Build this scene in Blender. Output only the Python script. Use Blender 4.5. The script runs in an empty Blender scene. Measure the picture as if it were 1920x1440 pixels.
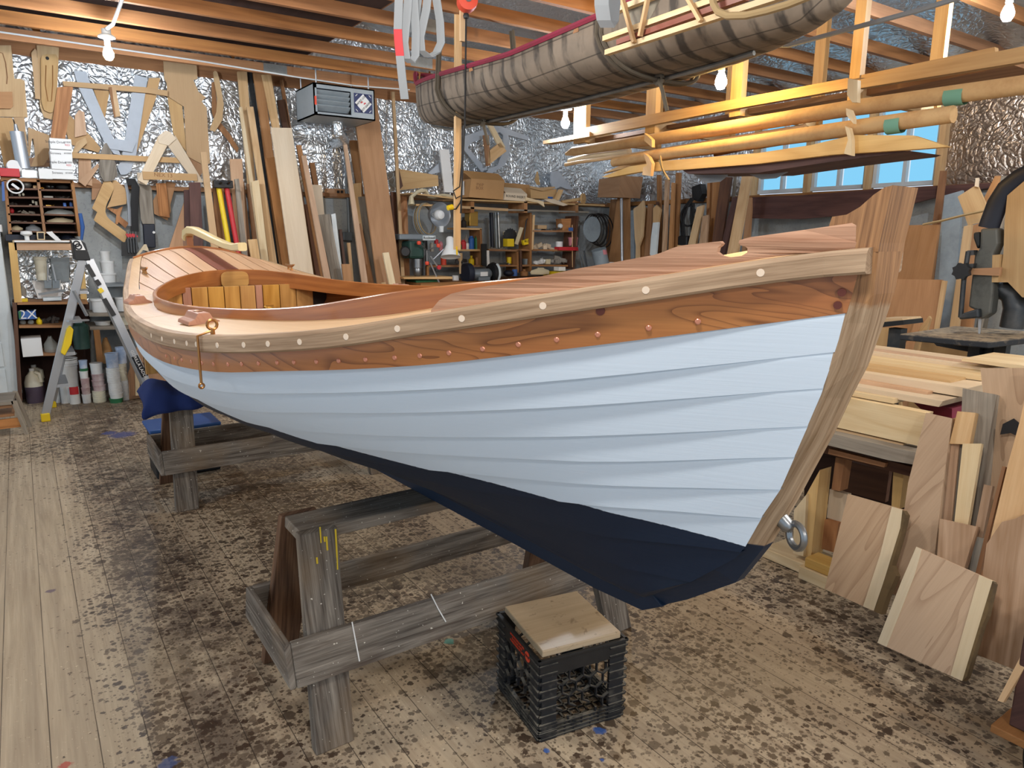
import bpy, bmesh, math, random
from mathutils import Vector as V, Matrix, Quaternion
random.seed(7)
SC = bpy.context.scene
COL = SC.collection
PI = math.pi
# ---------------------------------------------------------------- camera
F, CX, CY = 1330.0, 960.0, 720.0
CAM = V((0, 0, 1.5))
_y = V((30 - CX, 440 - CY, F)).normalized()
_x = V((2900 - CX, 455 - CY, F)); _x = (_x - _y * _x.dot(_y)).normalized()
_z = _x.cross(_y)
if _z.y > 0: _z = -_z
RM = Matrix((_x, _y, _z))          # world = RM @ (right, down, forward)
cd = bpy.data.cameras.new('camera'); cam = bpy.data.objects.new('camera', cd); COL.objects.link(cam)
cd.sensor_width = 36; cd.lens = F / 1920 * 36; cd.clip_start = 0.02
M3 = Matrix((RM.col[0], -RM.col[1], -RM.col[2])).transposed()
cam.matrix_world = Matrix.Translation(CAM) @ M3.to_4x4()
SC.camera = cam
def ray(px, py): return (RM @ V((px - CX, py - CY, F))).normalized()
def at(px, py, p0, n):
    d = ray(px, py); n = V(n); return CAM + d * ((V(p0) - CAM).dot(n) / d.dot(n))
def atx(px, py, x): return at(px, py, (x, 0, 0), (1, 0, 0))
def aty(px, py, y): return at(px, py, (0, y, 0), (0, 1, 0))
def atz(px, py, z): return at(px, py, (0, 0, z), (0, 0, 1))
def proj(P):
    c = RM.transposed() @ (V(P) - CAM); return CX + F * c.x / c.z, CY + F * c.y / c.z
# ---------------------------------------------------------------- materials
def N(nt, t, **k):
    n = nt.nodes.new(t)
    for a, v in k.items():
        if a.startswith('i_'): n.inputs[a[2:]].default_value = v
        else: setattr(n, a, v)
    return n
def hexc(h):
    h = h.lstrip('#'); o = []
    for i in (0, 2, 4):
        c = int(h[i:i+2], 16) / 255; o.append(c / 12.92 if c <= .04045 else ((c + .055) / 1.055) ** 2.4)
    return (*o, 1)
def newmat(name):
    m = bpy.data.materials.new(name); m.use_nodes = True; nt = m.node_tree
    return m, nt, nt.nodes['Principled BSDF']
def math_(nt, op, a, b=None, c=None, clamp=False):
    n = nt.nodes.new('ShaderNodeMath'); n.operation = op; n.use_clamp = clamp
    for i, v in enumerate((a, b, c)):
        if v is None: continue
        if isinstance(v, (int, float)): n.inputs[i].default_value = v
        else: nt.links.new(v, n.inputs[i])
    return n.outputs[0]
def mixc(nt, f, a, b, mode='MIX'):
    n = nt.nodes.new('ShaderNodeMix'); n.data_type = 'RGBA'; n.blend_type = mode; n.clamp_factor = True
    for s, v in ((n.inputs[0], f), (n.inputs[6], a), (n.inputs[7], b)):
        if isinstance(v, (int, float, tuple)): s.default_value = v
        else: nt.links.new(v, s)
    return n.outputs[2]
def mapr(nt, v, a, b, c=0., d=1.):
    n = nt.nodes.new('ShaderNodeMapRange'); n.clamp = True
    nt.links.new(v, n.inputs[0])
    for i, x in enumerate((a, b, c, d)): n.inputs[i + 1].default_value = x
    return n.outputs[0]
def noise(nt, vec, scale=5., detail=2., rough=.5, dist=0., sc=None):
    if sc:
        m = N(nt, 'ShaderNodeMapping'); nt.links.new(vec, m.inputs[0]); m.inputs['Scale'].default_value = sc; vec = m.outputs[0]
    n = N(nt, 'ShaderNodeTexNoise'); nt.links.new(vec, n.inputs['Vector'])
    n.inputs['Scale'].default_value = scale; n.inputs['Detail'].default_value = detail
    n.inputs['Roughness'].default_value = rough; n.inputs['Distortion'].default_value = dist
    return n.outputs[0]
def bump(nt, b, h, s=.2, d=.01):
    n = N(nt, 'ShaderNodeBump'); nt.links.new(h, n.inputs['Height']); n.inputs['Strength'].default_value = s
    n.inputs['Distance'].default_value = d; nt.links.new(n.outputs[0], b.inputs['Normal'])
def uvn(nt): return N(nt, 'ShaderNodeUVMap').outputs[0]
def posn(nt): return N(nt, 'ShaderNodeNewGeometry').outputs['Position']
def vary(nt, col, amt):
    r = N(nt, 'ShaderNodeObjectInfo').outputs['Random']
    h = N(nt, 'ShaderNodeHueSaturation'); nt.links.new(col, h.inputs['Color'])
    nt.links.new(mapr(nt, r, 0, 1, 1 - amt, 1 + amt), h.inputs['Value'])
    r2 = math_(nt, 'FRACT', math_(nt, 'MULTIPLY', r, 7.31))
    nt.links.new(mapr(nt, r2, 0, 1, 1 - amt, 1 + amt * .6), h.inputs['Saturation'])
    return h.outputs[0]
MATS = {}
def woodcol(nt, light, dark, ring=5., fig=.55, fine=.35, scale=1., finec=None):
    uv = uvn(nt)
    n1 = noise(nt, uv, 1., 2.5, .5, .35, sc=(.9 * scale, 6.5 * scale, 1))
    rg = math_(nt, 'PINGPONG', math_(nt, 'MULTIPLY', n1, ring), .5)
    rg = mapr(nt, rg, .02, .5, 0, 1)
    n2 = noise(nt, uv, 1., 3., .65, 0, sc=(4 * scale, 110 * scale, 1))
    f = math_(nt, 'ADD', math_(nt, 'MULTIPLY', math_(nt, 'SUBTRACT', 1., rg), fig), math_(nt, 'MULTIPLY', mapr(nt, n2, .35, .75), fine), clamp=True)
    return mixc(nt, f, hexc(light), hexc(dark)), f, n2
def wood(name, light, dark, ring=5., fig=.5, fine=.35, rough=.6, var=.1, scale=1., coat=0., bmp=.12):
    m, nt, b = newmat(name)
    c, f, n2 = woodcol(nt, light, dark, ring, fig, fine, scale)
    if var: c = vary(nt, c, var)
    nt.links.new(c, b.inputs['Base Color']); b.inputs['Roughness'].default_value = rough
    b.inputs['Specular IOR Level'].default_value = .3
    if coat: b.inputs['Coat Weight'].default_value = coat; b.inputs['Coat Roughness'].default_value = .12
    if bmp: bump(nt, b, n2, bmp, .004)
    MATS[name] = m; return m
def plain(name, col, rough=.5, metal=0., var=0., dirt=None, spec=.5, coat=0., emit=0., dirtamt=.6, trans=0., alpha=1.):
    m, nt, b = newmat(name)
    c = None
    if dirt:
        n = noise(nt, N(nt, 'ShaderNodeTexCoord').outputs['Object'], 7., 5., .7)
        c = mixc(nt, math_(nt, 'MULTIPLY', mapr(nt, n, .45, .75), dirtamt), hexc(col), hexc(dirt))
    if var:
        if c is None:
            r = N(nt, 'ShaderNodeRGB'); r.outputs[0].default_value = hexc(col); c = r.outputs[0]
        c = vary(nt, c, var)
    if c is None: b.inputs['Base Color'].default_value = hexc(col)
    else: nt.links.new(c, b.inputs['Base Color'])
    b.inputs['Roughness'].default_value = rough; b.inputs['Metallic'].default_value = metal
    b.inputs['Specular IOR Level'].default_value = spec
    if coat: b.inputs['Coat Weight'].default_value = coat
    if trans: b.inputs['Transmission Weight'].default_value = trans
    if emit: b.inputs['Emission Color'].default_value = hexc(col); b.inputs['Emission Strength'].default_value = emit
    if alpha < 1: b.inputs['Alpha'].default_value = alpha
    MATS[name] = m; return m
wood('pine', '#dcb98a', '#b88c58', 5, .45, .3)
wood('pine_pale', '#e6d2ac', '#c9a978', 5, .4, .3)
wood('spruce_yellow', '#e2bd78', '#bd8c46', 4, .45, .25, .45)
wood('tan_board', '#c9a578', '#ae895c', 2, .25, .25, .7)
wood('tan_ply', '#ccab7c', '#ac8657', 4, .35, .3, .65)
wood('brown_board', '#a8794e', '#7d5433', 5, .5, .35)
wood('brown_ply', '#b48860', '#946842', 4, .35, .3)
wood('dark_board', '#6e4c38', '#47302a', 5, .5, .35)
wood('purple_board', '#634640', '#3f2b2a', 4, .5, .4)
wood('grey_board', '#a39a8c', '#6e6458', 5, .5, .5, .8)
wood('birch', '#e0cdb2', '#c9b190', 3, .3, .35, .6)
wood('walnut_rough', '#c2a284', '#94714f', 6, .6, .35, .75)
wood('pink_board', '#cdab8c', '#ab8464', 4, .4, .3)
wood('fir_red', '#c48a56', '#8c5832', 9, .6, .3, .65)
wood('joist', '#aa764a', '#744c2e', 5, .5, .3, .75, scale=.6)
wood('joist_light', '#ceac7a', '#a2794a', 4, .45, .3, .7, scale=.6)
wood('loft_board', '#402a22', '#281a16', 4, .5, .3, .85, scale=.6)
wood('oak', '#c3a88b', '#856a50', 6, .35, .75, .6, 0, bmp=.25)
wood('oak_red', '#c59c80', '#946a50', 6, .3, .8, .6, 0, bmp=.25)
wood('oak_pale', '#d6b488', '#bd9464', 4, .3, .3, .45, .05)
wood('deck_cedar', '#d2ac88', '#b88c68', 3, .35, .3, .45, .05)
wood('mahogany', '#8a5040', '#6b3a2e', 3, .35, .4, .4, 0)
wood('mahogany_pale', '#c09078', '#9c6a54', 3, .3, .5, .4, 0)
wood('cherry', '#b0703c', '#6e3a18', 9, .55, .25, .38, 0, coat=.25, bmp=.03)
wood('cherry_coaming', '#b4743f', '#7c4522', 6, .4, .3, .3, 0, coat=.4, bmp=.03)
wood('tiller_ash', '#ecd9a4', '#d2b878', 3, .3, .3, .35, 0, coat=.3)
wood('stave', '#d6a558', '#a06a28', 5, .5, .25, .3, .08, coat=.3)
plain('white_plastic', '#dfe2e2', .4, var=.04, dirt='#a8a49c', dirtamt=.25)
plain('cream_plastic', '#dcd8c4', .45, dirt='#b0a890', dirtamt=.4)
plain('white_paint_metal', '#d3dbdd', .4, dirt='#aab4b6', dirtamt=.3)
plain('pale_pattern', '#b4bcc6', .6, dirt='#9aa2ac', dirtamt=.4)
plain('grey_metal', '#7d868c', .45, .3)
plain('heater_grey', '#98a1a6', .45, dirt='#6b767e', dirtamt=.3)
plain('aluminium', '#b9bdc2', .38, .75)
plain('steel', '#8f9396', .35, .9, dirt='#5e5a56')
plain('dark_steel', '#44484c', .45, .7, dirt='#6a6660')
plain('black_plastic', '#16181b', .5, dirt='#3a3a3a', dirtamt=.3)
def dusty(name, a, d):
    m, nt, b = newmat(name); sx = N(nt, 'ShaderNodeSeparateXYZ'); nt.links.new(N(nt, 'ShaderNodeNewGeometry').outputs['Normal'], sx.inputs[0])
    n = noise(nt, posn(nt), 22, 4, .65); f = math_(nt, 'MULTIPLY', mapr(nt, sx.outputs[2], .25, .75), mapr(nt, n, .3, .55)); f = math_(nt, 'MAXIMUM', f, math_(nt, 'MULTIPLY', mapr(nt, n, .52, .75), .35))
    nt.links.new(mixc(nt, f, hexc(a), hexc(d)), b.inputs['Base Color']); b.inputs['Roughness'].default_value = .55; MATS[name] = m
dusty('crate_plastic', '#191c22', '#7a766c')
plain('black_rubber', '#141416', .7)
plain('dark_navy', '#131b2c', .55)
plain('yellow', '#e8c81c', .45)
plain('red', '#c22c34', .5)
plain('red_orange', '#dd4a2e', .5)
plain('blue', '#2c5fa8', .5, var=.1)
plain('navy_cloth', '#1c2f66', .95)
plain('green', '#2c7048', .5)
plain('dark_green', '#1f4038', .45, dirt='#38504a')
plain('cardboard', '#b98d5c', .85, var=.08, dirt='#a57c4e', dirtamt=.4)
plain('paper', '#e6e6e4', .8)
plain('ink', '#1c1c20', .8)
plain('brass', '#c8a054', .3, .9)
plain('bronze', '#a87848', .35, .85)
plain('copper', '#e09a80', .35, .5)
plain('bung', '#ead6c0', .6)
plain('plug', '#6a362e', .5)
plain('strap_grey', '#8f959a', .9, dirt='#8a8f94', dirtamt=.5)
plain('pipe_white', '#d8dcdc', .4)
plain('rope', '#a08a64', .95)
plain('rope_dark', '#5a5246', .95)
plain('canvas_cream', '#cfc2a2', .95)
plain('glass', '#dfe8e6', .08, spec=.5, alpha=.35)
plain('glass_dark', '#394448', .1)
plain('clutter_dark', '#3a332e', .7, var=.35)
plain('clutter_mid', '#8c8478', .6, var=.3)
plain('plate_metal', '#8c8c88', .5, .6, dirt='#5a544e')
plain('gray_sheet', '#8e9aa2', .5, dirt='#6c7880')
plain('purple_liquid', '#564a5a', .3)
plain('tape_green', '#6fa08a', .7)
plain('tube_card', '#c6a272', .8, dirt='#9c7044')
plain('canoe_red', '#8a2c44', .6, dirt='#6a3a40')
plain('pink_label', '#d88a92', .6)
plain('seam_black', '#1d1815', .7)
def mat_bulb(name, col, s):
    m, nt, b = newmat(name); nt.nodes.remove(b); e = N(nt, 'ShaderNodeEmission'); e.inputs[0].default_value = hexc(col); e.inputs[1].default_value = s
    nt.links.new(e.outputs[0], nt.nodes['Material Output'].inputs[0]); MATS[name] = m
mat_bulb('bulb_cool', '#e6f2ff', 800.); mat_bulb('bulb_warm', '#ffcf7c', 420.)
# ---------------------------------------------------------------- mesh builder
def perp(g):
    a = V((0, 0, 1)) if abs(g.z) < .8 else V((1, 0, 0))
    p = g.cross(a).normalized(); return p, g.cross(p).normalized()
class MB:
    def __init__(s): s.v = []; s.f = []; s.uv = []; s.mi = []; s.sm = []
    def add(s, vs, fs, uvs=None, mi=0, smooth=False, g=None):
        o = len(s.v); s.v += [V(p) for p in vs]; ou, ov = random.random() * 20, random.random() * 20
        if uvs is None:
            g = V(g).normalized() if g is not None else V((1, 0, 0)); p, q = perp(g)
            uvs = [(V(a).dot(g) + ou, V(a).dot(p) + V(a).dot(q) + ov) for a in vs]
        else: uvs = [(a + ou, b + ov) for a, b in uvs]
        for f in fs:
            s.f.append([i + o for i in f]); s.uv.append([uvs[i] for i in f]); s.mi.append(mi); s.sm.append(smooth)
        return s
    def prism(s, poly, th, g=None, mi=0):
        poly = [V(p) for p in poly]; th = V(th); n = len(poly)
        if g is None:
            e = max(((poly[(i + 1) % n] - poly[i]) for i in range(n)), key=lambda a: a.length); g = e
        nrm = V((0, 0, 0))
        for i in range(n): nrm += (poly[i] - poly[0]).cross(poly[(i + 1) % n] - poly[0])
        if nrm.dot(th) > 0: poly = poly[::-1]
        vs = poly + [p + th for p in poly]
        fs = [list(range(n)), list(range(2 * n - 1, n - 1, -1))] + [[i, i + n, (i + 1) % n + n, (i + 1) % n] for i in range(n)]
        return s.add(vs, fs, g=g, mi=mi)
    def box(s, c, sz, rot=0., mi=0, g=None, R=None):
        c = V(c); R = R or Matrix.Rotation(rot, 3, 'Z'); hx, hy, hz = [a / 2 for a in sz]
        vs = [c + R @ V((x * hx, y * hy, z * hz)) for z in (-1, 1) for y in (-1, 1) for x in (-1, 1)]
        fs = [[0, 2, 3, 1], [4, 5, 7, 6], [0, 1, 5, 4], [2, 6, 7, 3], [0, 4, 6, 2], [1, 3, 7, 5]]
        if g is None: g = R @ V([(1, 0, 0), (0, 1, 0), (0, 0, 1)][max(range(3), key=lambda i: sz[i])])
        return s.add(vs, fs, g=g, mi=mi)
    def bar(s, a, b, w, h, up=(0, 0, 1), mi=0):
        a, b = V(a), V(b); d = (b - a).normalized(); u = V(up); x = d.cross(u).normalized(); u = x.cross(d)
        vs = [p + x * (i * w / 2) + u * (j * h / 2) for p in (a, b) for i, j in ((-1, -1), (1, -1), (1, 1), (-1, 1))]
        fs = [[0, 1, 2, 3], [7, 6, 5, 4]] + [[i, i + 4, (i + 1) % 4 + 4, (i + 1) % 4] for i in range(4)]
        return s.add(vs, fs, g=d, mi=mi)
    def loft(s, rings, closed=True, caps=True, mi=0, smooth=True):
        n = len(rings[0]); vs = [V(p) for r in rings for p in r]; uv = []; u = 0
        for k, r in enumerate(rings):
            if k: u += (V(r[0]) - V(rings[k - 1][0])).length
            w = 0
            for j, p in enumerate(r):
                if j: w += (V(p) - V(r[j - 1])).length
                uv.append((u, w))
        fs = []
        for k in range(len(rings) - 1):
            for j in range(n if closed else n - 1):
                a = k * n + j; b = k * n + (j + 1) % n; fs.append([a, b, b + n, a + n])
        s.add(vs, fs, uv, mi, smooth)
        if closed and caps:
            o = len(s.v) - len(vs)
            for r, rev in ((range(n), True), (range((len(rings) - 1) * n, len(rings) * n), False)):
                f = [o + i for i in r]; f = f[::-1] if rev else f
                s.f.append(f); s.uv.append([uv[i - o] for i in f]); s.mi.append(mi); s.sm.append(False)
        return s
    def tube(s, pts, r, seg=8, mi=0, caps=True, flat=1., up=None):
        pts = [V(p) for p in pts]; rings = []; pn = None
        for i, p in enumerate(pts):
            d = (pts[min(i + 1, len(pts) - 1)] - pts[max(i - 1, 0)]).normalized()
            if pn is None: pn = V(up) if up is not None else perp(d)[0]
            pn = (pn - d * pn.dot(d)).normalized(); q = d.cross(pn); rr = r[i] if isinstance(r, (list, tuple)) else r
            rings.append([p + pn * (rr * math.cos(2 * PI * k / seg)) + q * (rr * flat * math.sin(2 * PI * k / seg)) for k in range(seg)])
        return s.loft(rings, True, caps, mi)
    def lathe(s, prof, o=(0, 0, 0), ax=(0, 0, 1), seg=16, mi=0, smooth=True):
        ax = V(ax).normalized(); p, q = perp(ax); o = V(o)
        rings = [[o + ax * z + p * (max(r, 1e-4) * math.cos(2 * PI * k / seg)) + q * (max(r, 1e-4) * math.sin(2 * PI * k / seg)) for k in range(seg)] for r, z in prof]
        return s.loft(rings, True, True, mi, smooth)
    def torus(s, o, ax, R, r, seg=24, k=8, mi=0, a0=0., a1=None):
        ax = V(ax).normalized(); p, q = perp(ax); full = a1 is None; a1 = 2 * PI if full else a1
        pts = [V(o) + p * (R * math.cos(a0 + (a1 - a0) * i / seg)) + q * (R * math.sin(a0 + (a1 - a0) * i / seg)) for i in range(seg + 1)]
        return s.tube(pts, r, k, mi, not full)
    def build(s, name, mats, parent=None, bevel=0., label=None, subsurf=0, world=False):
        me = bpy.data.meshes.new(name); mats = mats if isinstance(mats, (list, tuple)) else [mats]
        if parent is None and not world:
            lo = V([min(v[i] for v in s.v) for i in range(3)]); hi = V([max(v[i] for v in s.v) for i in range(3)]); org = V(((lo.x + hi.x) / 2, (lo.y + hi.y) / 2, lo.z))
        else: org = V((0, 0, 0))
        me.from_pydata([v - org for v in s.v], [], s.f)
        uvl = me.uv_layers.new(name='UVMap'); flat = [c for f in s.uv for u in f for c in u]
        uvl.data.foreach_set('uv', flat)
        me.polygons.foreach_set('material_index', s.mi); me.polygons.foreach_set('use_smooth', s.sm)
        for m in mats: me.materials.append(MATS[m] if isinstance(m, str) else m)
        bm = bmesh.new(); bm.from_mesh(me); bmesh.ops.recalc_face_normals(bm, faces=bm.faces); bm.to_mesh(me); bm.free()
        me.update(); o = bpy.data.objects.new(name, me); COL.objects.link(o); o.location = org
        if any(s.sm):
            try: me.set_sharp_from_angle(angle=math.radians(42))
            except Exception: pass
        if parent is not None: setparent(o, parent)
        if bevel:
            md = o.modifiers.new('bevel', 'BEVEL'); md.width = bevel; md.segments = 2; md.limit_method = 'ANGLE'
        if subsurf:
            md = o.modifiers.new('sub', 'SUBSURF'); md.levels = md.render_levels = subsurf
        if label: o['label'] = label
        return o
def wm(o):
    m = Matrix.LocRotScale(o.location, o.rotation_euler, o.scale)
    return m if o.parent is None else wm(o.parent) @ o.matrix_parent_inverse @ m
def setparent(o, p):
    o.parent = p; o.matrix_parent_inverse = wm(p).inverted()
def tag(o, label, cat, group=None, kind=None):
    o['label'] = label; o['category'] = cat
    if group: o['group'] = group
    if kind: o['kind'] = kind
    return o
def thing(name, loc, label, cat, group=None, rz=0.):
    e = bpy.data.objects.new(name, None); COL.objects.link(e); e.location = loc; e.empty_display_size = .1; e.rotation_euler = (0, 0, rz)
    return tag(e, label, cat, group)
def structure(o): o['kind'] = 'structure'; return o
def copy_tree(o, parent=None):
    c = o.copy(); COL.objects.link(c)
    if parent is not None:
        inv = o.matrix_parent_inverse.copy(); c.parent = parent; c.matrix_parent_inverse = inv
    for ch in [x for x in KIDS.get(o.name, [])]: copy_tree(ch, c)
    return c
KIDS = {}
def kids(root):
    KIDS.clear()
    for o in COL.objects:
        if o.parent: KIDS.setdefault(o.parent.name, []).append(o)
def clone(root, delta, label, cat=None, rz=0.):
    kids(root); c = copy_tree(root); c.location = V(root.location) + V(delta); c.rotation_euler = (0, 0, root.rotation_euler.z + rz); c['label'] = label
    if cat: c['category'] = cat
    return c
def lettering(txt, name, loc, right, up, size, mat, parent, th=.0008, align='CENTER'):
    cu = bpy.data.curves.new(name, 'FONT'); cu.body = txt; cu.size = size; cu.align_x = align; cu.align_y = 'CENTER'; cu.extrude = th; cu.resolution_u = 2
    t = bpy.data.objects.new(name, cu); right = V(right).normalized(); up = V(up).normalized(); n = right.cross(up)
    dg = None
    me = bpy.data.meshes.new_from_object(t); bpy.data.objects.remove(t); bpy.data.curves.remove(cu)
    o = bpy.data.objects.new(name, me); COL.objects.link(o); me.materials.clear(); me.materials.append(MATS[mat])
    M = Matrix((right, up, n)).transposed().to_4x4(); M.translation = V(loc); me.transform(M)
    me.uv_layers.new(name='UVMap') if not me.uv_layers else None
    setparent(o, parent); return o
def lerp(a, b, t): return a + (b - a) * t
def interp(x, xs, ys):
    if x <= xs[0]: return ys[0]
    for i in range(len(xs) - 1):
        if x <= xs[i + 1]: return lerp(ys[i], ys[i + 1], (x - xs[i]) / (xs[i + 1] - xs[i]))
    return ys[-1]
def cub(x, xs, ys):
    n = len(xs)
    if x <= xs[0]: return ys[0]
    if x >= xs[-1]: return ys[-1]
    i = max(k for k in range(n - 1) if xs[k] <= x)
    h = xs[i + 1] - xs[i]; t = (x - xs[i]) / h
    def sl(k): return (ys[k + 1] - ys[k]) / (xs[k + 1] - xs[k])
    def tan(k):
        if k == 0: return sl(0)
        if k == n - 1: return sl(n - 2)
        a, b = sl(k - 1), sl(k); return 0 if a * b <= 0 else 2 * a * b / (a + b) if False else (a * (xs[k + 1] - xs[k]) + b * (xs[k] - xs[k - 1])) / (xs[k + 1] - xs[k - 1])
    m0, m1 = tan(i), tan(i + 1); t2 = t * t; t3 = t2 * t
    return (2 * t3 - 3 * t2 + 1) * ys[i] + (t3 - 2 * t2 + t) * h * m0 + (-2 * t3 + 3 * t2) * ys[i + 1] + (t3 - t2) * h * m1
def lin(a, b, n): return [a + (b - a) * i / (n - 1) for i in range(n)]
# ================================================================ BOAT
B0 = V((1.10, 2.096, 0)); _a = math.radians(4); AX = V((math.sin(_a), -math.cos(_a), 0)); ST = V((-math.cos(_a), -math.sin(_a), 0))
def bp(s, w, z): return B0 + AX * s + ST * w + V((0, 0, z))
SS = [-2.8,-2.6,-2.4,-2.2,-2,-1.8,-1.6,-1.4,-1.2,-1.0,-.8,-.6,-.4,-.2,0,.2,.4,.6,.8,1.0,1.2,1.3,1.4,1.443]
WW = [.34,.388,.435,.48,.525,.565,.602,.637,.672,.702,.728,.748,.764,.772,.762,.735,.68,.60,.495,.37,.215,.13,.06,.045]
ZZ = [1.36,1.342,1.31,1.28,1.255,1.24,1.228,1.222,1.22,1.22,1.222,1.225,1.23,1.236,1.244,1.257,1.278,1.306,1.348,1.392,1.437,1.46,1.478,1.484]
RS = [-2.8,-2.2,-1.6,-1,-.4,.2,.7,.85,1.001,1.142,1.243,1.264,1.294,1.33,1.367,1.39,1.404,1.422,1.443]
RZ = [.95,.80,.71,.675,.66,.655,.655,.657,.667,.767,.86,.89,.964,1.036,1.154,1.228,1.288,1.377,1.484]
PS = [-2.8,-2,-1.2,-.4,.2,.6,1.0,1.25,1.443]; PA = [2.0,2.4,2.8,2.75,2.25,1.8,1.3,1.05,1.0]; PB = [1.25,1.35,1.45,1.55,1.5,1.3,1.1,1.0,1.0]
def sW(s): return cub(s, SS, WW)
def sZ(s): return cub(s, SS, ZZ)
def rab(s): return interp(s, RS, RZ)
def secw(s, z):
    zk = rab(s); zs = sZ(s); W = sW(s); q = min(max((z - zk) / (zs - zk + 1e-6), 0), 1)
    a, b = interp(s, PS, PA), interp(s, PS, PB); wk = .03 if s < .7 else lerp(.03, .045, min((s - .7) / .3, 1)); wk = min(wk, W)
    return wk + (W - wk) * (1 - (1 - q) ** a) ** b
LK = [-2.8,-2.2,-1.6,-1,-.4,0,.2,.44]
LZ = {1: [1.315,1.215,1.151,1.134,1.137,1.152,1.167,1.198], 2: [1.262,1.160,1.096,1.076,1.077,1.095,1.111,1.142],
 3: [1.215,1.107,1.04,1.018,1.018,1.038,1.055,1.09], 4: [1.165,1.055,.985,.96,.96,.98,.997,1.029], 5: [1.13,1.018,.946,.92,.919,.939,.955,.981],
 6: [1.09,.975,.902,.875,.872,.89,.902,.922], 7: [1.05,.93,.86,.835,.831,.842,.850,.862], 8: [1.02,.89,.81,.783,.777,.780,.780,.779], 9: [.985,.845,.76,.733,.722,.718,.714,.712]}
LF = {1: [(.6,1.217),(.8,1.246),(.967,1.279),(1.13,1.313),(1.31,1.352),(1.443,1.381)], 2: [(.6,1.163),(.75,1.184),(.95,1.216),(1.126,1.249),(1.27,1.278),(1.443,1.315)],
 3: [(.717,1.126),(.937,1.159),(1.11,1.188),(1.26,1.215),(1.443,1.25)], 4: [(.675,1.057),(1.0,1.103),(1.26,1.145),(1.443,1.18)], 5: [(.63,1.001),(.88,1.03),(1.09,1.056),(1.25,1.084),(1.443,1.12)],
 6: [(.63,.946),(.94,.98),(1.12,1.001),(1.25,1.02),(1.443,1.05)], 7: [(.66,.888),(.88,.917),(1.1,.943),(1.30,.965),(1.443,.985)], 8: [(.71,.809),(1.08,.857),(1.25,.878),(1.443,.9)], 9: [(.656,.728),(.955,.756),(1.144,.769),(1.443,.79)]}
def lapz(k, s):
    if k == 0: return sZ(s)
    xs = LK + [p[0] for p in LF[k]]; zs = LZ[k] + [p[1] for p in LF[k]]
    return cub(s, xs, zs)
# paint materials for the hull
def hullpaint():
    m, nt, b = newmat('hull_paint'); P = posn(nt)
    d = N(nt, 'ShaderNodeVectorMath', operation='DOT_PRODUCT'); sub = N(nt, 'ShaderNodeVectorMath', operation='SUBTRACT')
    nt.links.new(P, sub.inputs[0]); sub.inputs[1].default_value = B0; nt.links.new(sub.outputs[0], d.inputs[0]); d.inputs[1].default_value = AX
    sx = N(nt, 'ShaderNodeSeparateXYZ'); nt.links.new(P, sx.inputs[0])
    wl = math_(nt, 'MULTIPLY_ADD', d.outputs['Value'], -.070, .983)
    e = math_(nt, 'MULTIPLY', math_(nt, 'SUBTRACT', noise(nt, P, 90, 2), .5), .003)
    h = math_(nt, 'SUBTRACT', math_(nt, 'ADD', sx.outputs[2], e), wl)
    f = mapr(nt, h, -.0005, .0005)
    c = mixc(nt, f, hexc('#0b2038'), hexc('#d3e2f1')); nt.links.new(c, b.inputs['Base Color'])
    nt.links.new(mapr(nt, f, 0, 1, .55, .42), b.inputs['Roughness']); b.inputs['Specular IOR Level'].default_value = .4
    uv = uvn(nt); g = noise(nt, uv, 1, 3, .6, sc=(3, 160, 1)); g2 = noise(nt, uv, 1, 2, .6, sc=(14, 16, 1))
    bump(nt, b, math_(nt, 'ADD', g, math_(nt, 'MULTIPLY', g2, .5)), .12, .003); MATS['hull_paint'] = m
def stemwood():
    m, nt, b = newmat('stem_oak'); c, f, n2 = woodcol(nt, '#bfa588', '#84694c', 6, .3, .95)
    P = posn(nt); sx = N(nt, 'ShaderNodeSeparateXYZ'); nt.links.new(P, sx.inputs[0])
    z = math_(nt, 'ADD', sx.outputs[2], math_(nt, 'MULTIPLY', math_(nt, 'SUBTRACT', noise(nt, P, 70, 3), .5), .02))
    oiled = mapr(nt, z, 1.385, 1.395)
    c = mixc(nt, oiled, c, mixc(nt, f, hexc('#b5875a'), hexc('#6e4a2c')))
    wl = mapr(nt, sx.outputs[2], .893, .896); c = mixc(nt, wl, hexc('#0b2038'), c)
    nt.links.new(c, b.inputs['Base Color']); b.inputs['Roughness'].default_value = .6; bump(nt, b, n2, .25, .004); MATS['stem_oak'] = m
hullpaint(); stemwood()
boat = thing('wooden_sailboat', bp(0, 0, .617), 'white lapstrake wooden catboat with varnished sheer strake resting on two sawhorses', 'boat')
def zline(k, v, s): return lerp(lapz(k, s), lapz(k + 1, s) if k < 9 else rab(s), v)
def send(k, v):
    lo, hi = .95, 1.443
    if zline(k, v, lo) <= rab(lo): return lo
    for _ in range(30):
        m = (lo + hi) / 2
        if zline(k, v, m) > rab(m): lo = m
        else: hi = m
    return lo
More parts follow.
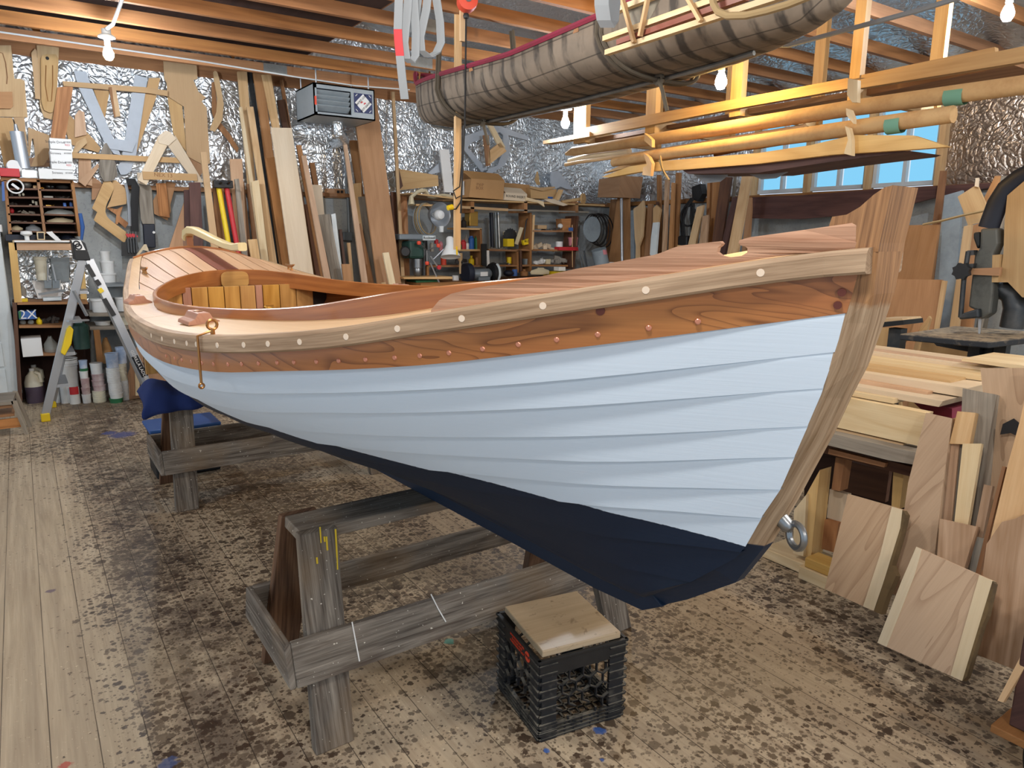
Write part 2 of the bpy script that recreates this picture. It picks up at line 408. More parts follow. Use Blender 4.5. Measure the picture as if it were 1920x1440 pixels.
def strake(k, side, name, mat):
    mb = MB(); ns = 54; rows = 7; grid = []
    vs_ = [-.12 if k else 0] + [i / (rows - 1) for i in range(rows)]
    ends = [send(k, max(v, 0)) if not (k == 9 and v > .99) else 1.142 for v in vs_]
    if k == 9: ends = [e if i < len(ends) - 1 else ends[-2] for i, e in enumerate(ends)]
    for i, v in enumerate(vs_):
        row = []
        for j in range(ns):
            t = j / (ns - 1); s = lerp(-2.8, ends[i], t ** .9)
            zz = zline(k, v, s); zz = max(zz, rab(s)); w = secw(s, zz)
            fade = min(max((1.36 - s) / .3, 0.1), 1)
            d = lerp(-.0015, .0155, max(v, 0)) * fade if v >= 0 else -.003
            if k == 9 and v > .9: d = .002
            row.append(bp(s, side * (w + d), zz))
        grid.append(row)
    last = []
    for p, j in zip(grid[-1], range(ns)):
        last.append(p - ST * side * .019)
    grid.append(last)
    vs = [p for r in grid for p in r]; uv = []
    for i, r in enumerate(grid):
        for p in r: uv.append(((p - B0).dot(AX), p.z * 1.0))
    fs = [[i * ns + j, i * ns + j + 1, (i + 1) * ns + j + 1, (i + 1) * ns + j] for i in range(len(grid) - 1) for j in range(ns - 1)]
    mb.add(vs, fs, uv, smooth=True); return mb.build(name, mat, boat)
# sheer strake has its own cathedral-grained cherry
def cherryfig():
    m, nt, b = newmat('cherry_sheer'); uv = uvn(nt)
    n1 = noise(nt, uv, 1., 2.2, .48, .55, sc=(1.9, 7.5, 1)); rg = math_(nt, 'FRACT', math_(nt, 'MULTIPLY', n1, 13.))
    line = mapr(nt, rg, .55, 1., 0, 1); line = math_(nt, 'POWER', line, 2.2)
    n2 = noise(nt, uv, 1., 3., .6, 0, sc=(6, 140, 1)); n3 = noise(nt, uv, 1., 2., .6, 0, sc=(1.5, 10, 1))
    f = math_(nt, 'ADD', math_(nt, 'MULTIPLY', line, .62), math_(nt, 'MULTIPLY', mapr(nt, n2, .35, .8), .22), clamp=True)
    base = mixc(nt, mapr(nt, n3, .3, .7), hexc('#a8683a'), hexc('#c08148'))
    nt.links.new(mixc(nt, f, base, hexc('#5a2d14')), b.inputs['Base Color']); b.inputs['Roughness'].default_value = .42
    b.inputs['Coat Weight'].default_value = .2; b.inputs['Coat Roughness'].default_value = .2; MATS['cherry_sheer'] = m
cherryfig()
for side in (1, -1):
    o = strake(0, side, 'sheer_strake', 'cherry_sheer'); o['label'] = 'varnished cherry sheer strake'
    for k in range(1, 10): strake(k, side, 'hull_strake', 'hull_paint')
# keel + stem
def extr(profile, hw, name, mat, g=None, bev=.003, parent=boat):
    mb = MB(); hws = hw if isinstance(hw, list) else [hw] * len(profile); n = len(profile)
    vs = [bp(s, h, z) for (s, z), h in zip(profile, hws)] + [bp(s, -h, z) for (s, z), h in zip(profile, hws)]
    fs = [list(range(n)), list(range(2 * n - 1, n - 1, -1))] + [[i, (i + 1) % n, (i + 1) % n + n, i + n] for i in range(n)]
    if g: gg = (bp(g[0], 0, g[1]) - bp(0, 0, 0)).normalized(); mb.add(vs, fs, g=gg)
    else: mb.add(vs, fs, g=AX)
    return mb.build(name, mat, parent, bevel=bev)
kp = [(-2.85,.617),(.5,.617),(.83,.614),(.989,.623),(1.05,.66),(1.0,.69),(.7,.685),(0,.69),(-.8,.70),(-1.6,.74),(-2.2,.83),(-2.8,.99)]
o = extr(kp, .028, 'keel', 'hull_paint'); o['label'] = 'dark blue keel and deadwood'
# stem: loft of horizontal slices: inner (rabbet side) -> cutwater
stz = [(.989,.623,1.0),(1.109,.70,1.0),(1.228,.79,1.0),(1.283,.885,1.0),(1.333,1.0,1.0),(1.36,1.07,1.0),(1.392,1.15,1.0),(1.416,1.222,1.0),(1.436,1.28,.8),(1.452,1.36,.5),(1.460,1.41,.28),(1.464,1.494,0.),(1.475,1.584,0.)]
rings = []
for (s, z, tp) in stz:
    hw = .046; cw = lerp(.046, .016, tp)
    inn = s - .13 if z < 1.5 else s - .10
    zi = z + .0
    # tilt slices to be normal to the stem at the forefoot
    ti = interp(z, [.62,.7,.8,.95,1.2], [.16,.12,.08,.03,0.])
    mid = s - interp(z, [.62,.8,1.0,1.28,1.41,1.49,1.584], [.05,.045,.03,.034,.03,.024,.03])
    if z > 1.5: inn = 1.38
    rings.append([bp(inn, hw, z + ti), bp(mid, hw, z + ti * .35), bp(s, cw, z), bp(s, -cw, z), bp(mid, -hw, z + ti * .35), bp(inn, -hw, z + ti)])
mb = MB(); mb.loft(rings[:-1], True, True, smooth=False)
top = [(1.375,1.47),(1.375,1.518),(1.38,1.537),(1.405,1.54),(1.426,1.552),(1.447,1.571),(1.462,1.581),(1.475,1.584),(1.464,1.494),(1.4635,1.48)]
n = len(top); vs = [bp(s, .0462, z) for s, z in top] + [bp(s, -.0462, z) for s, z in top]
mb.add(vs, [list(range(n)), list(range(2 * n - 1, n - 1, -1))] + [[i, (i + 1) % n, (i + 1) % n + n, i + n] for i in range(n)], g=V((.1, 0, 1)))
o = mb.build('stem', 'stem_oak', boat); o['label'] = 'oak stem, oiled darker at the head and bare below'
# rub rail
def sweep(name, sA, sB, ns, prof, mat, side, bev=0., parent=boat, wf=sW, zf=sZ):
    mb = MB(); rings = []
    for s in lin(sA, sB, ns): rings.append([bp(s, side * (wf(s) + a), zf(s) + b) for a, b in prof])
    mb.loft(rings, True, True, smooth=False); return mb.build(name, mat, parent, bevel=bev)
rail = [(-.004,-.040),(.016,-.040),(.021,-.036),(.021,-.006),(.016,.002),(-.004,.004)]
for side in (1, -1):
    o = sweep('rub_rail', -2.8, 1.455, 70, rail, 'oak', side); o['label'] = 'bare oak rub rail'
# toe rail with mooring chock, traced on the rail line
TOE = [(.796,1.356),(.812,1.376),(.835,1.390),(.88,1.403),(.932,1.414),(.984,1.426),(1.048,1.444),(1.10,1.456),(1.14,1.466),(1.156,1.470),(1.168,1.475),(1.180,1.482),(1.192,1.487),(1.243,1.495),(1.246,1.491),(1.244,1.487),(1.241,1.484),(1.240,1.476),(1.246,1.470),(1.256,1.467),(1.272,1.470),(1.279,1.476),(1.279,1.483),(1.276,1.486),(1.270,1.488),(1.267,1.492),(1.268,1.497),(1.28,1.502),(1.35,1.515),(1.42,1.527),(1.428,1.523),(1.43,1.494),(1.428,1.484)]
bot = [(s, sZ(s) - .004) for s in lin(1.42, .796, 24)]
def toerail(side):
    poly = TOE + bot; mb = MB(); n = len(poly); inner = []; outer = []
    for s, z in poly:
        w = max(sW(s) - .012, .044); outer.append(bp(s, side * w, z)); inner.append(bp(s, side * (w - .009), z))
    # triangulate in s,z
    from mathutils.geometry import tessellate_polygon
    tri = tessellate_polygon([[V((s, z, 0)) for s, z in poly]])
    fs = [list(t) for t in tri] + [[i + n for i in t][::-1] for t in tri] + [[i, (i + 1) % n, (i + 1) % n + n, i + n] for i in range(n)]
    uv = [(s, z) for s, z in poly] * 2; mb.add(outer + inner, fs, uv)
    o = mb.build('toe_rail', 'oak_red', boat); o['label'] = 'reddish oak toe rail with a mooring chock cut-out'; return o
toerail(1); toerail(-1)
# transom
def tw(q): return
mb = MB(); pts = []
for i in range(25):
    q = i / 24; z = lerp(.95, sZ(-2.8), q); pts.append((secw(-2.8, z), z))
crown = [(w, sZ(-2.8) + .065 * (1 - (w / .34) ** 2) + .012) for w in lin(.34, -.34, 17)]
poly = [(w, z) for w, z in pts] + crown + [(-w, z) for w, z in pts[::-1]]
n = len(poly)
mb.prism([bp(-2.79, w, z) for w, z in poly], AX * -.03, g=ST); o = mb.build('transom', 'cherry_coaming', boat, bevel=.003)
# deck
def camber(s, w): 
    c = interp(s, [-2.8, -1.9, -1.3, -.8, -.2, .6, 1.4], [.065, .045, .018, .02, .045, .06, .03]); return c * (1 - min(abs(w) / max(sW(s), .05), 1) ** 2)
CO = [(-2.06,0.,1.318),(-2.05,.08,1.317),(-2.02,.16,1.313),(-1.97,.25,1.302),(-1.88,.34,1.288),(-1.77,.41,1.274),(-1.64,.47,1.264),(-1.48,.52,1.258),(-1.3,.562,1.257),(-1.1,.60,1.262),(-.9,.63,1.268),(-.65,.64,1.270),(-.45,.625,1.273),(-.25,.60,1.282),(-.05,.575,1.294),(.15,.55,1.312),(.35,.53,1.336),(.5,.51,1.360),(.65,.475,1.386),(.8,.41,1.406),(.9,.34,1.420),(.97,.23,1.428),(1.0,.09,1.432),(1.005,0.,1.433)]
cws = [(s, w) for s, w, z in CO[:15]]
def coam_s(w):      # aft arc: station of the coaming at half breadth w
    w = abs(w); xs = [p[1] for p in cws]; ys = [p[0] for p in cws]; return interp(w, xs, ys)
def coam_w(s):
    if s < -2.06 or s > 1.005: return 0
    return interp(s, [p[0] for p in CO], [p[1] for p in CO])
def coam_z(s): return interp(s, [p[0] for p in CO], [p[2] for p in CO])
def deckz(s, w):
    z = sZ(s) + .001 + camber(s, w)
    if -2.06 < s < 1.0: z = min(z, coam_z(s) - .016)
    return z
def deckstrip(w0, w1, name, mat, s0=-2.78):
    """plank running fore and aft between half breadths w0<w1, ending at the coaming"""
    mb = MB(); rows = []; ns = 14
    for w in lin(w0, w1, 5):
        sa = s0
        while sW(sa) - .052 < abs(w) and sa < -1.0: sa += .01
        sb = coam_s(w) - .004
        if sb - sa < .02: sb = sa + .02
        rows.append([(s, w) for s in lin(sa, sb, ns)])
    vs = []; uv = []
    for r in rows:
        for s, w in r: vs.append(bp(s, w, deckz(s, w))); uv.append((s, w))
    n5 = len(vs); vs += [v - V((0, 0, .014)) for v in vs]; uv += uv
    fs = []
    for i in range(4):
        for j in range(ns - 1):
            a = i * ns + j; fs += [[a, a + 1, a + ns + 1, a + ns], [a + n5, a + ns + n5, a + ns + 1 + n5, a + 1 + n5]]
    ed = [i for i in range(ns)] + [(i) * ns + ns - 1 for i in range(1, 5)] + [4 * ns + j for j in range(ns - 2, -1, -1)] + [i * ns for i in range(3, 0, -1)]
    for i in range(len(ed)):
        a, b = ed[i], ed[(i + 1) % len(ed)]; fs.append([a, b, b + n5, a + n5])
    mb.add(vs, fs, uv); return mb.build(name, mat, boat)
KW = .055
o = deckstrip(-KW + .001, KW - .001, 'king_plank', 'mahogany'); o['label'] = 'dark mahogany king plank'
for side in (1, -1):
    x = KW
    for i in range(6):
        a, b = x + .0045, x + .0815; x += .083
        deckstrip(min(side * a, side * b), max(side * a, side * b), 'deck_plank', 'deck_cedar')
# under deck (dark caulking seen in the seams), and covering boards
def deckring(side, name, mat, s0, s1, ns, off, wi, wo, th=.014):
    mb = MB(); vs = []; uv = []; m = 5
    for s in lin(s0, s1, ns):
        a, b = wi(s), wo(s)
        for k in range(m):
            w = lerp(a, b, k / (m - 1)); vs.append(bp(s, side * w, deckz(s, w) + off)); uv.append((s, w))
    n0 = len(vs); vs += [v - V((0, 0, th)) for v in vs]; uv += uv; fs = []
    for i in range(ns - 1):
        for k in range(m - 1):
            a = i * m + k; fs += [[a, a + 1, a + m + 1, a + m], [a + n0, a + m + n0, a + m + 1 + n0, a + 1 + n0]]
        for k in (0, m - 1):
            a = i * m + k; fs.append([a, a + m, a + m + n0, a + n0])
    for i in (0, ns - 1):
        for k in range(m - 1): a = i * m + k; fs.append([a, a + 1, a + 1 + n0, a + n0])
    mb.add(vs, fs, uv); return mb.build(name, mat, boat)
for side in (1, -1):
    deckring(side, 'covering_board', 'oak_pale', -2.8, -1.56, 24, .001, lambda s: max(sW(s) - .05, coam_w(s)) if s < -1.75 else max(coam_w(s) + .004, lerp(sW(s) - .05, coam_w(s), min((s + 1.75) / .15, 1))), lambda s: sW(s))
    deckring(side, 'covering_board', 'oak_pale', -1.557, -.62, 20, .001, lambda s: coam_w(s), lambda s: sW(s))
    deckring(side, 'covering_board', 'oak_pale', -.617, 1.0, 40, .001, lambda s: min(coam_w(s), sW(s) - .03), lambda s: sW(s))
    deckring(side, 'deck_beam_shelf', 'seam_black', -2.78, -1.75, 24, -.010, lambda s: 0 if s < -2.07 else coam_w(s), lambda s: sW(s) - .01, .006)
    deckring(side, 'fore_deck', 'oak_pale', .99, 1.40, 16, .0, lambda s: 0.0, lambda s: sW(s) - .005)
# coaming
mb = MB(); rings = []
full = CO[:-1] + [(CO[-1][0], 0., CO[-1][2])]
loop = [(s, w, z) for s, w, z in full] + [(s, -w, z) for s, w, z in full[::-1][1:-1]]
def smooth(lp, it):
    for _ in range(it):
        q = []
        for i in range(len(lp)):
            a, b = lp[i], lp[(i + 1) % len(lp)]
            q += [tuple(lerp(u, v, .25) for u, v in zip(a, b)), tuple(lerp(u, v, .75) for u, v in zip(a, b))]
        lp = q
    return lp
loop = smooth(loop, 2); n = len(loop); rr = []
for i, (s, w, z) in enumerate(loop):
    a, b = loop[i - 1], loop[(i + 1) % n]; t = V((b[0] - a[0], b[1] - a[1], 0)).normalized(); nn = V((t.y, -t.x, 0))   # outward?
    if nn.dot(V((s + .5, w, 0))) < 0: nn = -nn
    dep = interp(s, [-2.0, -1.5, -1.2], [.085, .075, .10])
    def q(off, dz): return bp(s + nn.x * off, w + nn.y * off, z + dz)
    rr.append([q(0, -.003), q(-.004, 0), q(-.012, 0), q(-.016, -.003), q(-.016, -dep), q(0, -dep)])
rr.append(rr[0]); mb.loft(rr, True, False, smooth=True)
o = mb.build('coaming', 'cherry_coaming', boat); o['label'] = 'varnished oval cockpit coaming'
# butt block on the after coaming
mb = MB(); pl = []
for i in range(20):
    t = 2 * PI * i / 20; cx = math.copysign(abs(math.cos(t)) ** .5, math.cos(t)); sy = math.copysign(abs(math.sin(t)) ** .6, math.sin(t))
    pl.append(bp(-2.03 + .002, cx * .075 - .01, 1.263 + sy * .046))
mb.prism(pl, AX * .006, g=ST); mb.build('butt_block', 'stave', boat, bevel=.002)
# cockpit: staved bulkhead, sole and side ceiling
xw = -.50; i = 0; bs = -1.93
for wdt, mt in [(.085,'stave'),(.022,'stave'),(.10,'stave'),(.045,'mahogany_pale'),(.082,'stave'),(.083,'stave'),(.083,'stave'),(.083,'stave'),(.04,'mahogany_pale'),(.095,'stave'),(.095,'stave'),(.10,'stave')]:
    mb = MB(); mb.box(bp(bs, -(xw + wdt / 2) , 1.02), (wdt - .004, .016, .43), rot=math.radians(4), g=V((0, 0, 1))); mb.build('stave', mt, boat, bevel=.002); xw += wdt
mb = MB(); mb.box(bp(bs - .012, 0, 1.02), (1.0, .004, .43), rot=math.radians(4)); mb.build('bulkhead_backing', 'seam_black', boat)
mb = MB(); mb.tube([bp(bs + .012, .325, 1.135), bp(bs + .014, .275, 1.142), bp(bs + .012, .225, 1.135)], .006, 6); mb.tube([bp(bs + .012, .325, 1.135), bp(bs + .014, .275, 1.128), bp(bs + .012, .225, 1.135)], .006, 6); mb.build('strap_hinge', 'bronze', boat)
mb = MB(); mb.box(bp(bs + .012, -.15, 1.10), (.05, .01, .05), rot=math.radians(4)); mb.tube([bp(bs + .02, -.12, 1.12), bp(bs + .035, -.15, 1.09), bp(bs + .02, -.18, 1.10)], .008, 6); mb.lathe([(0, 0), (.016, .004), (.016, .018), (0, .024)], bp(bs + .012, -.15, 1.10), AX, 10); mb.build('door_latch', 'brass', boat)
deckring(1, 'cockpit_sole', 'stave', -1.9, .95, 16, -.42, lambda s: 0.0, lambda s: max(min(coam_w(s), secw(s, sZ(s) - .46) - .05), .02))
deckring(-1, 'cockpit_sole', 'stave', -1.9, .95, 16, -.42, lambda s: 0.0, lambda s: max(min(coam_w(s), secw(s, sZ(s) - .46) - .05), .02))
for side in (1, -1):   # inner ceiling
    mb = MB(); g = []
    for s in lin(-1.95, 1.0, 24): g.append([bp(s, side * (secw(s, z) - .02), z) for z in lin(max(.85, rab(s) + .05), sZ(s) - .03, 6)])
    mb.loft(g, False, False); mb.build('cockpit_lining', 'cherry', boat)
# tiller and rudder
def ribbon(path, mat, name, hw):
    mb = MB(); rings = []
    for i, (s, z, t) in enumerate(path):
        a, b = path[max(i - 1, 0)], path[min(i + 1, len(path) - 1)]; d = V((b[0] - a[0], b[1] - a[1])).normalized(); n = V((-d.y, d.x)) * t / 2; h = hw[i] if isinstance(hw, list) else hw
        rings.append([bp(s + n.x, h * .7, z + n.y), bp(s + n.x * .7, h, z + n.y * .7), bp(s - n.x * .7, h, z - n.y * .7), bp(s - n.x, h * .7, z - n.y), bp(s - n.x, -h * .7, z - n.y), bp(s - n.x * .7, -h, z - n.y * .7), bp(s + n.x * .7, -h, z + n.y * .7), bp(s + n.x, -h * .7, z + n.y)])
    mb.loft(rings, True, True); return mb.build(name, mat, boat)
ribbon([(-2.89,1.478,.05),(-2.87,1.515,.055),(-2.80,1.532,.05),(-2.68,1.528,.045),(-2.5,1.503,.042),(-2.3,1.473,.040),(-2.1,1.448,.038),(-1.95,1.438,.038),(-1.88,1.442,.042),(-1.83,1.444,.044)], 'tiller_ash', 'tiller', [.03,.03,.028,.026,.024,.022,.02,.02,.023,.023])
extr([(-2.83,.62),(-2.83,1.49),(-2.86,1.53),(-2.90,1.53),(-2.92,1.48),(-2.95,1.2),(-3.22,.95),(-3.28,.72),(-3.2,.62)], .02, 'rudder', 'cherry_coaming', (0, 1))
# oarlock blocks and oarlock
def oarblock(s, w, yawoff=0.):
    e = bp(s, w, deckz(s, w)); mb = MB(); L = .058; D = .045
    pr = [(-D,0),(D,0),(D * .95,.010),(D * .55,.018),(D * .35,.034),(-D * .35,.034),(-D * .55,.018),(-D * .95,.010)]
    t = V((AX.x, AX.y, 0)); a = 0
    rings = [[e + t * l + ST * (d * k) + V((0, 0, h if k > .8 else h)) for d, h in pr] for l, k in ((-L, 1), (L, 1))]
    mb.loft(rings, True, True, smooth=False); mb.add([], []); o = mb.build('oarlock_block', 'mahogany_pale', boat, bevel=.002)
    m2 = MB(); m2.lathe([(.012, 0), (.014, .002), (.006, .003), (.006, -.002)], e + V((0, 0, .034)), (0, 0, 1), 12); m2.build('socket_plate', 'bronze', o)
    return e
e1 = oarblock(-.19, .672); oarblock(-1.28, .625)
e3 = oarblock(-.19, -.672); oarblock(-1.28, -.625)
so = min(lin(-.3, .4, 141), key=lambda s: abs(proj(bp(s, sW(s) + .028, sZ(s) - .05))[0] - 372))
r0 = bp(so, sW(so) - .01, sZ(so) + .004); r1_ = bp(so, sW(so) + .027, sZ(so) - .004); mb = MB()
mb.torus(r0 + V((0, 0, .024)), AX, .012, .004, 12, 6); mb.tube([r0, r0 + V((0, 0, .014))], .006, 6); mb.tube([r0 + V((0, 0, .010)), r1_ + V((0, 0, .006)), r1_ - V((0, 0, .04)), r1_ - V((0, 0, .115))], .0035, 6)
mb.torus(r1_ - V((0, 0, .120)), AX, .006, .003, 10, 6); o = mb.build('oarlock', 'bronze', boat); o['label'] = 'bronze oarlock hanging over the rail'
for side in (1, -1):
    mb = MB(); e = bp(-2.22, side * .40, deckz(-2.22, .40)); 
    for k in (-.025, .025): mb.lathe([(.009, 0), (.006, .01), (.006, .024)], e + AX * k, (0, 0, 1), 8)
    mb.tube([e + AX * -.07 + V((0, 0, .034)), e + AX * -.03 + V((0, 0, .026)), e + AX * .03 + V((0, 0, .026)), e + AX * .07 + V((0, 0, .034))], [.004, .009, .009, .004], 8); mb.build('cleat', 'bronze', boat)
# bungs, rivets, plugs
def find_s(px, wf, zf, lo=-1.2, hi=1.46):
    best = None
    for i in range(400):
        s = lerp(lo, hi, i / 399); x, y = proj(bp(s, wf(s), zf(s)))
        if best is None or abs(x - px) < best[0]: best = (abs(x - px), s)
    return best[1]
def disc(s, w, z, r, name, mat, th=.0015, dome=False, slope=0):
    eps = .01; n = ST.copy(); t = (bp(s + eps, sW(s + eps), z) - bp(s - eps, sW(s - eps), z)).normalized(); n = V((0, 0, 1)).cross(t); n = n if n.dot(ST) > 0 else -n
    n = (n + V((0, 0, slope))).normalized()
    mb = MB(); mb.lathe([(0, -.002), (r, -.002), (r, th * .5), (r * .7, th), (0, th)] if dome else [(r, -.002), (r, th)], bp(s, w, z), n, 14); mb.build(name, mat, boat)
bungx = [(190,220),(250,220),(322,220),(388,220),(444,220),(560,220),(707,220),(842,220),(1030,220),(1283,220),(1573,220)]
bx = [x / 3 + 220 for x, _ in bungx] + [868, 1018, 1214, 1424, 1574.6, 1609]
for x in bx:
    s = find_s(x, lambda s: sW(s) + .021, lambda s: sZ(s) - .02, -.9); disc(s, sW(s) + .021, sZ(s) - .02, .0068, 'bung', 'bung', .0006)
rx = [x / 3 + 220 for x in (300,350,390,445,503,572,648,728,822,928,1025)] + [850, 916, 980, 1055, 1130, 1223, 1317] + [603, 646, 693, 747, 795]
for x in sorted(set(rx)):
    s = find_s(x, lambda s: secw(s, lapz(1, s) + .018), lambda s: lapz(1, s) + .018, -.8); z = lapz(1, s) + .02; disc(s, secw(s, z) + .0105, z, .0055, 'rivet', 'copper', .003, True, -.15)
for px, py, r in [(1591,507,.007),(1580,547,.007),(1573,573,.007),(1131,583,.0085)]:
    best = min(((lambda q: (abs(q[0] - px) + abs(q[1] - py), s, z))(proj(bp(s, secw(s, z) + .004, z))) for s in lin(1.0, 1.44, 90) for z in lin(1.2, 1.46, 60)), key=lambda t: t[0])
    disc(best[1], secw(best[1], best[2]) + .0075, best[2], r, 'wood_plug', 'plug', .001, False, -.2)
# bow eye
mb = MB(); cc = bp(1.344, 0, .931); ec = bp(1.292, 0, .968); d = (cc - ec).normalized()
mb.tube([ec, cc - d * .024, cc - d * .016], [.016, .015, .010], 10)
mb.torus(cc, (ST * .85 - AX * .4), .024, .007, 20, 8); o = mb.build('bow_eye', 'steel', boat); o['label'] = 'steel ring eye bolted through the stem'
# ================================================================ SETTING
YB, XR, ZS, ZJ = 7.9, 7.1, 1.93, 3.0
def floormat():
    m, nt, b = newmat('floor_planks'); P = posn(nt); sx = N(nt, 'ShaderNodeSeparateXYZ'); nt.links.new(P, sx.inputs[0])
    u = math_(nt, 'DIVIDE', math_(nt, 'ADD', sx.outputs[0], .084 + 12.4), .124); idx = math_(nt, 'FLOOR', u); fr = math_(nt, 'FRACT', u)
    ed = math_(nt, 'MINIMUM', fr, math_(nt, 'SUBTRACT', 1., fr))
    rnd = N(nt, 'ShaderNodeTexWhiteNoise', noise_dimensions='1D'); nt.links.new(idx, rnd.inputs['W'])
    cb = N(nt, 'ShaderNodeCombineXYZ'); nt.links.new(math_(nt, 'MULTIPLY', idx, 3.7), cb.inputs[2]); nt.links.new(sx.outputs[0], cb.inputs[0]); nt.links.new(sx.outputs[1], cb.inputs[1])
    gr = noise(nt, cb.outputs[0], 1., 4., .65, .2, sc=(60, 2.2, 1)); gr2 = noise(nt, cb.outputs[0], 1., 3., .6, 1.2, sc=(14, .9, 1))
    base = mixc(nt, mapr(nt, gr, .3, .75), hexc('#d0bea2'), hexc('#b09c82'))
    base = mixc(nt, math_(nt, 'MULTIPLY', mapr(nt, gr2, .4, .7), .45), base, hexc('#8e7c68'))
    base = mixc(nt, math_(nt, 'MULTIPLY', rnd.outputs[0], .35), base, hexc('#988670'))
    # drip stains: voronoi cells with random radius, gathered into dense patches
    dens = noise(nt, P, 1., 3., .6, .3, sc=(1.3, .8, 1))
    # the worn, dusty walkway at the left keeps far fewer stains
    walk = mapr(nt, math_(nt, 'ADD', sx.outputs[0], math_(nt, 'MULTIPLY', noise(nt, P, 2.5, 2), .25)), .08, .35)
    far = mapr(nt, sx.outputs[1], 4.4, 6.2)
    walk = math_(nt, 'MAXIMUM', walk, math_(nt, 'MULTIPLY', far, .9))
    dens = math_(nt, 'MULTIPLY', mapr(nt, dens, .06, .58), math_(nt, 'ADD', math_(nt, 'MULTIPLY', walk, .78), .22))
    dens = math_(nt, 'MULTIPLY', dens, mapr(nt, sx.outputs[0], 1.2, 2.0, 1., .80))
    def spots(scale, lo, hi, th):
        wv = N(nt, 'ShaderNodeTexNoise'); nt.links.new(P, wv.inputs['Vector']); wv.inputs['Scale'].default_value = scale * 2.2; wv.inputs['Detail'].default_value = 3
        vm = N(nt, 'ShaderNodeVectorMath', operation='MULTIPLY_ADD'); nt.links.new(wv.outputs['Color'], vm.inputs[0]); vm.inputs[1].default_value = (.8 / scale,) * 3; nt.links.new(P, vm.inputs[2])
        v = N(nt, 'ShaderNodeTexVoronoi'); nt.links.new(vm.outputs[0], v.inputs['Vector']); v.inputs['Scale'].default_value = scale; v.inputs['Randomness'].default_value = 1
        sc_ = N(nt, 'ShaderNodeSeparateColor'); nt.links.new(v.outputs['Color'], sc_.inputs[0])
        rad = math_(nt, 'MULTIPLY', math_(nt, 'SUBTRACT', math_(nt, 'MULTIPLY', dens, 1.05), math_(nt, 'MULTIPLY', sc_.outputs[0], th)), hi)
        return math_(nt, 'MULTIPLY', mapr(nt, math_(nt, 'SUBTRACT', rad, v.outputs['Distance']), -.04, .06), mapr(nt, sc_.outputs[1], 0, 1, .55, 1.))
    st = math_(nt, 'MAXIMUM', spots(44, 0, .88, .78), spots(23, 0, .70, 1.0))
    st = math_(nt, 'MAXIMUM', st, math_(nt, 'MULTIPLY', spots(85, 0, .75, .85), .8))
    hue = noise(nt, P, 1.6, 2)
    sc_ = mixc(nt, mapr(nt, hue, .35, .65), hexc('#3e2a1d'), hexc('#30241f'))
    film = math_(nt, 'MULTIPLY', math_(nt, 'MULTIPLY', mapr(nt, dens, .25, .9), mapr(nt, noise(nt, P, 3.2, 4, .65), .42, .66)), .26)
    base = mixc(nt, film, base, hexc('#66564a'))
    xb = math_(nt, 'ADD', sx.outputs[0], math_(nt, 'MULTIPLY', math_(nt, 'SUBTRACT', noise(nt, P, 1.4, 3, .6), .5), .5))
    band = math_(nt, 'MULTIPLY', math_(nt, 'MULTIPLY', mapr(nt, xb, .16, .3), mapr(nt, xb, .62, .42)), mapr(nt, noise(nt, P, 7, 4, .7), .36, .58))
    base = mixc(nt, math_(nt, 'MULTIPLY', band, .72), base, hexc('#4e4038'))
    col = mixc(nt, math_(nt, 'MULTIPLY', st, .93), base, sc_)
    # pale shavings, dust and paint flecks
    fl = noise(nt, P, 75, 2, .6); fd = noise(nt, P, 1.7, 3, .6)
    fleck = math_(nt, 'MULTIPLY', mapr(nt, fl, .66, .69), mapr(nt, fd, .42, .6))
    col = mixc(nt, math_(nt, 'MULTIPLY', fleck, .8), col, hexc('#e2d3b4'))
    dust = mapr(nt, noise(nt, P, 1.1, 4, .6), .5, .72); col = mixc(nt, math_(nt, 'MULTIPLY', dust, .35), col, hexc('#b7a586'))
    seam = mapr(nt, ed, .006, .016); brk = mapr(nt, noise(nt, cb.outputs[0], 1., 2, .5, 0, sc=(.01, 1.8, 1)), .35, .5)
    sf = math_(nt, 'MULTIPLY', math_(nt, 'SUBTRACT', 1., seam), math_(nt, 'ADD', math_(nt, 'MULTIPLY', brk, .65), .25))
    col = mixc(nt, sf, col, hexc('#3a2d22'))
    # spilled paint spots
    for (x, y, r, h) in SPLASH:
        d = N(nt, 'ShaderNodeVectorMath', operation='DISTANCE'); nt.links.new(P, d.inputs[0]); d.inputs[1].default_value = (x, y, 0)
        dd = math_(nt, 'ADD', d.outputs['Value'], math_(nt, 'MULTIPLY', math_(nt, 'SUBTRACT', noise(nt, P, 45, 3), .5), r * 1.6))
        col = mixc(nt, math_(nt, 'MULTIPLY', math_(nt, 'SUBTRACT', 1., mapr(nt, dd, r * .7, r)), .8), col, hexc(h))
    nt.links.new(col, b.inputs['Base Color']); nt.links.new(mapr(nt, st, 0, 1, .62, .42), b.inputs['Roughness']); b.inputs['Specular IOR Level'].default_value = .35
    bump(nt, b, math_(nt, 'ADD', math_(nt, 'MULTIPLY', seam, 1.), math_(nt, 'MULTIPLY', gr, .25)), .35, .004); MATS['floor'] = m
SPLASH = [(*atz(x, y, 0)[:2], r, h) for x, y, r, h in [(842,1203,.022,'#5fa89a'),(1125,1370,.022,'#3f68b0'),(1025,1408,.012,'#3f68b0'),(1130,1425,.01,'#3f60a0'),(315,1432,.03,'#4c5c86'),(95,1108,.02,'#6c5c6c'),(230,815,.10,'#4a548a'),(205,812,.06,'#4a548a'),(122,1435,.02,'#b84a40'),(550,1285,.02,'#a8ac94')]]
floormat()
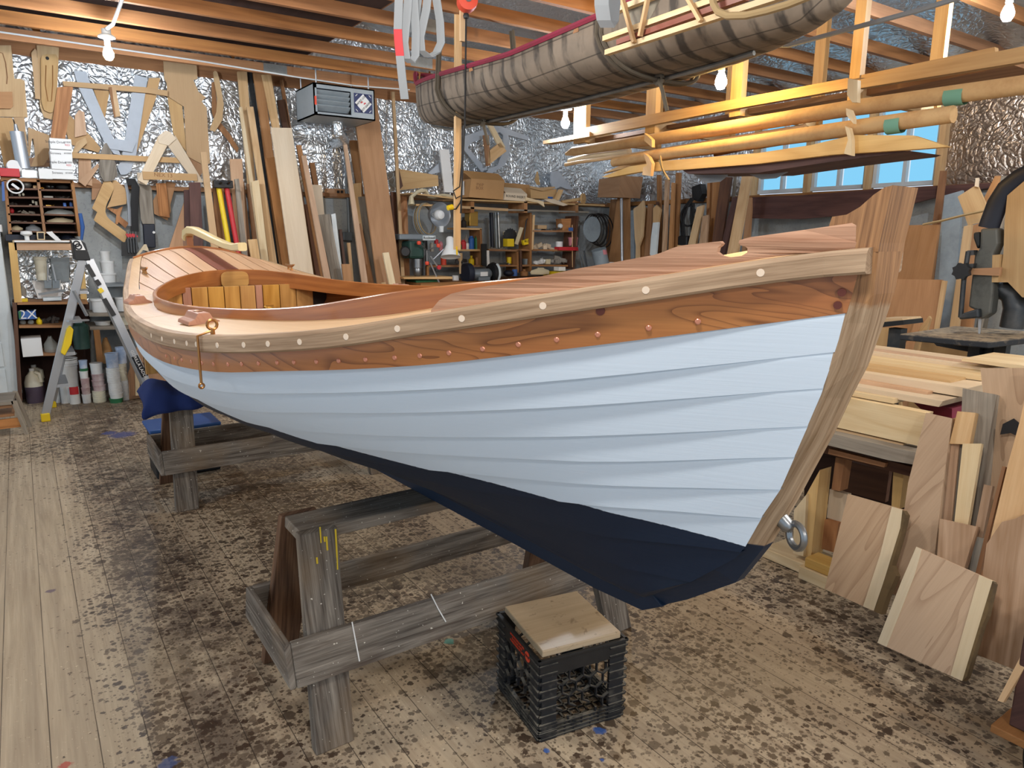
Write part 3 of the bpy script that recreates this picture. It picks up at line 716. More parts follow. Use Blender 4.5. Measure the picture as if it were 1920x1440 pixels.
def concrete(name, a, c):
    m, nt, b = newmat(name); P = posn(nt); n = noise(nt, P, 2.2, 6, .7); n2 = noise(nt, P, 40, 3, .6)
    col = mixc(nt, mapr(nt, n, .3, .7), hexc(a), hexc(c)); col = mixc(nt, math_(nt, 'MULTIPLY', mapr(nt, n2, .55, .7), .4), col, hexc('#6a6c6c'))
    nt.links.new(col, b.inputs['Base Color']); b.inputs['Roughness'].default_value = .9; bump(nt, b, n2, .2, .01); MATS[name] = m
concrete('concrete', '#8f9496', '#a9adac')
def foilmat(name, col):
    m, nt, b = newmat(name); P = posn(nt)
    w = N(nt, 'ShaderNodeVectorMath', operation='MULTIPLY_ADD'); nz = N(nt, 'ShaderNodeTexNoise'); nt.links.new(P, nz.inputs['Vector']); nz.inputs['Scale'].default_value = 3.; nt.links.new(nz.outputs['Color'], w.inputs[0]); w.inputs[1].default_value = (.35,) * 3; nt.links.new(P, w.inputs[2])
    v = N(nt, 'ShaderNodeTexVoronoi', feature='DISTANCE_TO_EDGE'); nt.links.new(w.outputs[0], v.inputs['Vector']); v.inputs['Scale'].default_value = 17.
    cr_ = math_(nt, 'MINIMUM', v.outputs['Distance'], .22); n1 = noise(nt, P, 30, 2, .5, 1.2); n2 = noise(nt, P, 7, 2, .5, .8)
    h = math_(nt, 'ADD', math_(nt, 'ADD', math_(nt, 'MULTIPLY', cr_, 1.1), math_(nt, 'MULTIPLY', n1, .28)), math_(nt, 'MULTIPLY', n2, 1.5))
    bump(nt, b, h, .42, .05); b.inputs['Base Color'].default_value = hexc(col); b.inputs['Metallic'].default_value = .9; b.inputs['Roughness'].default_value = .3; MATS[name] = m
foilmat('foil', '#dfe6ec'); foilmat('foil_brown', '#a3968a')
def struct_box(name, lo, hi, mat):
    mb = MB(); lo, hi = V(lo), V(hi); mb.box((lo + hi) / 2, hi - lo); return structure(mb.build(name, mat))
struct_box('floor', (-3.5, -4.5, -.12), (XR + .3, YB + .3, 0), 'floor')
# back wall: concrete stem wall, sill, foil-faced insulation, top plate
wb = struct_box('wall_back', (-3.5, YB, 0), (XR + .2, YB + .25, ZS), 'concrete')
def bulgefoil(o, ux, uy, L, H, nrm, nu, nv, step, name, parent, mat='foil', amp=.032):
    """quilted insulation blankets bulging between studs"""
    mb = MB(); g = []; o = V(o); nrm = V(nrm)
    for i in range(nu + 1):
        row = []
        for j in range(nv + 1):
            a = L * i / nu; c = H * j / nv; bul = abs(math.sin(PI * a / step)) ** .5
            rr = (random.random() - .5) * .012
            row.append(o + V(ux) * a + V(uy) * c + nrm * (amp * bul + rr))
        g.append(row)
    mb.loft(g, False, False); return mb.build(name, mat, parent)
bulgefoil((-3.5, YB - .01, ZS + .03), (1, 0, 0), (0, 0, 1), XR + 3.5, 2.15, (0, -1, 0), 110, 22, .55, 'foil_insulation', wb)
mb = MB(); mb.box(((XR - 3.5) / 2, YB + .05, ZS + .02), (XR + 3.5, .25, .04)); mb.build('sill_plate', 'brown_board', wb)
mb = MB(); mb.box(((XR - 3.5) / 2, YB - .02, 3.10), (XR + 3.5, .06, .15)); mb.build('top_plate', 'joist', wb)
mb = MB(); mb.box(((XR - 3.5) / 2, YB - .0, 3.28), (XR + 3.5, .04, .24)); mb.build('rim_board', 'joist', wb)
# right wall
WY0, WY1, WZ0, WZ1 = 3.38, 5.40, 2.0, 2.80
wr = struct_box('wall_right', (XR, -4.5, 0), (XR + .25, YB, ZS), 'concrete')
bulgefoil((XR + .03, WY1 + .03, ZS + .05), (0, 1, 0), (0, 0, 1), YB - WY1 - .03, 1.2, (-1, 0, 0), 30, 12, .55, 'foil_insulation', wr, 'foil')
bulgefoil((XR + .03, -4.4, ZS + .05), (0, 1, 0), (0, 0, 1), WY0 - .03 + 4.4, 1.2, (-1, 0, 0), 70, 12, .55, 'foil_insulation', wr, 'foil_brown')
bulgefoil((XR + .03, WY0 - .1, WZ1 + .03), (0, 1, 0), (0, 0, 1), WY1 - WY0 + .2, .4, (-1, 0, 0), 24, 5, .55, 'foil_insulation', wr, 'foil')
mb = MB(); mb.box((XR + .05, (YB - 4.5) / 2, ZS + .03), (.24, YB + 4.5, .05)); mb.build('sill_plate', 'brown_board', wr)
mb = MB(); mb.box((XR + .12, (YB - 4.5) / 2, 3.0), (.04, YB + 4.5, 2.4 - .15)); 
mb = MB()
for y in lin(-4.2, 3.2, 14): mb.box((XR + .05, y, 2.6), (.05, .04, 1.3))
mb.build('stud', 'joist', wr)
# windows: three double lights
m, nt, b = newmat('window_glass'); b.inputs['Base Color'].default_value = hexc('#a2e6ff'); b.inputs['Roughness'].default_value = .12; b.inputs['Transmission Weight'].default_value = 1.; b.inputs['IOR'].default_value = 1.05; MATS['window_glass'] = m
plain('window_white', '#c9cfd2', .5)
ys = lin(WY0, WY1, 4)
for k in range(3):
    y0, y1 = ys[k] + .03, ys[k + 1] - .03; fr = MB()
    for z in (WZ0 + .02, WZ1 - .02): fr.box((XR + .02, (y0 + y1) / 2, z), (.06, y1 - y0, .04))
    w = fr.build('window_%d' % (k + 1), 'window_white'); structure(w)
    for y in (y0 + .02, (y0 + y1) / 2, y1 - .02):
        mm = MB(); mm.box((XR + .02, y, (WZ0 + WZ1) / 2), (.05, .035, WZ1 - WZ0 - .08)); mm.build('window_mullion', 'window_white', w)
    for y in ((y0 * 3 + y1) / 4, (y0 + y1 * 3) / 4):
        mm = MB(); mm.box((XR + .05, y, (WZ0 + WZ1) / 2), (.006, (y1 - y0) / 2 - .055, WZ1 - WZ0 - .08)); mm.build('pane', 'window_glass', w)
tr = MB()
for y in ys: tr.box((XR - .01, y, (WZ0 + WZ1) / 2 - .02), (.10, .055, WZ1 - WZ0 + .16))
tr.box((XR - .01, (WY0 + WY1) / 2, WZ1 + .05), (.10, WY1 - WY0 + .1, .07)); t = tr.build('trim_1', 'joist_light'); structure(t)
# ceiling: joists, loft boards over the left half, foil between rafters on the right
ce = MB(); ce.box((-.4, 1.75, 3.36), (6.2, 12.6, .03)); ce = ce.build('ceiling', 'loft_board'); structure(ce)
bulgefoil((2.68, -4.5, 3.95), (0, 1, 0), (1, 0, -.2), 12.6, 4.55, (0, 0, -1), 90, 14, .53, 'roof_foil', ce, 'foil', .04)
mb = MB(); mb.box((2.7, 1.75, 3.65), (.04, 12.6, .6)); mb.build('loft_edge', 'joist', ce)
jy = 7.22
k = 0
while jy > -4.2:
    mb = MB(); mb.box(((XR - 3.5) / 2, jy, ZJ + .045), (XR + 3.5, .042, .09)); mb.build('joist', 'joist', ce)
    if k % 2 == 0:
        mb = MB(); mb.box((2.2 + .5 * (k % 3), jy - .0225, ZJ + .046), (.22, .003, .085)); mb.build('truss_plate', 'plate_metal', ce)
    jy -= .53; k += 1
# ================================================================ SAWHORSES
def greywood():
    m, nt, b = newmat('weathered_wood'); c, f, n2 = woodcol(nt, '#9d9488', '#4f463e', 5, .5, .8)
    P = posn(nt); uv = uvn(nt)
    st = mapr(nt, noise(nt, uv, 1., 4, .65, .3, sc=(3, 16, 1)), .52, .72); c = mixc(nt, math_(nt, 'MULTIPLY', st, .75), c, hexc('#4a3a2e'))
    sp = mapr(nt, noise(nt, P, 85, 2, .5), .71, .73); c = mixc(nt, math_(nt, 'MULTIPLY', sp, .85), c, hexc('#e8e2d4'))
    br = mapr(nt, noise(nt, P, 4, 3), .5, .7); c = mixc(nt, math_(nt, 'MULTIPLY', br, .4), c, hexc('#8f7452'))
    nt.links.new(c, b.inputs['Base Color']); b.inputs['Roughness'].default_value = .75; bump(nt, b, n2, .4, .006); MATS['weathered_wood'] = m
greywood()
wood('weathered_brown', '#8a6a52', '#4a3428', 5, .5, .7, .8)
HX0, HX1, HY = .56, 1.83, 2.12
sh = thing('sawhorse', (1.19, HY, 0), 'weathered grey wooden sawhorse under the bow with yellow paint drips on its near leg', 'sawhorse', 'sawhorses under the boat')
mb = MB(); mb.box(((HX0 + HX1) / 2 + .02, HY, .594), (HX1 - HX0 - .07, .16, .04)); mb.build('top_beam', 'weathered_wood', sh, bevel=.004)
for x in (HX0 + .06, HX1 - .06):
    for sy in (-1, 1):
        mb = MB(); yb = HY + sy * .275; yt = HY + sy * .086; lx = .045 if x < 1.2 else -.045
        mb.prism([(x - .06, yb - .02, 0), (x + .06, yb - .02, 0), (x + .06 + lx, yt - .02, .614), (x - .06 + lx, yt - .02, .614), ], (0, .04, 0), g=(0, -sy * .19, .617))
        mb.build('leg', 'weathered_wood' if sy < 0 else 'weathered_brown', sh, bevel=.004)
def hy(z, sy): return HY + sy * (.275 - .189 * z / .617)
for sy in (-1, 1):
    mb = MB(); y0, y1 = hy(.21, sy) + sy * .022, hy(.335, sy) + sy * .022
    mb.prism([(HX0 - .03, y0, .21), (HX1 + .02, y0, .21), (HX1 + .02, y1, .335), (HX0 - .03, y1, .335)], (0, sy * .022, 0), g=(1, 0, 0)); mb.build('side_board', 'weathered_wood', sh, bevel=.004)
for x in (HX0 - .03, HX1 + .025):
    mb = MB(); mb.prism([(x, hy(.21, -1) - .04, .21), (x, hy(.21, 1) + .04, .21), (x, hy(.335, 1) + .04, .335), (x, hy(.335, -1) - .04, .335)], (-.02, 0, 0), g=(0, 1, 0)); mb.build('end_board', 'weathered_wood', sh, bevel=.004)
clone(sh, (.0, 2.26, 0), 'weathered grey wooden sawhorse under the stern with a dark blue towel on its end')
def legface(px, py): return at(px, py, (0, HY - .297, 0), (0, -1, .306))
drips = MB()
for x0, y0, x1, y1, w in [(600,988,602,1018,3),(612,1006,614,1032,4),(629,992,632,1045,4),(632,1040,633,1068,3),(594,1045,595,1057,4),(608,1006,609,1016,4)]:
    a, b_ = legface(x0, y0), legface(x1, y1); drips.bar(a, b_, w * .0013, .0015, (0, -1, .3))
ln_ = MB()
def sidep(px, py): return at(px, py, (0, hy(.21, -1) - .046, .21), (0, -1, .306))
for p_, q_ in (((660,1166),(674,1240)), ((808,1114),(822,1142)), ((822,1142),(836,1166))): ln_.bar(sidep(*p_), sidep(*q_), .004, .0015, (0, -1, .3))
ln_.build('chalk_line', 'paper', sh)
drips.build('paint_drips', 'yellow', sh)
# navy towel over the rear horse's end
rb = V((.56, 4.38, .617))
mb = MB(); g = []
prof = [(-.165,-.075),(-.150,-.03),(-.125,.012),(-.05,.016),(.03,.018),(.09,.03),(.14,.035),(.20,.02)]
for i in range(13):
    x = -.085 + .40 * i / 12; row = []
    for j, (dy, dz) in enumerate(prof):
        fl = .016 * math.sin(i * 1.5 + j * .8) if j < 2 or j > 4 else 0
        lo = (-.055 if j > 1 else -.035) * max(0, 1 - i / 2.2) + (.035 * max(0, (i - 8) / 4) if j < 2 else 0)
        up = .045 * max(0, 1 - abs(i - 2) / 4) if 3 <= j else 0
        row.append(rb + V((x - .02 * (j < 2) * max(0, 1 - i / 3), dy + fl, dz + lo + up + (.01 * math.sin(i * 2.1) if j in (2, 3, 4) else 0))))
    g.append(row)
mb.loft(g, False, False); o = mb.build('towel', 'navy_cloth', subsurf=1); md = o.modifiers.new('solid', 'SOLIDIFY'); md.thickness = .008
tag(o, 'dark blue towel draped over the end of the rear sawhorse', 'towel')
# ================================================================ MILK CRATE AND BOARD
CA = math.radians(-9.5); ex = V((math.cos(CA), math.sin(CA), 0)); ey = V((-ex.y, ex.x, 0)); CB = V((1.138, 1.506, 0)) + ex * .15 + ey * .15
cr = thing('milk_crate', CB, 'black plastic milk crate with a red round logo standing by the front sawhorse', 'crate')
def cbox(mb, u, v, z, su, sv, sz): mb.box(CB + ex * u + ey * v + V((0, 0, z)), (su, sv, sz), rot=CA)
S_ = .148; Hc = .275
mb = MB()
for a in (-1, 1):
    cbox(mb, a * S_, 0, .245, .010, .30, .055); cbox(mb, 0, a * S_, .245, .30, .010, .055)
    cbox(mb, a * (S_ + .004), 0, .271, .012, .314, .008); cbox(mb, 0, a * (S_ + .004), .271, .314, .012, .008)
mb.build('rim_band', 'black_plastic', cr, bevel=.001)
for a in (-1, 1):
    for b_ in (-1, 1):
        mb = MB()
        cbox(mb, a * (S_ - .0), b_ * (S_ - .03), .11, .010, .05, .22); cbox(mb, a * (S_ - .03), b_ * S_, .11, .05, .010, .22)
        for z in lin(.03, .255, 9): cbox(mb, a * (S_ + .006), b_ * (S_ - .025), z, .008, .062, .005); cbox(mb, a * (S_ - .025), b_ * (S_ + .006), z, .062, .008, .005)
        mb.build('corner_post', 'crate_plastic', cr)
# honeycomb side panels
def honey(c, u, n):
    mb = MB(); R = .028
    rows = []
    for r in range(4):
        for q in range(5):
            cx = (q - 2) * R * 1.732 + (R * .866 if r % 2 else 0); cz = .075 + r * R * 1.5
            if abs(cx) > .11 or (r < 2 and abs(cx) < .055 and r == 0): continue
            for k in range(6):
                t0 = PI / 2 + k * PI / 3; t1 = t0 + PI / 3
                a_ = c + u * (cx + R * math.cos(t0)) + V((0, 0, cz + R * math.sin(t0))); b2 = c + u * (cx + R * math.cos(t1)) + V((0, 0, cz + R * math.sin(t1)))
                if k < 3: mb.bar(a_, b2, .0095, .0038, n.cross(b2 - a_))
    mb.build('honeycomb_panel', 'crate_plastic', cr)
    mb = MB()
    for z in (.008, .021, .034, .047): mb.bar(c + u * -.15 + V((0, 0, z)), c + u * .15 + V((0, 0, z)), .014, .004)
    for k in range(9): mb.bar(c + u * (-.12 + .03 * k), c + u * (-.12 + .03 * k) + V((0, 0, .05)), .005, .005, u)
    mb.torus(c + V((0, 0, .062)), n, .05, .004, 20, 6, 0, 0, PI)
    mb.build('lower_grid', 'crate_plastic', cr)
for s_ in (-1, 1):
    honey(CB + ey * (s_ * S_), ex, ey); honey(CB + ex * (s_ * S_), ey, ex)
mb = MB(); 
for k in range(9): cbox(mb, -.12 + .03 * k, 0, .006, .006, .29, .006); cbox(mb, 0, -.12 + .03 * k, .006, .29, .006, .006)
mb.build('bottom_grid', 'crate_plastic', cr)
lc = CB - ex * (S_ + .0056)
mb = MB(); mb.lathe([(.017, 0), (.017, .001)], lc + ey * -.075 + V((0, 0, .246)), -ex, 20); lg = mb.build('round_logo', 'red_orange', cr)
lettering('DVA', 'logo_lettering', lc + ey * -.075 + V((0, 0, .246)) - ex * .0012, -ey, (0, 0, 1), .013, 'black_plastic', cr)
for i, tx in enumerate(['UNAUTHORIZED USE', 'IS ILLEGAL AND', 'PUNISHABLE BY LAW']): lettering(tx, 'warning_lettering', lc + ey * .0 + V((0, 0, .258 - i * .011)) - ex * .0002, -ey, (0, 0, 1), .0105, 'red_orange', cr, align='CENTER')
mb = MB(); A2 = CA - .02
mb.box(CB + ex * .002 + ey * .0 + V((0, 0, .2865)), (.272, .285, .022), rot=A2, g=ex)
m, nt, b = newmat('stained_board'); c, f, n2 = woodcol(nt, '#c9b496', '#a38a68', 4, .4, .3); P = posn(nt); st = mapr(nt, noise(nt, P, 28, 4, .6, .6), .60, .70)
c = mixc(nt, math_(nt, 'MULTIPLY', st, .7), c, hexc('#6a5238')); nt.links.new(c, b.inputs['Base Color']); b.inputs['Roughness'].default_value = .34; MATS['stained_board'] = m
tag(mb.build('wood_board', 'stained_board', bevel=.003), 'square stained wooden board lying on top of the black milk crate', 'board')
# ================================================================ BACK WALL, LEFT: patterns and shelving
def c1(X, Y): return X / 4, Y / 4 + 60
def c5(X, Y): return 160 + X / 9.6, 330 + Y / 9.6
def flat(name, label, cat, pts, y, mat, th=.012, g=None, cv=None, group=None, parent=None, bevel=0.):
    """a flat board or pattern hanging in a plane parallel to the back wall"""
    P = [aty(*(cv(*p) if cv else p), y) for p in pts]
    mb = MB(); mb.prism(P, (0, th, 0), g=g); o = mb.build(name, mat, parent, bevel=bevel)
    if parent is None: tag(o, label, cat, group)
    return o
YP = YB - .11
T = 'patterns on the back wall'
R = [
('plywood_pattern','tan plywood pattern at the left edge of the photo with a long slot','pattern',[(-80,100),(82,100),(108,350),(150,350),(185,365),(207,640),(-80,632)],.03,'tan_ply'),
('plywood_pattern','small brown panel with rounded corner hung on the leftmost plywood pattern','panel',[(-60,448),(92,448),(98,555),(82,574),(-60,572)],-.01,'brown_ply'),
('plywood_pattern','tan pattern with pencilled notes above the red box','pattern',[(-60,638),(90,642),(160,870),(155,1010),(30,1010),(0,850),(-60,760)],0.,'tan_board'),
('plywood_pattern','narrow tan pattern tapering down beside the pencilled one','pattern',[(100,640),(182,640),(212,900),(165,910),(150,800)],.02,'tan_board'),
('plywood_pattern','forked tan pattern above the clear plastic box','pattern',[(212,715),(372,775),(375,930),(330,1000),(230,1010),(262,930),(250,800),(240,800),(225,930),(212,930)],.03,'tan_board'),
('plywood_pattern','brown board corner behind the stack of white boxes','pattern',[(300,870),(372,870),(372,1010),(200,1010),(190,950),(300,935)],.04,'brown_ply'),
('plywood_pattern','tall tan backing board behind the round-ended pattern','pattern',[(275,100),(443,100),(430,420),(395,660),(330,640),(300,560)],.03,'tan_ply'),
('batten','narrow tan batten hanging left of the round-ended pattern','batten',[(235,155),(262,125),(275,140),(302,505),(265,500)],.01,'tan_board'),
('plywood_board','reddish plywood board with wavy grain standing on the white boxes','board',[(430,415),(550,405),(490,810),(376,805)],-.03,'fir_red'),
('plywood_pattern','tan strip slanting behind the left arm of the white V pattern','pattern',[(700,430),(822,440),(785,655),(740,540)],.03,'tan_board'),
('plywood_pattern','long tan strip slanting behind the right arm of the white V pattern','pattern',[(1118,345),(1202,345),(1168,500),(1062,800),(1030,895),(990,900),(1020,760)],.02,'tan_board'),
('cardboard_pattern','tall notched brown cardboard pattern under the bulb wire','pattern',[(1225,215),(1475,250),(1482,350),(1450,360),(1490,450),(1545,490),(1512,520),(1550,570),(1575,985),(1530,1000),(1400,930),(1380,560),(1255,480),(1250,380),(1232,350)],.0,'tan_board'),
('plywood_pattern','tan board hanging below the notched cardboard pattern','pattern',[(1255,480),(1365,540),(1400,900),(1330,820),(1300,760)],.03,'tan_ply'),
('plywood_pattern','brown wedge between the tall cardboard pattern and the A-shaped frame','pattern',[(1395,930),(1440,770),(1530,900),(1560,1000),(1500,1080)],.02,'brown_ply'),
('plywood_pattern','curved boomerang pattern right of the notched cardboard','pattern',[(1600,300),(1612,290),(1628,300),(1645,350),(1678,540),(1668,660),(1612,748),(1572,735),(1622,600),(1630,500),(1605,360)],-.02,'tan_ply'),
('plywood_pattern','dark brown curved pattern behind the boomerang pattern','pattern',[(1588,380),(1610,370),(1640,660),(1720,760),(1790,870),(1780,905),(1700,800),(1620,700),(1590,600)],.03,'brown_board'),
('plywood_board','pinkish pointed board left of the white V pattern','board',[(562,625),(592,585),(632,600),(650,770),(560,790)],.0,'pink_board'),
('plywood_pattern','small tan V block propped on the lower rail','pattern',[(540,905),(575,825),(640,790),(655,830),(580,905)],-.03,'tan_ply'),
('plywood_pattern','tan pattern slanting behind the lower rail','pattern',[(495,730),(520,620),(700,800),(755,870),(740,905),(520,840)],.03,'tan_board'),
('plywood_board','pale upright board below the lower rail beside the dark pattern','board',[(590,950),(682,955),(692,1155),(590,1130)],.0,'pink_board'),
('plywood_pattern','dark weathered rudder pattern hanging over the lower rail','pattern',[(785,835),(800,832),(838,900),(868,990),(882,1070),(850,1115),(780,1122),(745,1060),(742,1000),(757,900)],-.04,'grey_board'),
('plywood_board','reddish board slanting right of the pigeonhole shelf','board',[(590,1120),(735,985),(745,1010),(640,1160)],-.02,'pink_board'),
]
for nm, lb, ct, pts, dy, mt in R: flat(nm, lb, ct, pts, YP + dy, mt, cv=c1, group=T)
# round-ended pattern with a groove
pts = [(305,200),(320,172),(350,165),(420,168),(438,200),(428,420),(408,560),(395,602),(372,606),(330,585),(310,520)]
o = flat('plywood_pattern', 'long round-ended plywood pattern hanging on a nail left of the bulb', 'pattern', pts, YP, 'tan_ply', .016, cv=c1, group=T)
mb = MB(); mb.tube([aty(*c1(x, y), YP - .002) for x, y in [(345,250),(340,400),(360,520),(385,520),(395,400),(395,250)]], .004, 5); mb.build('pencil_outline', 'brown_board', o)
mb = MB(); mb.lathe([(.014, 0), (.014, -.004)], aty(*c1(355,197), YP - .004), (0, 1, 0), 10); mb.build('nail_hole', 'ink', o)
# slot in the leftmost pattern
mb = MB(); mb.tube([aty(*c1(x, y), YP + .027) for x, y in [(-20,150),(20,160),(42,230),(55,340),(50,390)]], .004, 5); mb.build('pencil_outline', 'brown_board', next(o for o in COL.objects if o.name == 'plywood_pattern'))
# rails with patterns hung on them
rl = flat('pattern_rail', 'long tan rail nailed high across the hanging patterns', 'rail', [(470,368),(1105,415),(1258,440),(1258,480),(1105,457),(478,404)], YP - .05, 'tan_board', .03, cv=c1)
flat('pattern_rail', 'lower tan rail nailed across behind the A-shaped frame', 'rail', [(538,905),(1392,945),(1392,985),(540,945)], YP - .05, 'tan_board', .03, cv=c1)
br = thing('hook_bracket', aty(*c1(860,640), YP - .06), 'tan wooden bracket hanging from the upper rail inside the V', 'bracket')
flat('arm', '', '', [(820,415),(865,405),(905,630),(862,638)], YP - .09, 'pine', .03, cv=c1, parent=br); flat('arm', '', '', [(815,415),(838,412),(868,640),(858,640)], YP - .11, 'brown_board', .02, cv=c1, parent=br)
vt = thing('v_pattern', aty(*c1(880,920), YP), 'large white painted V-shaped pattern in the middle of the patterns', 'pattern')
flat('left_arm', '', '', [(552,290),(645,298),(690,420),(905,925),(852,912),(770,800),(590,415)], YP - .01, 'pale_pattern', cv=c1, parent=vt)
flat('right_arm', '', '', [(1008,320),(1107,345),(1020,928),(918,925),(990,460)], YP + .0, 'pale_pattern', cv=c1, parent=vt)
flat('cross_bar', '', '', [(768,790),(1025,820),(990,902),(800,872)], YP - .025, 'pale_pattern', cv=c1, parent=vt)
flat('tail_piece', '', '', [(905,975),(1000,975),(985,1040),(945,1070),(905,1070),(880,1010)], YP + .01, 'pale_pattern', cv=c1, parent=vt)
af = thing('a_frame_pattern', aty(*c1(1260,1140), YP - .08), 'pale plywood A-shaped frame hung over the lower rail', 'pattern')
flat('left_leg', '', '', [(1185,785),(1255,850),(1100,1148),(1035,1110)], YP - .09, 'birch', cv=c1, parent=af)
flat('right_leg', '', '', [(1250,842),(1315,775),(1525,1125),(1470,1140)], YP - .085, 'birch', cv=c1, parent=af)
flat('gusset', '', '', [(1240,738),(1280,750),(1322,800),(1265,852),(1190,832),(1183,785)], YP - .10, 'birch', cv=c1, parent=af)
o = flat('cross_bar', '', '', [(1068,1045),(1475,1065),(1482,1116),(1075,1105)], YP - .11, 'tan_board', .014, cv=c1, parent=af); o['label'] = 'tan cross bar with a pencilled name'
lettering('NEX 13', 'pencil_writing', aty(*c1(1225,1075), YP - .112), (1, 0, -.02), (0, 0, 1), .05, 'brown_board', af)
# lower group, second zoom
R = [
('plywood_pattern','brown board hanging left of the tan elbow pattern','pattern',[(120,0),(270,100),(300,160),(180,420),(115,430)],.04,'brown_ply'),
('plywood_pattern','tan elbow-shaped knee pattern with pencilled notes','pattern',[(385,50),(420,65),(480,120),(508,170),(505,250),(450,380),(390,490),(370,560),(360,640),(385,720),(440,785),(770,1035),(712,1212),(150,795),(215,650),(120,580),(340,80)],-.02,'tan_ply'),
('plywood_pattern','yellowish five-sided pattern behind the elbow pattern','pattern',[(480,70),(560,80),(720,225),(765,270),(735,505),(390,570),(450,440),(505,260)],.0,'tan_board'),
('plywood_pattern','reddish crossed offcut below the five-sided pattern','pattern',[(560,600),(680,540),(620,720),(780,850),(720,940),(600,830),(580,870),(540,860),(560,700),(390,580),(400,560)],.04,'fir_red'),
('wood_board','grey weathered board hanging above the navy tool case','board',[(945,160),(1165,165),(1195,230),(1240,860),(1035,860),(1000,780)],.02,'grey_board'),
('plywood_pattern','pale corner of a board hanging beside the dark strap','pattern',[(930,-60),(1140,-60),(1080,165),(945,130)],.0,'birch'),
('plywood_board','reddish tan board on a nail below the A-shaped frame','board',[(1270,130),(1450,130),(1522,750),(1335,715)],-.02,'fir_red'),
('plywood_board','brown board behind the reddish board below the A-shaped frame','board',[(1220,440),(1280,330),(1470,100),(1630,130),(1530,520),(1540,640),(1480,800),(1240,680)],.03,'brown_ply'),
]
for nm, lb, ct, pts, dy, mt in R: flat(nm, lb, ct, pts, YP + dy, mt, cv=c5, group=T)
s_ = MB(); s_.tube([aty(*c5(x, y), YP - .03) for x, y in [(740,105),(860,110),(905,200),(890,420),(880,700),(890,1000)]], .035, 4, flat=.25, up=(1, 0, 0)); tag(s_.build('rubber_strap', 'black_rubber'), 'black rubber strap hanging beside the grey weathered board', 'strap')
s_ = MB(); s_.tube([aty(*c5(x, y), YP - .03) for x, y in [(720,120),(760,300),(790,600),(800,900)]], .014, 6); tag(s_.build('metal_strip', 'aluminium'), 'thin metal strip hanging left of the black strap', 'strip')
mb = MB(); mb.prism([aty(*c5(x, y), YP - .06) for x, y in [(1040,870),(1250,865),(1270,1290),(1065,1290)]], (0, .05, 0)); o = mb.build('battery_case', 'dark_navy', bevel=.008); tag(o, 'dark navy plastic tool case on the wall left of the tiller', 'case')
mb = MB(); mb.lathe([(.012, 0), (.012, -.006)], aty(*c5(1232,1015), YP - .065), (0, 1, 0), 8); mb.build('indicator_light', 'paper', o)
cl = thing('clamp_bundle', aty(*c5(820,1200), YP - .08), 'bundle of black bar clamps with red handles left of the tiller', 'clamps')
for k in range(4):
    x = 750 + k * 50; mb = MB(); mb.bar(aty(*c5(x, 1000), YP - .06 - .01 * k), aty(*c5(x + 30, 1380), YP - .06 - .01 * k), .03, .012); mb.build('clamp_bar', 'dark_steel', cl)
    mb = MB(); mb.bar(aty(*c5(x - 12, 1040), YP - .09), aty(*c5(x + 30, 1100), YP - .09), .025, .02); mb.build('clamp_handle', 'red', cl)
mb = MB(); mb.prism([aty(*c5(x, y), YP - .05) for x, y in [(660,1190),(720,1190),(740,1130),(920,1120),(960,1300),(900,1440),(660,1440)]], (0, .04, 0)); mb.build('clamp_jaws', 'black_plastic', cl)
mb = MB(); mb.prism([aty(*c5(x, y), YP - .12) for x, y in [(920,1420),(1060,1230),(1100,1230),(1150,1360),(1040,1330),(970,1420)]], (0, .03, 0)); tag(mb.build('plywood_hook', 'pine_pale'), 'pale curved wooden hook lying just behind the port end of the transom', 'hook')
mb = MB(); p0 = aty(152, 405, 7.3); mb.loft([[p0 + V((dx * s_, 0, dz)) for dx, s_ in ((-.035, 1), (.035, 1))] for dz in (0,)] , False, False) if False else mb.tube([aty(150,400,7.3), aty(155,425,7.3), aty(153,450,7.3)], [.03,.035,.02], 8, flat=.5); tag(mb.build('scrub_brush', 'blue'), 'blue and white brush hanging beside the pigeonhole shelf', 'brush')
# things on the pigeonhole shelf
YS = 7.50
def c6(X, Y): return X * .1528, 240 + Y * .1528
ps = thing('pigeonhole_shelf', aty(*c6(500,1290), YS + .15), 'dark wooden pigeonhole shelf full of small parts at the left', 'shelf')
def seg(p, q, t, mat, name, parent, dep=.28, y=YS, cv=c6):
    a, b = aty(*cv(*p), y), aty(*cv(*q), y); d = (b - a).normalized(); n = V((-d.z, 0, d.x)) * t / 2
    mb = MB(); mb.prism([a - n, b - n, b + n, a + n], (0, dep, 0), g=d); return mb.build(name, mat, parent)
seg((5,625),(880,655),.03,'brown_board','top_board',ps); seg((60,640),(125,1300),.025,'brown_board','side_board',ps); seg((885,650),(980,1330),.025,'brown_board','side_board',ps); seg((468,640),(550,1300),.022,'brown_board','divider',ps)
L_ = [((85,748),(465,750)),((95,852),(475,855)),((90,955),(482,960)),((100,1058),(495,1066)),((110,1160),(520,1165)),((125,1265),(545,1275))]
R_ = [((480,760),(890,768)),((510,868),(895,875)),((520,965),(905,975)),((530,1060),(915,1072)),((545,1165),(930,1172)),((560,1275),(950,1280))]
for p, q in L_ + R_: seg(p, q, .014, 'dark_board', 'shelf_board', ps)
flat('back_board', '', '', [(60,640),(890,655),(975,1330),(125,1310)], YS + .28, 'loft_board', .01, cv=c6, parent=ps)
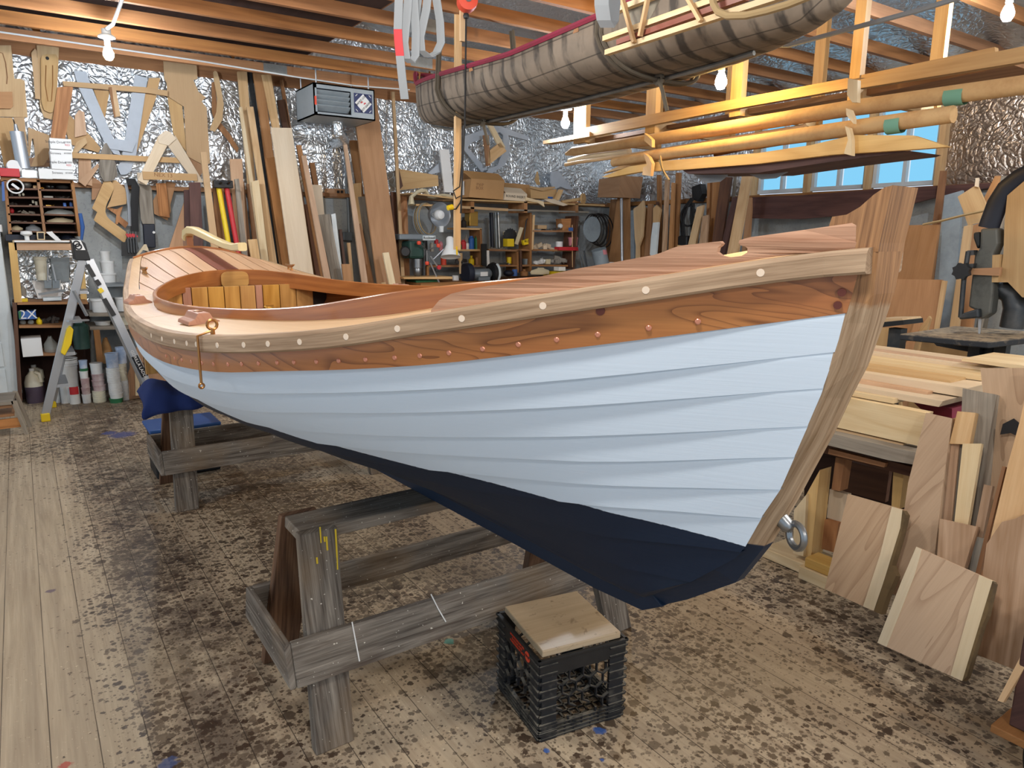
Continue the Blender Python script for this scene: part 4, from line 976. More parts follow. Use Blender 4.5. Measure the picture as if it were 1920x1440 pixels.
# small contents, one thing each
def lump(name, label, cat, px, py, w, h, y, mat, kind, cv=c6, group=None, d=None):
    c = aty(*cv(px, py), y); sc = (aty(*cv(px + w, py), y) - c).x; hh = (c - aty(*cv(px, py + h), y)).z; d = d or abs(sc)
    mb = MB(); base = c - V((0, 0, hh / 2))
    if kind == 'box': mb.box(c, (sc, d, hh))
    elif kind == 'cyl': mb.lathe([(sc / 2, 0), (sc / 2, hh)], base, (0, 0, 1), 14)
    elif kind == 'can': mb.lathe([(sc / 2, 0), (sc / 2, hh * .82), (sc * .3, hh * .9), (sc * .3, hh)], base, (0, 0, 1), 14)
    elif kind == 'bottle': mb.lathe([(sc * .45, 0), (sc / 2, hh * .05), (sc / 2, hh * .6), (sc * .18, hh * .78), (sc * .18, hh * .9), (sc * .22, hh * .9), (sc * .22, hh)], base, (0, 0, 1), 14)
    elif kind == 'tub': mb.lathe([(sc * .42, 0), (sc * .48, hh * .86), (sc * .52, hh * .87), (sc * .52, hh), (0, hh)], base, (0, 0, 1), 18)
    elif kind == 'ball': mb.lathe([(sc / 2 * math.sin(PI * i / 8), hh * (.5 - .5 * math.cos(PI * i / 8))) for i in range(9)], base, (0, 0, 1), 12)
    elif kind == 'bag':
        r = [(.0, 0), (.44, .02), (.5, .25), (.42, .6), (.2, .85), (.12, 1.)]; n0 = len(mb.v); mb.lathe([(a * sc, b * hh) for a, b in r], base, (0, 0, 1), 12)
        for i, v in enumerate(mb.v): mb.v[i] = v + V((random.uniform(-1, 1) * sc * .06, 0, random.uniform(-1, 1) * hh * .05)); 
        for i, v in enumerate(mb.v): mb.v[i] = V((v.x, c.y + (v.y - c.y) * d / abs(sc), v.z))
    elif kind == 'pile':
        for i in range(9):
            a = random.uniform(-.4, .4) * sc; hz = random.uniform(.1, .5) * hh; mb.box(base + V((a, random.uniform(-.2, .2) * d, hz)), (sc * random.uniform(.12, .3), d * .3, hh * random.uniform(.15, .4)), R=Matrix.Rotation(random.uniform(-.6, .6), 3, 'Y') @ Matrix.Rotation(random.uniform(-1, 1), 3, 'Z'))
    o = mb.build(name, mat, bevel=.004 if kind == 'box' else 0); tag(o, label, cat, group); return o
G1 = 'small parts in the pigeonholes'
Yc = YS + .10
mb = MB(); mb.torus(aty(*c6(188,715), YS - .02), (0, 1, 0), .056, .007, 24, 6); mb.bar(aty(*c6(145,685), YS - .02), aty(*c6(232,750), YS - .02), .02, .012, (0, 1, 0)); tag(mb.build('valve_handwheel', 'paper'), 'white ring-shaped handwheel hung at the front of the top left pigeonhole', 'handwheel')
for a in [
('rusty_casting','rusty grey casting in the top left pigeonhole','casting',325,695,130,95,'plate_metal','ball'),
('small_block','tan block beside the rusty casting','block',430,728,50,40,'pine','box'),
('brass_fitting','yellow fitting in the top right pigeonhole','fitting',510,730,60,40,'brass','pile'),
('shackle_pile','tangle of dark shackles in the top right pigeonhole','shackles',610,715,90,60,'dark_steel','pile'),
('tool_roll','dark tapering tool in the top right pigeonhole','tool',770,730,160,60,'dark_steel','ball'),
('knob','white knob on the second pigeonhole shelf, left of its pair','knob',240,822,34,40,'cream_plastic','ball'),
('knob','white knob on the second pigeonhole shelf, right of its pair','knob',285,815,34,40,'cream_plastic','ball'),
('can','small dark can on the second pigeonhole shelf at the left','can',140,815,50,40,'clutter_dark','cyl'),
('pipe_fitting','flat grey fitting in the second right pigeonhole','fitting',590,848,120,24,'clutter_mid','box'),
('fitting_pile','dark fittings in the second right pigeonhole','fittings',770,845,200,36,'clutter_dark','pile'),
('dark_pile','brown odds in the third left pigeonhole','parts',160,920,130,50,'clutter_dark','pile'),
('jar','small white jar in the third left pigeonhole, topmost of three','jar',405,905,30,36,'cream_plastic','cyl'),
('jar','small white jar in the third left pigeonhole at the right','jar',447,925,34,48,'cream_plastic','cyl'),
('jar','cream knob lying in the third left pigeonhole','knob',375,948,40,26,'cream_plastic','ball'),
('brass_pile','row of brass fittings in the third right pigeonhole','fittings',600,950,140,34,'brass','pile'),
('blue_box','blue box standing in the third right pigeonhole','box',792,945,38,52,'blue','box'),
('blue_can','blue can at the right end of the third pigeonhole','can',872,938,44,60,'blue','can'),
('block_pulley','red-brown pulley at the left of the fourth pigeonhole','pulley',145,1015,60,70,'red','ball'),
('rigging_pile','heap of grey rigging blocks in the fourth left pigeonhole','blocks',340,1025,260,70,'clutter_mid','pile'),
('plastic_bag','clear plastic bag of hardware in the fourth right pigeonhole','bag',715,1030,350,75,'glass','bag'),
('canvas_roll','folded tan cloth in the fifth right pigeonhole','cloth',740,1130,320,60,'canvas_cream','bag'),
('wood_disc','small wooden disc in the fifth left pigeonhole','disc',432,1150,50,26,'pine','cyl'),
('hardware_pile','scatter of small hardware in the fifth left pigeonhole','hardware',230,1142,180,24,'clutter_mid','pile'),
('white_bag','white cloth bag in the bottom left pigeonhole','bag',205,1228,160,60,'canvas_cream','bag'),
('grey_rag','grey rag spilling from the bottom left pigeonhole','rag',410,1230,200,90,'strap_grey','bag'),
]: lump(a[0], a[1], a[2], a[3], a[4], a[5], a[6], Yc, a[7], a[8], group=G1, d=.08)
mb = MB(); mb.prism([aty(*c6(x, y), YS - .03) for x, y in [(20,660),(50,655),(62,890),(28,900)]], (0, .03, 0)); tag(mb.build('blue_carton', 'blue'), 'narrow blue carton hung on the left side of the pigeonhole shelf', 'carton')
# on top of the shelf
tp = lump('tool_box', 'red carton with white lettering on top of the pigeonhole shelf', 'box', 120, 555, 240, 100, YS + .05, 'red', 'box', d=.2)
mb = MB(); mb.lathe([(.055, 0), (.055, .03)], aty(*c6(165,485), YS + .02), (0.3, -1, .3), 16); tag(mb.build('tape_roll', 'paper'), 'white tape roll lying on the red carton', 'tape')
mb = MB(); mb.lathe([(.052, 0), (.052, .30), (.0, .30)], aty(*c6(290,500), YS + .05), (-.05, 0, 1), 14); mb.lathe([(.02, .30), (.012, .36)], aty(*c6(290,500), YS + .05), (-.05, 0, 1), 10); tag(mb.build('caulking_gun', 'aluminium'), 'tall silver canister standing on the pigeonhole shelf', 'canister')
lump('plastic_tub', 'clear plastic tub behind the silver canister on the pigeonhole shelf', 'tub', 360, 570, 190, 95, YS + .06, 'glass', 'box', d=.18)
o = lump('carton', 'white carton with a pink end left of the stacked white boxes', 'box', 555, 572, 165, 125, YS + .03, 'paper', 'box', d=.2)
for (y0, y1, x0, x1, lb) in [(145,278,608,868,'topmost'),(282,400,612,875,'second'),(392,522,625,885,'third'),(522,640,635,893,'lowest')]:
    o = lump('fastener_box', 'white fastener carton with printed label, %s of the stack on the pigeonhole shelf' % lb, 'box', (x0 + x1) / 2, (y0 + y1) / 2, x1 - x0, y1 - y0 - 4, YS + .04, 'paper', 'box', group='stacked white cartons', d=.22)
    fy = YS + .04 - .112
    for i, (tx, X, Y, sz, mt) in enumerate([('Simple Drive', x0 + 70, y0 + 28, .024, 'ink'), ('#1000', x1 - 45, y0 + 30, .018, 'ink')] + ([('RED', x1 - 40, y0 + 66, .018, 'red')] if lb in ('topmost', 'third') else [])):
        if lb in ('second', 'lowest') and i == 0: tx = 'Screws'
        lettering(tx, 'carton_lettering', aty(*c6(X, Y), fy), (1, 0, 0), (0, 0, 1), sz * 1.15, mt, o)
# shelf unit below: framed nook with foil back, two lower shelves
def c7(X, Y): return X / 7.58, 430 + Y / 7.58
def c8(X, Y): return X / 6, 600 + Y / 6
YN = 7.45
un = thing('shelf_unit', atz(95, 745, 0) + V((0, .3, 0)), 'dark wooden shelving unit with a foil-backed nook behind the step ladder', 'shelf')
def seg7(p, q, t, mat, name, cv=c7, dep=.38, y=YN): return seg(p, q, t, mat, name, un, dep, y, cv)
seg7((205,225),(1080,225),.085,'pink_board','top_rail',dep=.03); seg7((180,175),(1100,185),.02,'pine_pale','top_board'); seg7((175,190),(260,1040),.055,'spruce_yellow','front_post',dep=.05); seg7((1150,470),(1195,1030),.05,'spruce_yellow','front_post',dep=.05,y=YN+.3)
seg7((245,1055),(1250,1045),.022,'brown_board','shelf_board'); seg7((270,1385),(950,1380),.022,'brown_board','shelf_board')
seg7((205,1040),(290,2440),.03,'dark_board','side_board'); 
seg((265,400),(700,385),.022,'brown_board','shelf_board',un,.4,YN,c8); 
seg((1010,95),(1530,85),.03,'grey_board','bench_board',un,.45,YN,c8); seg((1085,110),(1130,480),.05,'brown_board','bench_post',un,.06,YN,c8)
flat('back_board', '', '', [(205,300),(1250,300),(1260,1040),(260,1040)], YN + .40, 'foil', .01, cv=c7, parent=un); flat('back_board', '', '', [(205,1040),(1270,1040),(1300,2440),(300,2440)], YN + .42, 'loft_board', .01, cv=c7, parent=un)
lump('belt_sander_case', 'dark slate case lying on top of the shelving unit', 'case', 300, 120, 430, 90, YN + .15, 'dark_navy', 'box', c7, d=.2)
lump('navy_bag', 'dark navy tool bag right of the white saw handle', 'bag', 950, 110, 260, 110, YN + .2, 'dark_navy', 'bag', c7, d=.2)
o = lump('drawing_plane', 'long white batten lying along the top of the shelving unit', 'batten', 600, 172, 760, 26, YN - .0, 'paper', 'box', c7, d=.06)
mb = MB(); mb.lathe([(.018, 0), (.018, .035), (.045, .05), (.04, .075), (0, .08)], aty(*c7(388,155), YN), (0, 0, 1), 12); tag(mb.build('knob', 'paper'), 'white mushroom-shaped knob on the long white batten', 'knob')
mb = MB(); mb.prism([aty(*c7(x, y), YN - .02) for x, y in [(520,35),(635,35),(640,148),(530,148)]], (0, .03, 0)); o = mb.build('gauge', 'pine_pale'); tag(o, 'small framed dark gauge standing on the shelving unit', 'gauge'); flat('dial', '', '', [(540,50),(622,50),(625,135),(545,135)], YN - .022, 'ink', .002, cv=c7, parent=o)
mb = MB(); mb.prism([aty(*c7(x, y), YN - .03) for x, y in [(650,40),(740,28),(760,55),(870,158),(790,158)]], (0, .03, 0)); tag(mb.build('white_stick', 'paper'), 'white slanting stick beside the dark gauge', 'stick')
lump('bucket', 'cream plastic bucket hanging in the foil-backed nook', 'bucket', 585, 555, 190, 330, YN + .25, 'cream_plastic', 'tub', c7)
flat('sign_panel', 'grey printed panel leaning at the back of the foil nook', 'panel', [(715,400),(985,400),(985,745),(740,745)], YN + .37, 'gray_sheet', .01, cv=c7)
o = thing('pump_rack', aty(*c7(740,940), YN + .2), 'grey twin box rack with two thin rods in the foil nook', 'rack')
flat('back_plate', '', '', [(450,730),(860,720),(880,985),(540,985)], YN + .30, 'paper', .01, cv=c7, parent=o)
for x in (685, 800): 
    flat('box_body', '', '', [(x - 55,725),(x + 50,720),(x + 50,835),(x - 52,835)], YN + .18, 'grey_metal', .08, cv=c7, parent=o)
    mb = MB(); mb.tube([aty(*c7(x - 5,740), YN + .17), aty(*c7(x - 60 if x > 700 else x - 2,495), YN + .17)], .007, 6); mb.build('rod', 'aluminium', o)
mb = MB(); mb.bar(aty(*c7(545,925), YN + .12), aty(*c7(930,865), YN + .12), .02, .02); mb.build('cross_rod', 'steel', o)
lump('small_bottle', 'small grey bottle at the left of the foil nook', 'bottle', 330, 880, 90, 130, YN + .15, 'clutter_mid', 'can', c7)
lump('glue_box', 'yellow and black carton at the left end of the nook shelf', 'box', 345, 1005, 100, 45, YN + .1, 'yellow', 'box', c7, d=.1)
lump('tray', 'flat grey plastic tray on the nook shelf', 'tray', 740, 985, 260, 45, YN + .1, 'white_paint_metal', 'box', c7, d=.15)
# blue bottle pack, jars
bp_ = lump('bottle_pack', 'blue and green six-pack carton on the middle shelf', 'carton', 385, 1210, 250, 115, YN + .12, 'blue', 'box', c7, d=.18)
flat('green_panel', '', '', [(258,1165),(300,1160),(300,1270),(268,1270)], YN + .02, 'green', .004, cv=c7, parent=bp_)
lettering('2X', 'pack_lettering', aty(*c7(400,1215), YN + .028), (1, 0, 0), (0, 0, 1), .11, 'paper', bp_)
for x, lb in ((325, 'left'), (440, 'right')): lump('jar', 'clear jar lying under the blue carton, on the %s' % lb, 'jar', x, 1320, 95, 75, YN + .12, 'glass', 'ball', c7, group='jars under the blue carton')
lump('glove', 'yellow gloves beside the jars on the middle shelf', 'gloves', 555, 1300, 90, 100, YN + .12, 'yellow', 'bag', c7, d=.1)
lump('wire_heap', 'heap of dark wire and jars at the back of the middle shelf', 'wire', 690, 1250, 240, 180, YN + .2, 'clutter_dark', 'pile', c7, d=.2)
lump('white_box', 'large white box on the lower shelf', 'box', 358, 290, 225, 200, YN + .12, 'paper', 'box', c8, d=.25)
lump('plastic_bag', 'clear crumpled bag beside the large white box', 'bag', 570, 285, 170, 200, YN + .14, 'glass', 'bag', c8, d=.2)
# white tubs on the right part of the unit
for a in [
('bucket','small white tub, topmost of the stack against the concrete','tub',1495,385,150,150,.45),
('bucket','white ribbed tub in the middle of the stack against the concrete','tub',1530,535,200,170,.43),
('bucket','wide white tub at the bottom of the stack against the concrete','tub',1530,710,250,180,.40),
('bucket','square white tub behind the ladder rail on the upper bench','tub',1420,1090,260,210,.12),
('bucket','pale tub nearest the hull on the upper bench','tub',1745,1060,210,200,.15),
]: lump(a[0], a[1], a[2], a[3], a[4], a[5], a[6], YN + a[7], 'white_plastic', 'tub', c7, group='white plastic tubs')
seg7((1270,1215),(1800,1215),.03,'grey_board','shelf_board'); seg7((1480,805),(1790,795),.02,'grey_metal','galvanised_rim')
lump('wash_tub', 'grey ribbed galvanised tub on the bench behind the ladder', 'tub', 1590, 885, 400, 150, YN + .25, 'grey_metal', 'tub', c7)
lump('bucket', 'white tub on the low bench, left one', 'tub', 1460, 1350, 230, 100, YN + .15, 'white_plastic', 'tub', c7, group='white plastic tubs')
lump('bucket', 'white tub on the low bench, right one beside the hull', 'tub', 1760, 1290, 200, 180, YN + .15, 'cream_plastic', 'tub', c7, group='white plastic tubs')
# floor line of jugs, buckets and cup stacks
YF = 7.05
def floorlump(name, label, cat, px, pyb, w, h, mat, kind, group=None, cv=c8, dy=0., d=None):
    b = atz(*cv(px, pyb), 0); y = b.y + dy; o = lump(name, label, cat, px, pyb - h / 2, w, h, y, mat, kind, cv, group, d); o.location.z = 0; return o
def jug(px, pyb, w, h, label):
    b = atz(*c8(px, pyb), 0); r = (aty(*c8(px + w / 2, pyb), b.y) - aty(*c8(px, pyb), b.y)).x; H = (aty(*c8(px, pyb - h), b.y) - aty(*c8(px, pyb), b.y)).z
    e = thing('jug', b, label, 'jug', 'plastic gallon jugs')
    mb = MB(); mb.lathe([(r * .9, 0), (r, .02), (r, H * .48), (0, H * .48)], b, (0, 0, 1), 18); mb.build('liquid', 'purple_liquid', e)
    mb = MB(); mb.lathe([(r, H * .48), (r * .98, H * .6), (r * .75, H * .78), (r * .3, H * .9), (r * .28, H * .94)], b, (0, 0, 1), 18); mb.build('jug_body', 'cream_plastic', e)
    mb = MB(); mb.lathe([(r * .3, H * .93), (r * .3, H), (0, H)], b, (0, 0, 1), 14); mb.build('cap', 'white_plastic', e)
    mb = MB(); mb.tube([b + V((r * .3, -.02, H * .88)), b + V((r * .75, -.04, H * .84)), b + V((r * .8, -.04, H * .6))], .018, 6); mb.build('handle', 'cream_plastic', e)
jug(405, 925, 215, 385, 'gallon jug half full of dark liquid beside the white cabinet'); jug(425, 880, 200, 380, 'gallon jug standing behind the front jug of dark liquid')
b5 = floorlump('pail', 'large white five gallon pail behind the ladder leg', 'pail', 780, 920, 230, 470, 'white_plastic', 'tub')
for z in (.36, .40, .44):
    mb = MB(); r = (aty(*c8(895, 920), b5.location.y) - aty(*c8(780, 920), b5.location.y)).x * .98; mb.torus(b5.location + V((0, 0, z * 1.0)), (0, 0, 1), r, .008, 24, 6); mb.build('rib', 'white_plastic', b5)
floorlump('bottle', 'white squeeze bottle left of the pail', 'bottle', 645, 930, 60, 190, 'white_plastic', 'can')
floorlump('bottle', 'white spray can with printed label in front of the pail', 'bottle', 722, 935, 95, 250, 'white_plastic', 'can')
o = floorlump('paint_can', 'white can with a red label in front of the pail', 'can', 838, 940, 125, 180, 'white_plastic', 'cyl')
lb_ = o.location; mb = MB(); rr_ = (aty(*c8(838 + 62, 940), lb_.y) - aty(*c8(838, 940), lb_.y)).x + .002
mb.loft([[lb_ + V((rr_ * math.sin(a), -rr_ * math.cos(a), z)) for a in lin(-.9, .9, 10)] for z in (.09, .16)], False, False); mb.build('red_label', 'red', o)
def stack(px, pyb, w, rows, label):
    b = atz(*c8(px, pyb), 0); r = (aty(*c8(px + w / 2, pyb), b.y) - aty(*c8(px, pyb), b.y)).x; z = 0
    n = 0
    for h, mt, kd in rows:
        hz = h * (aty(*c8(px, pyb - 100), b.y) - aty(*c8(px, pyb), b.y)).z / 100
        n += 1; mb = MB(); rs = r * (1 - .015 * n)
        if kd == 'cups':
            pr = []; k = max(3, int(h / 16))
            for i in range(k): pr += [(rs * .92, hz * i / k), (rs, hz * (i + .8) / k), (rs, hz * (i + 1) / k - .001)]
            mb.lathe(pr + [(0, hz)], b + V((random.uniform(-.006, .006), 0, z)), (0, 0, 1), 16)
        else: mb.lathe([(rs * .88, 0), (rs * .95, hz * .85), (rs, hz * .86), (rs, hz), (0, hz)], b + V((random.uniform(-.006, .006), 0, z)), (0, 0, 1), 16)
        yield_o = mb.build('mixing_tub', mt); nth = ['lowest', 'second up', 'third up', 'fourth up', 'fifth up', 'sixth up'][n - 1]
        tag(yield_o, '%s tub, %s in the %s' % ({'white_plastic': 'white', 'pinkish': 'pinkish', 'cream_plastic': 'cream', 'blue_print': 'blue and white', 'green': 'green'}[mt], nth, label), 'tub', 'stacked mixing tubs'); z += hz
plain('pinkish', '#b59a9c', .4, dirt='#e2dcda', dirtamt=.8); plain('blue_print', '#9fb4d2', .4, dirt='#f0f2f4', dirtamt=.9)
stack(990, 930, 110, [(100,'white_plastic','tub'),(75,'pinkish','tub'),(105,'pinkish','tub'),(80,'white_plastic','tub'),(30,'green','tub'),(90,'blue_print','tub')], 'leftmost stack of tubs right of the pail')
stack(1130, 920, 160, [(130,'cream_plastic','cups'),(65,'pinkish','tub'),(55,'pinkish','tub'),(70,'pinkish','tub'),(120,'white_plastic','tub')], 'pinkish stack of tubs beside the tallest stack')
stack(1310, 925, 165, [(50,'green','tub'),(55,'white_plastic','tub'),(120,'white_plastic','cups'),(170,'white_plastic','cups'),(160,'blue_print','tub')], 'tallest stack of tubs')
stack(1410, 895, 130, [(220,'white_plastic','cups'),(190,'cream_plastic','cups'),(180,'blue_print','tub')], 'stack behind the tallest one')
lump('paper_sack', 'paper sack slumped in the dark bay behind the tub stacks', 'sack', 1200, 340, 150, 280, YN + .2, 'cardboard', 'bag', c8, d=.15)
b_ = floorlump('spray_tank', 'dark teal canister hanging behind the ladder', 'canister', 930, 320, 130, 210, 'dark_green', 'can', dy=0.0); b_.location = aty(*c8(930, 320), YN - .03)
for i, (x, mt) in enumerate([(1490, 'brown_board'), (1545, 'pine_pale'), (1600, 'dark_board')]):
    flat('offcut', ['brown', 'pale', 'dark'][i] + ' offcut standing on the floor behind the right ladder rail', 'board', [(x - 30,480),(x + 15,480),(x + 30,850),(x - 20,850)], 7.25, mt, .02, cv=c8)
# white metal cabinet at the left edge
cb = thing('metal_cabinet', (-.42, 7.15, 0), 'tall pale metal cabinet with small drawers at the left edge of the photo', 'cabinet')
cx1 = aty(42, 738, 7.55); top_z = aty(5, 435, cx1.y).z
mb = MB(); mb.box((cx1.x - .45, cx1.y + .17, (top_z + cx1.z) / 2), (.9, .34, top_z - cx1.z)); mb.build('cabinet_body', 'white_paint_metal', cb, bevel=.006)
for i in range(6):
    z0 = cx1.z + .02 + i * (top_z - cx1.z - .03) / 6; z1 = cx1.z + .01 + (i + 1) * (top_z - cx1.z - .03) / 6
    mb = MB(); mb.box((cx1.x - .46, cx1.y - .008, (z0 + z1) / 2), (.72, .018, z1 - z0 - .012)); d = mb.build('drawer', 'white_paint_metal', cb, bevel=.003)
    mb = MB(); mb.tube([(cx1.x - .24, cx1.y - .02, z1 - .06), (cx1.x - .24, cx1.y - .04, z1 - .075), (cx1.x - .15, cx1.y - .04, z1 - .075), (cx1.x - .15, cx1.y - .02, z1 - .06)], .006, 6); mb.build('drawer_pull', 'dark_steel', d)
mb = MB(); mb.box((cx1.x - .45, cx1.y + .19, cx1.z / 2), (.84, .28, cx1.z)); mb.build('plinth', 'black_plastic', cb)
lump('small_carton', 'small black and white box on the pale metal cabinet', 'box', 8, 1205, 40, 90, cx1.y + .1, 'paper', 'box', c6, d=.1).location.z = top_z
# step stool at lower left
st = thing('step_stool', atz(30, 815, 0), 'brown wooden step stool cut off by the left edge of the photo', 'stool')
P0, P1 = atz(50, 815, 0), atz(60, 797, 0)
def sp(px, py, y): return aty(px, py, y)
yA = P0.y
mb = MB(); mb.prism([sp(20,752,yA), sp(32,752,yA), sp(54,815,yA), sp(46,815,yA)], (0, .03, 0), g=(.3, 0, -1)); mb.build('leg', 'grey_board', st)
mb = MB(); mb.prism([sp(24,734,yA + .25), sp(33,734,yA + .25), sp(61,802,yA + .25), sp(53,802,yA + .25)], (0, .03, 0), g=(.3, 0, -1)); mb.build('leg', 'grey_board', st)
mb = MB(); a, b_ = sp(24,752,yA), sp(30,734,yA + .27); mb.prism([a, b_, b_ + V((-.5, 0, 0)), a + V((-.5, 0, 0))], (0, 0, -.025), g=(1, 0, 0)); mb.build('top_step', 'grey_board', st)
for py0, py1, mt in ((755,763,'brown_board'),(783,800,'fir_red')):
    a, b_ = sp(30 + (py0 - 755) * .3,py0,yA + .02), sp(34 + (py0 - 755) * .3,py1,yA + .02); mb = MB(); mb.prism([a, b_, V((a.x - .5, b_.y, b_.z)), V((a.x - .5, a.y, a.z))], (0, .02, 0), g=(1, 0, 0)); mb.build('rail', mt, st)
mb = MB(); a = sp(36,777,yA + .03); mb.box(a + V((-.28, .12, 0)), (.5, .22, .02)); mb.build('lower_step', 'brown_board', st)
# step ladder
ld = thing('step_ladder', atz(150, 765, 0), 'aluminium step ladder with black top cap and yellow feet beside the stern', 'ladder')
fa, fb = atz(85,790,0), atz(97,764,0); ga, gb = atz(302,774,0), atz(285,752,0)
ta = aty(148,452,(fa.y + ga.y) / 2 + .05); tb = ta + V((.03, .16, 0))
def rail_(a, b, nm, mt='aluminium', w=.062, t=.026):
    mb = MB(); d = (b - a).normalized(); s_ = V((0, 1, 0)); u = d.cross(s_).normalized(); mb.bar(a, b, t, w, u); return mb.build(nm, mt, ld, bevel=.003)
tz = aty(155,487,ta.y); tzr = aty(168,487,ta.y)
rail_(fa + V((0, 0, .03)), tz, 'front_rail'); rail_(fb + V((0, 0, .03)), tz + V((.01, .16, 0)), 'front_rail'); rail_(ga + V((0, 0, .0)), tzr, 'rear_rail', t=.03); rail_(gb + V((0, 0, .0)), tzr + V((.0, .16, 0)), 'rear_rail')
mb = MB(); q = [aty(x, y, ta.y - .03) for x, y in [(141,488),(170,488),(160,456),(146,447),(134,447)]]; mb.prism(q, (0, .26, 0)); mb.build('top_cap', 'black_plastic', ld, bevel=.006)
o = flat('warning_plate', '', '', [(1012,152),(1145,152),(1215,295),(1085,295)], ta.y - .033, 'paper', .002, cv=c7, parent=ld)
for X, Y in ((1088,205),(1115,245)):
    mb = MB(); mb.torus(aty(*c7(X, Y), ta.y - .036), (0, 1, 0), .021, .005, 16, 5); mb.build('pictogram', 'ink', o)
for k, t in enumerate((.22, .42, .62, .80)):
    a = fa.lerp(tz, t); b_ = fb.lerp(tz + V((.01, .16, 0)), t); mb = MB(); mb.box((a + b_) / 2 + V((.035, 0, 0)), (.09, abs(b_.y - a.y) + .02, .025)); mb.build('tread', 'aluminium', ld)
for p in (fa, fb):
    mb = MB(); mb.box(p + V((.005, 0, .035)), (.065, .05, .07)); mb.build('foot', 'yellow', ld, bevel=.008)
mb = MB(); a, b_ = aty(127,602,ta.y - .1), aty(165,600,ta.y); mb.bar(a, b_, .03, .014); a2 = aty(138,545,ta.y - .05); mb.bar(a2, aty(163,592,ta.y), .025, .014); mb.build('spreader', 'aluminium', ld)
mb = MB(); q = [aty(x, y, ta.y - .06) for x, y in [(125,618),(131,611),(138,618),(134,645),(122,667),(114,662)]]; mb.prism(q, (0, .08, 0)); mb.build('tool_tray', 'yellow', ld, bevel=.006)
mb = MB(); 
for p, q_ in (((252,668),(272,706)),):
    a, b_ = aty(*p, lerp(ta.y, ga.y, .7) - .03), aty(*q_, lerp(ta.y, ga.y, .85) - .03); mb.bar(a, b_, .004, .05, (.8, 0, .4)); d = (b_ - a).normalized()
o = mb.build('name_label', 'ink', ld)
lettering('GORILLA LADDERS', 'label_lettering', (a + b_) / 2 + V((0, -.012, 0)), d, d.cross(V((0, -1, 0))) * -1, .035, 'paper', ld)
for p, q_, mt in (((163,496),(176,519),'black_plastic'),((180,525),(187,535),'black_plastic'),((186,541),(192,548),'yellow'),((195,560),(214,592),'black_plastic')):
    t0, t1 = (p[1] - 487) / 255, (q_[1] - 487) / 255; a, b_ = aty(*p, lerp(ta.y, ga.y, t0) - .035), aty(*q_, lerp(ta.y, ga.y, t1) - .035); mb = MB(); mb.bar(a, b_, .004, .035, (.8, 0, .4)); mb.build('label', mt, ld)
# blue lidded bin behind the rear sawhorse
bb = thing('blue_bin', atz(340, 850, 0), 'low black bin with a blue patterned lid behind the rear sawhorse', 'bin')
z_ = .30; q = [atz(282,800,z_), atz(298,782,z_), atz(398,792,z_), atz(408,802,z_)]
c_ = (q[0] + q[2]) / 2
mb = MB(); mb.box(V((c_.x, c_.y, z_ / 2)), (.38, .28, z_)); mb.build('bin_body', 'black_plastic', bb, bevel=.01)
mb = MB(); mb.box(V((c_.x, c_.y, z_ + .012)), (.42, .32, .024)); mb.build('lid', 'blue', bb, bevel=.008)
# ================================================================ LUMBER LEANING ON THE BACK WALL
GL = 'lumber leaning on the back wall'
def lean(name, label, cat, tl, tr, bl, br, mat, y0=7.25, y1=7.68, zt=2.9, th=.024, off=0., group=None, cut=True, parent=None, wav=0.):
    """board in a plane leaning on the back wall: traced by its top corners and two lower points, run down to the floor"""
    n = V((0, zt, -(y1 - y0))).normalized(); p0 = V((0, y0 - off, 0))
    A, B, C_, D = [at(*p, p0, n) for p in (tl, tr, bl, br)]
    def down(a, c): 
        d = c - a; t = (a.z - .004) / max(a.z - c.z, 1e-6); return a + d * t
    if cut: C_, D = down(A, C_), down(B, D)
    g = ((C_ + D) - (A + B)).normalized(); poly = [A, B, D, C_]
    if wav:
        m = 12; L = [A.lerp(C_, i / m) for i in range(m + 1)]; R = [B.lerp(D, i / m) + (B - A).normalized() * random.uniform(-wav, wav) for i in range(m + 1)]; poly = L[::-1] + R
    mb = MB(); mb.prism(poly, n * th if n.y > 0 else -n * th, g=g); o = mb.build(name, mat, parent)
    if parent is None: tag(o, label, cat, group)
    return o
def k3(X, Y): return 400 + X / 4, 60 + Y / 4
def k4(X, Y): return 400 + X / 4.8, 280 + Y / 4.8
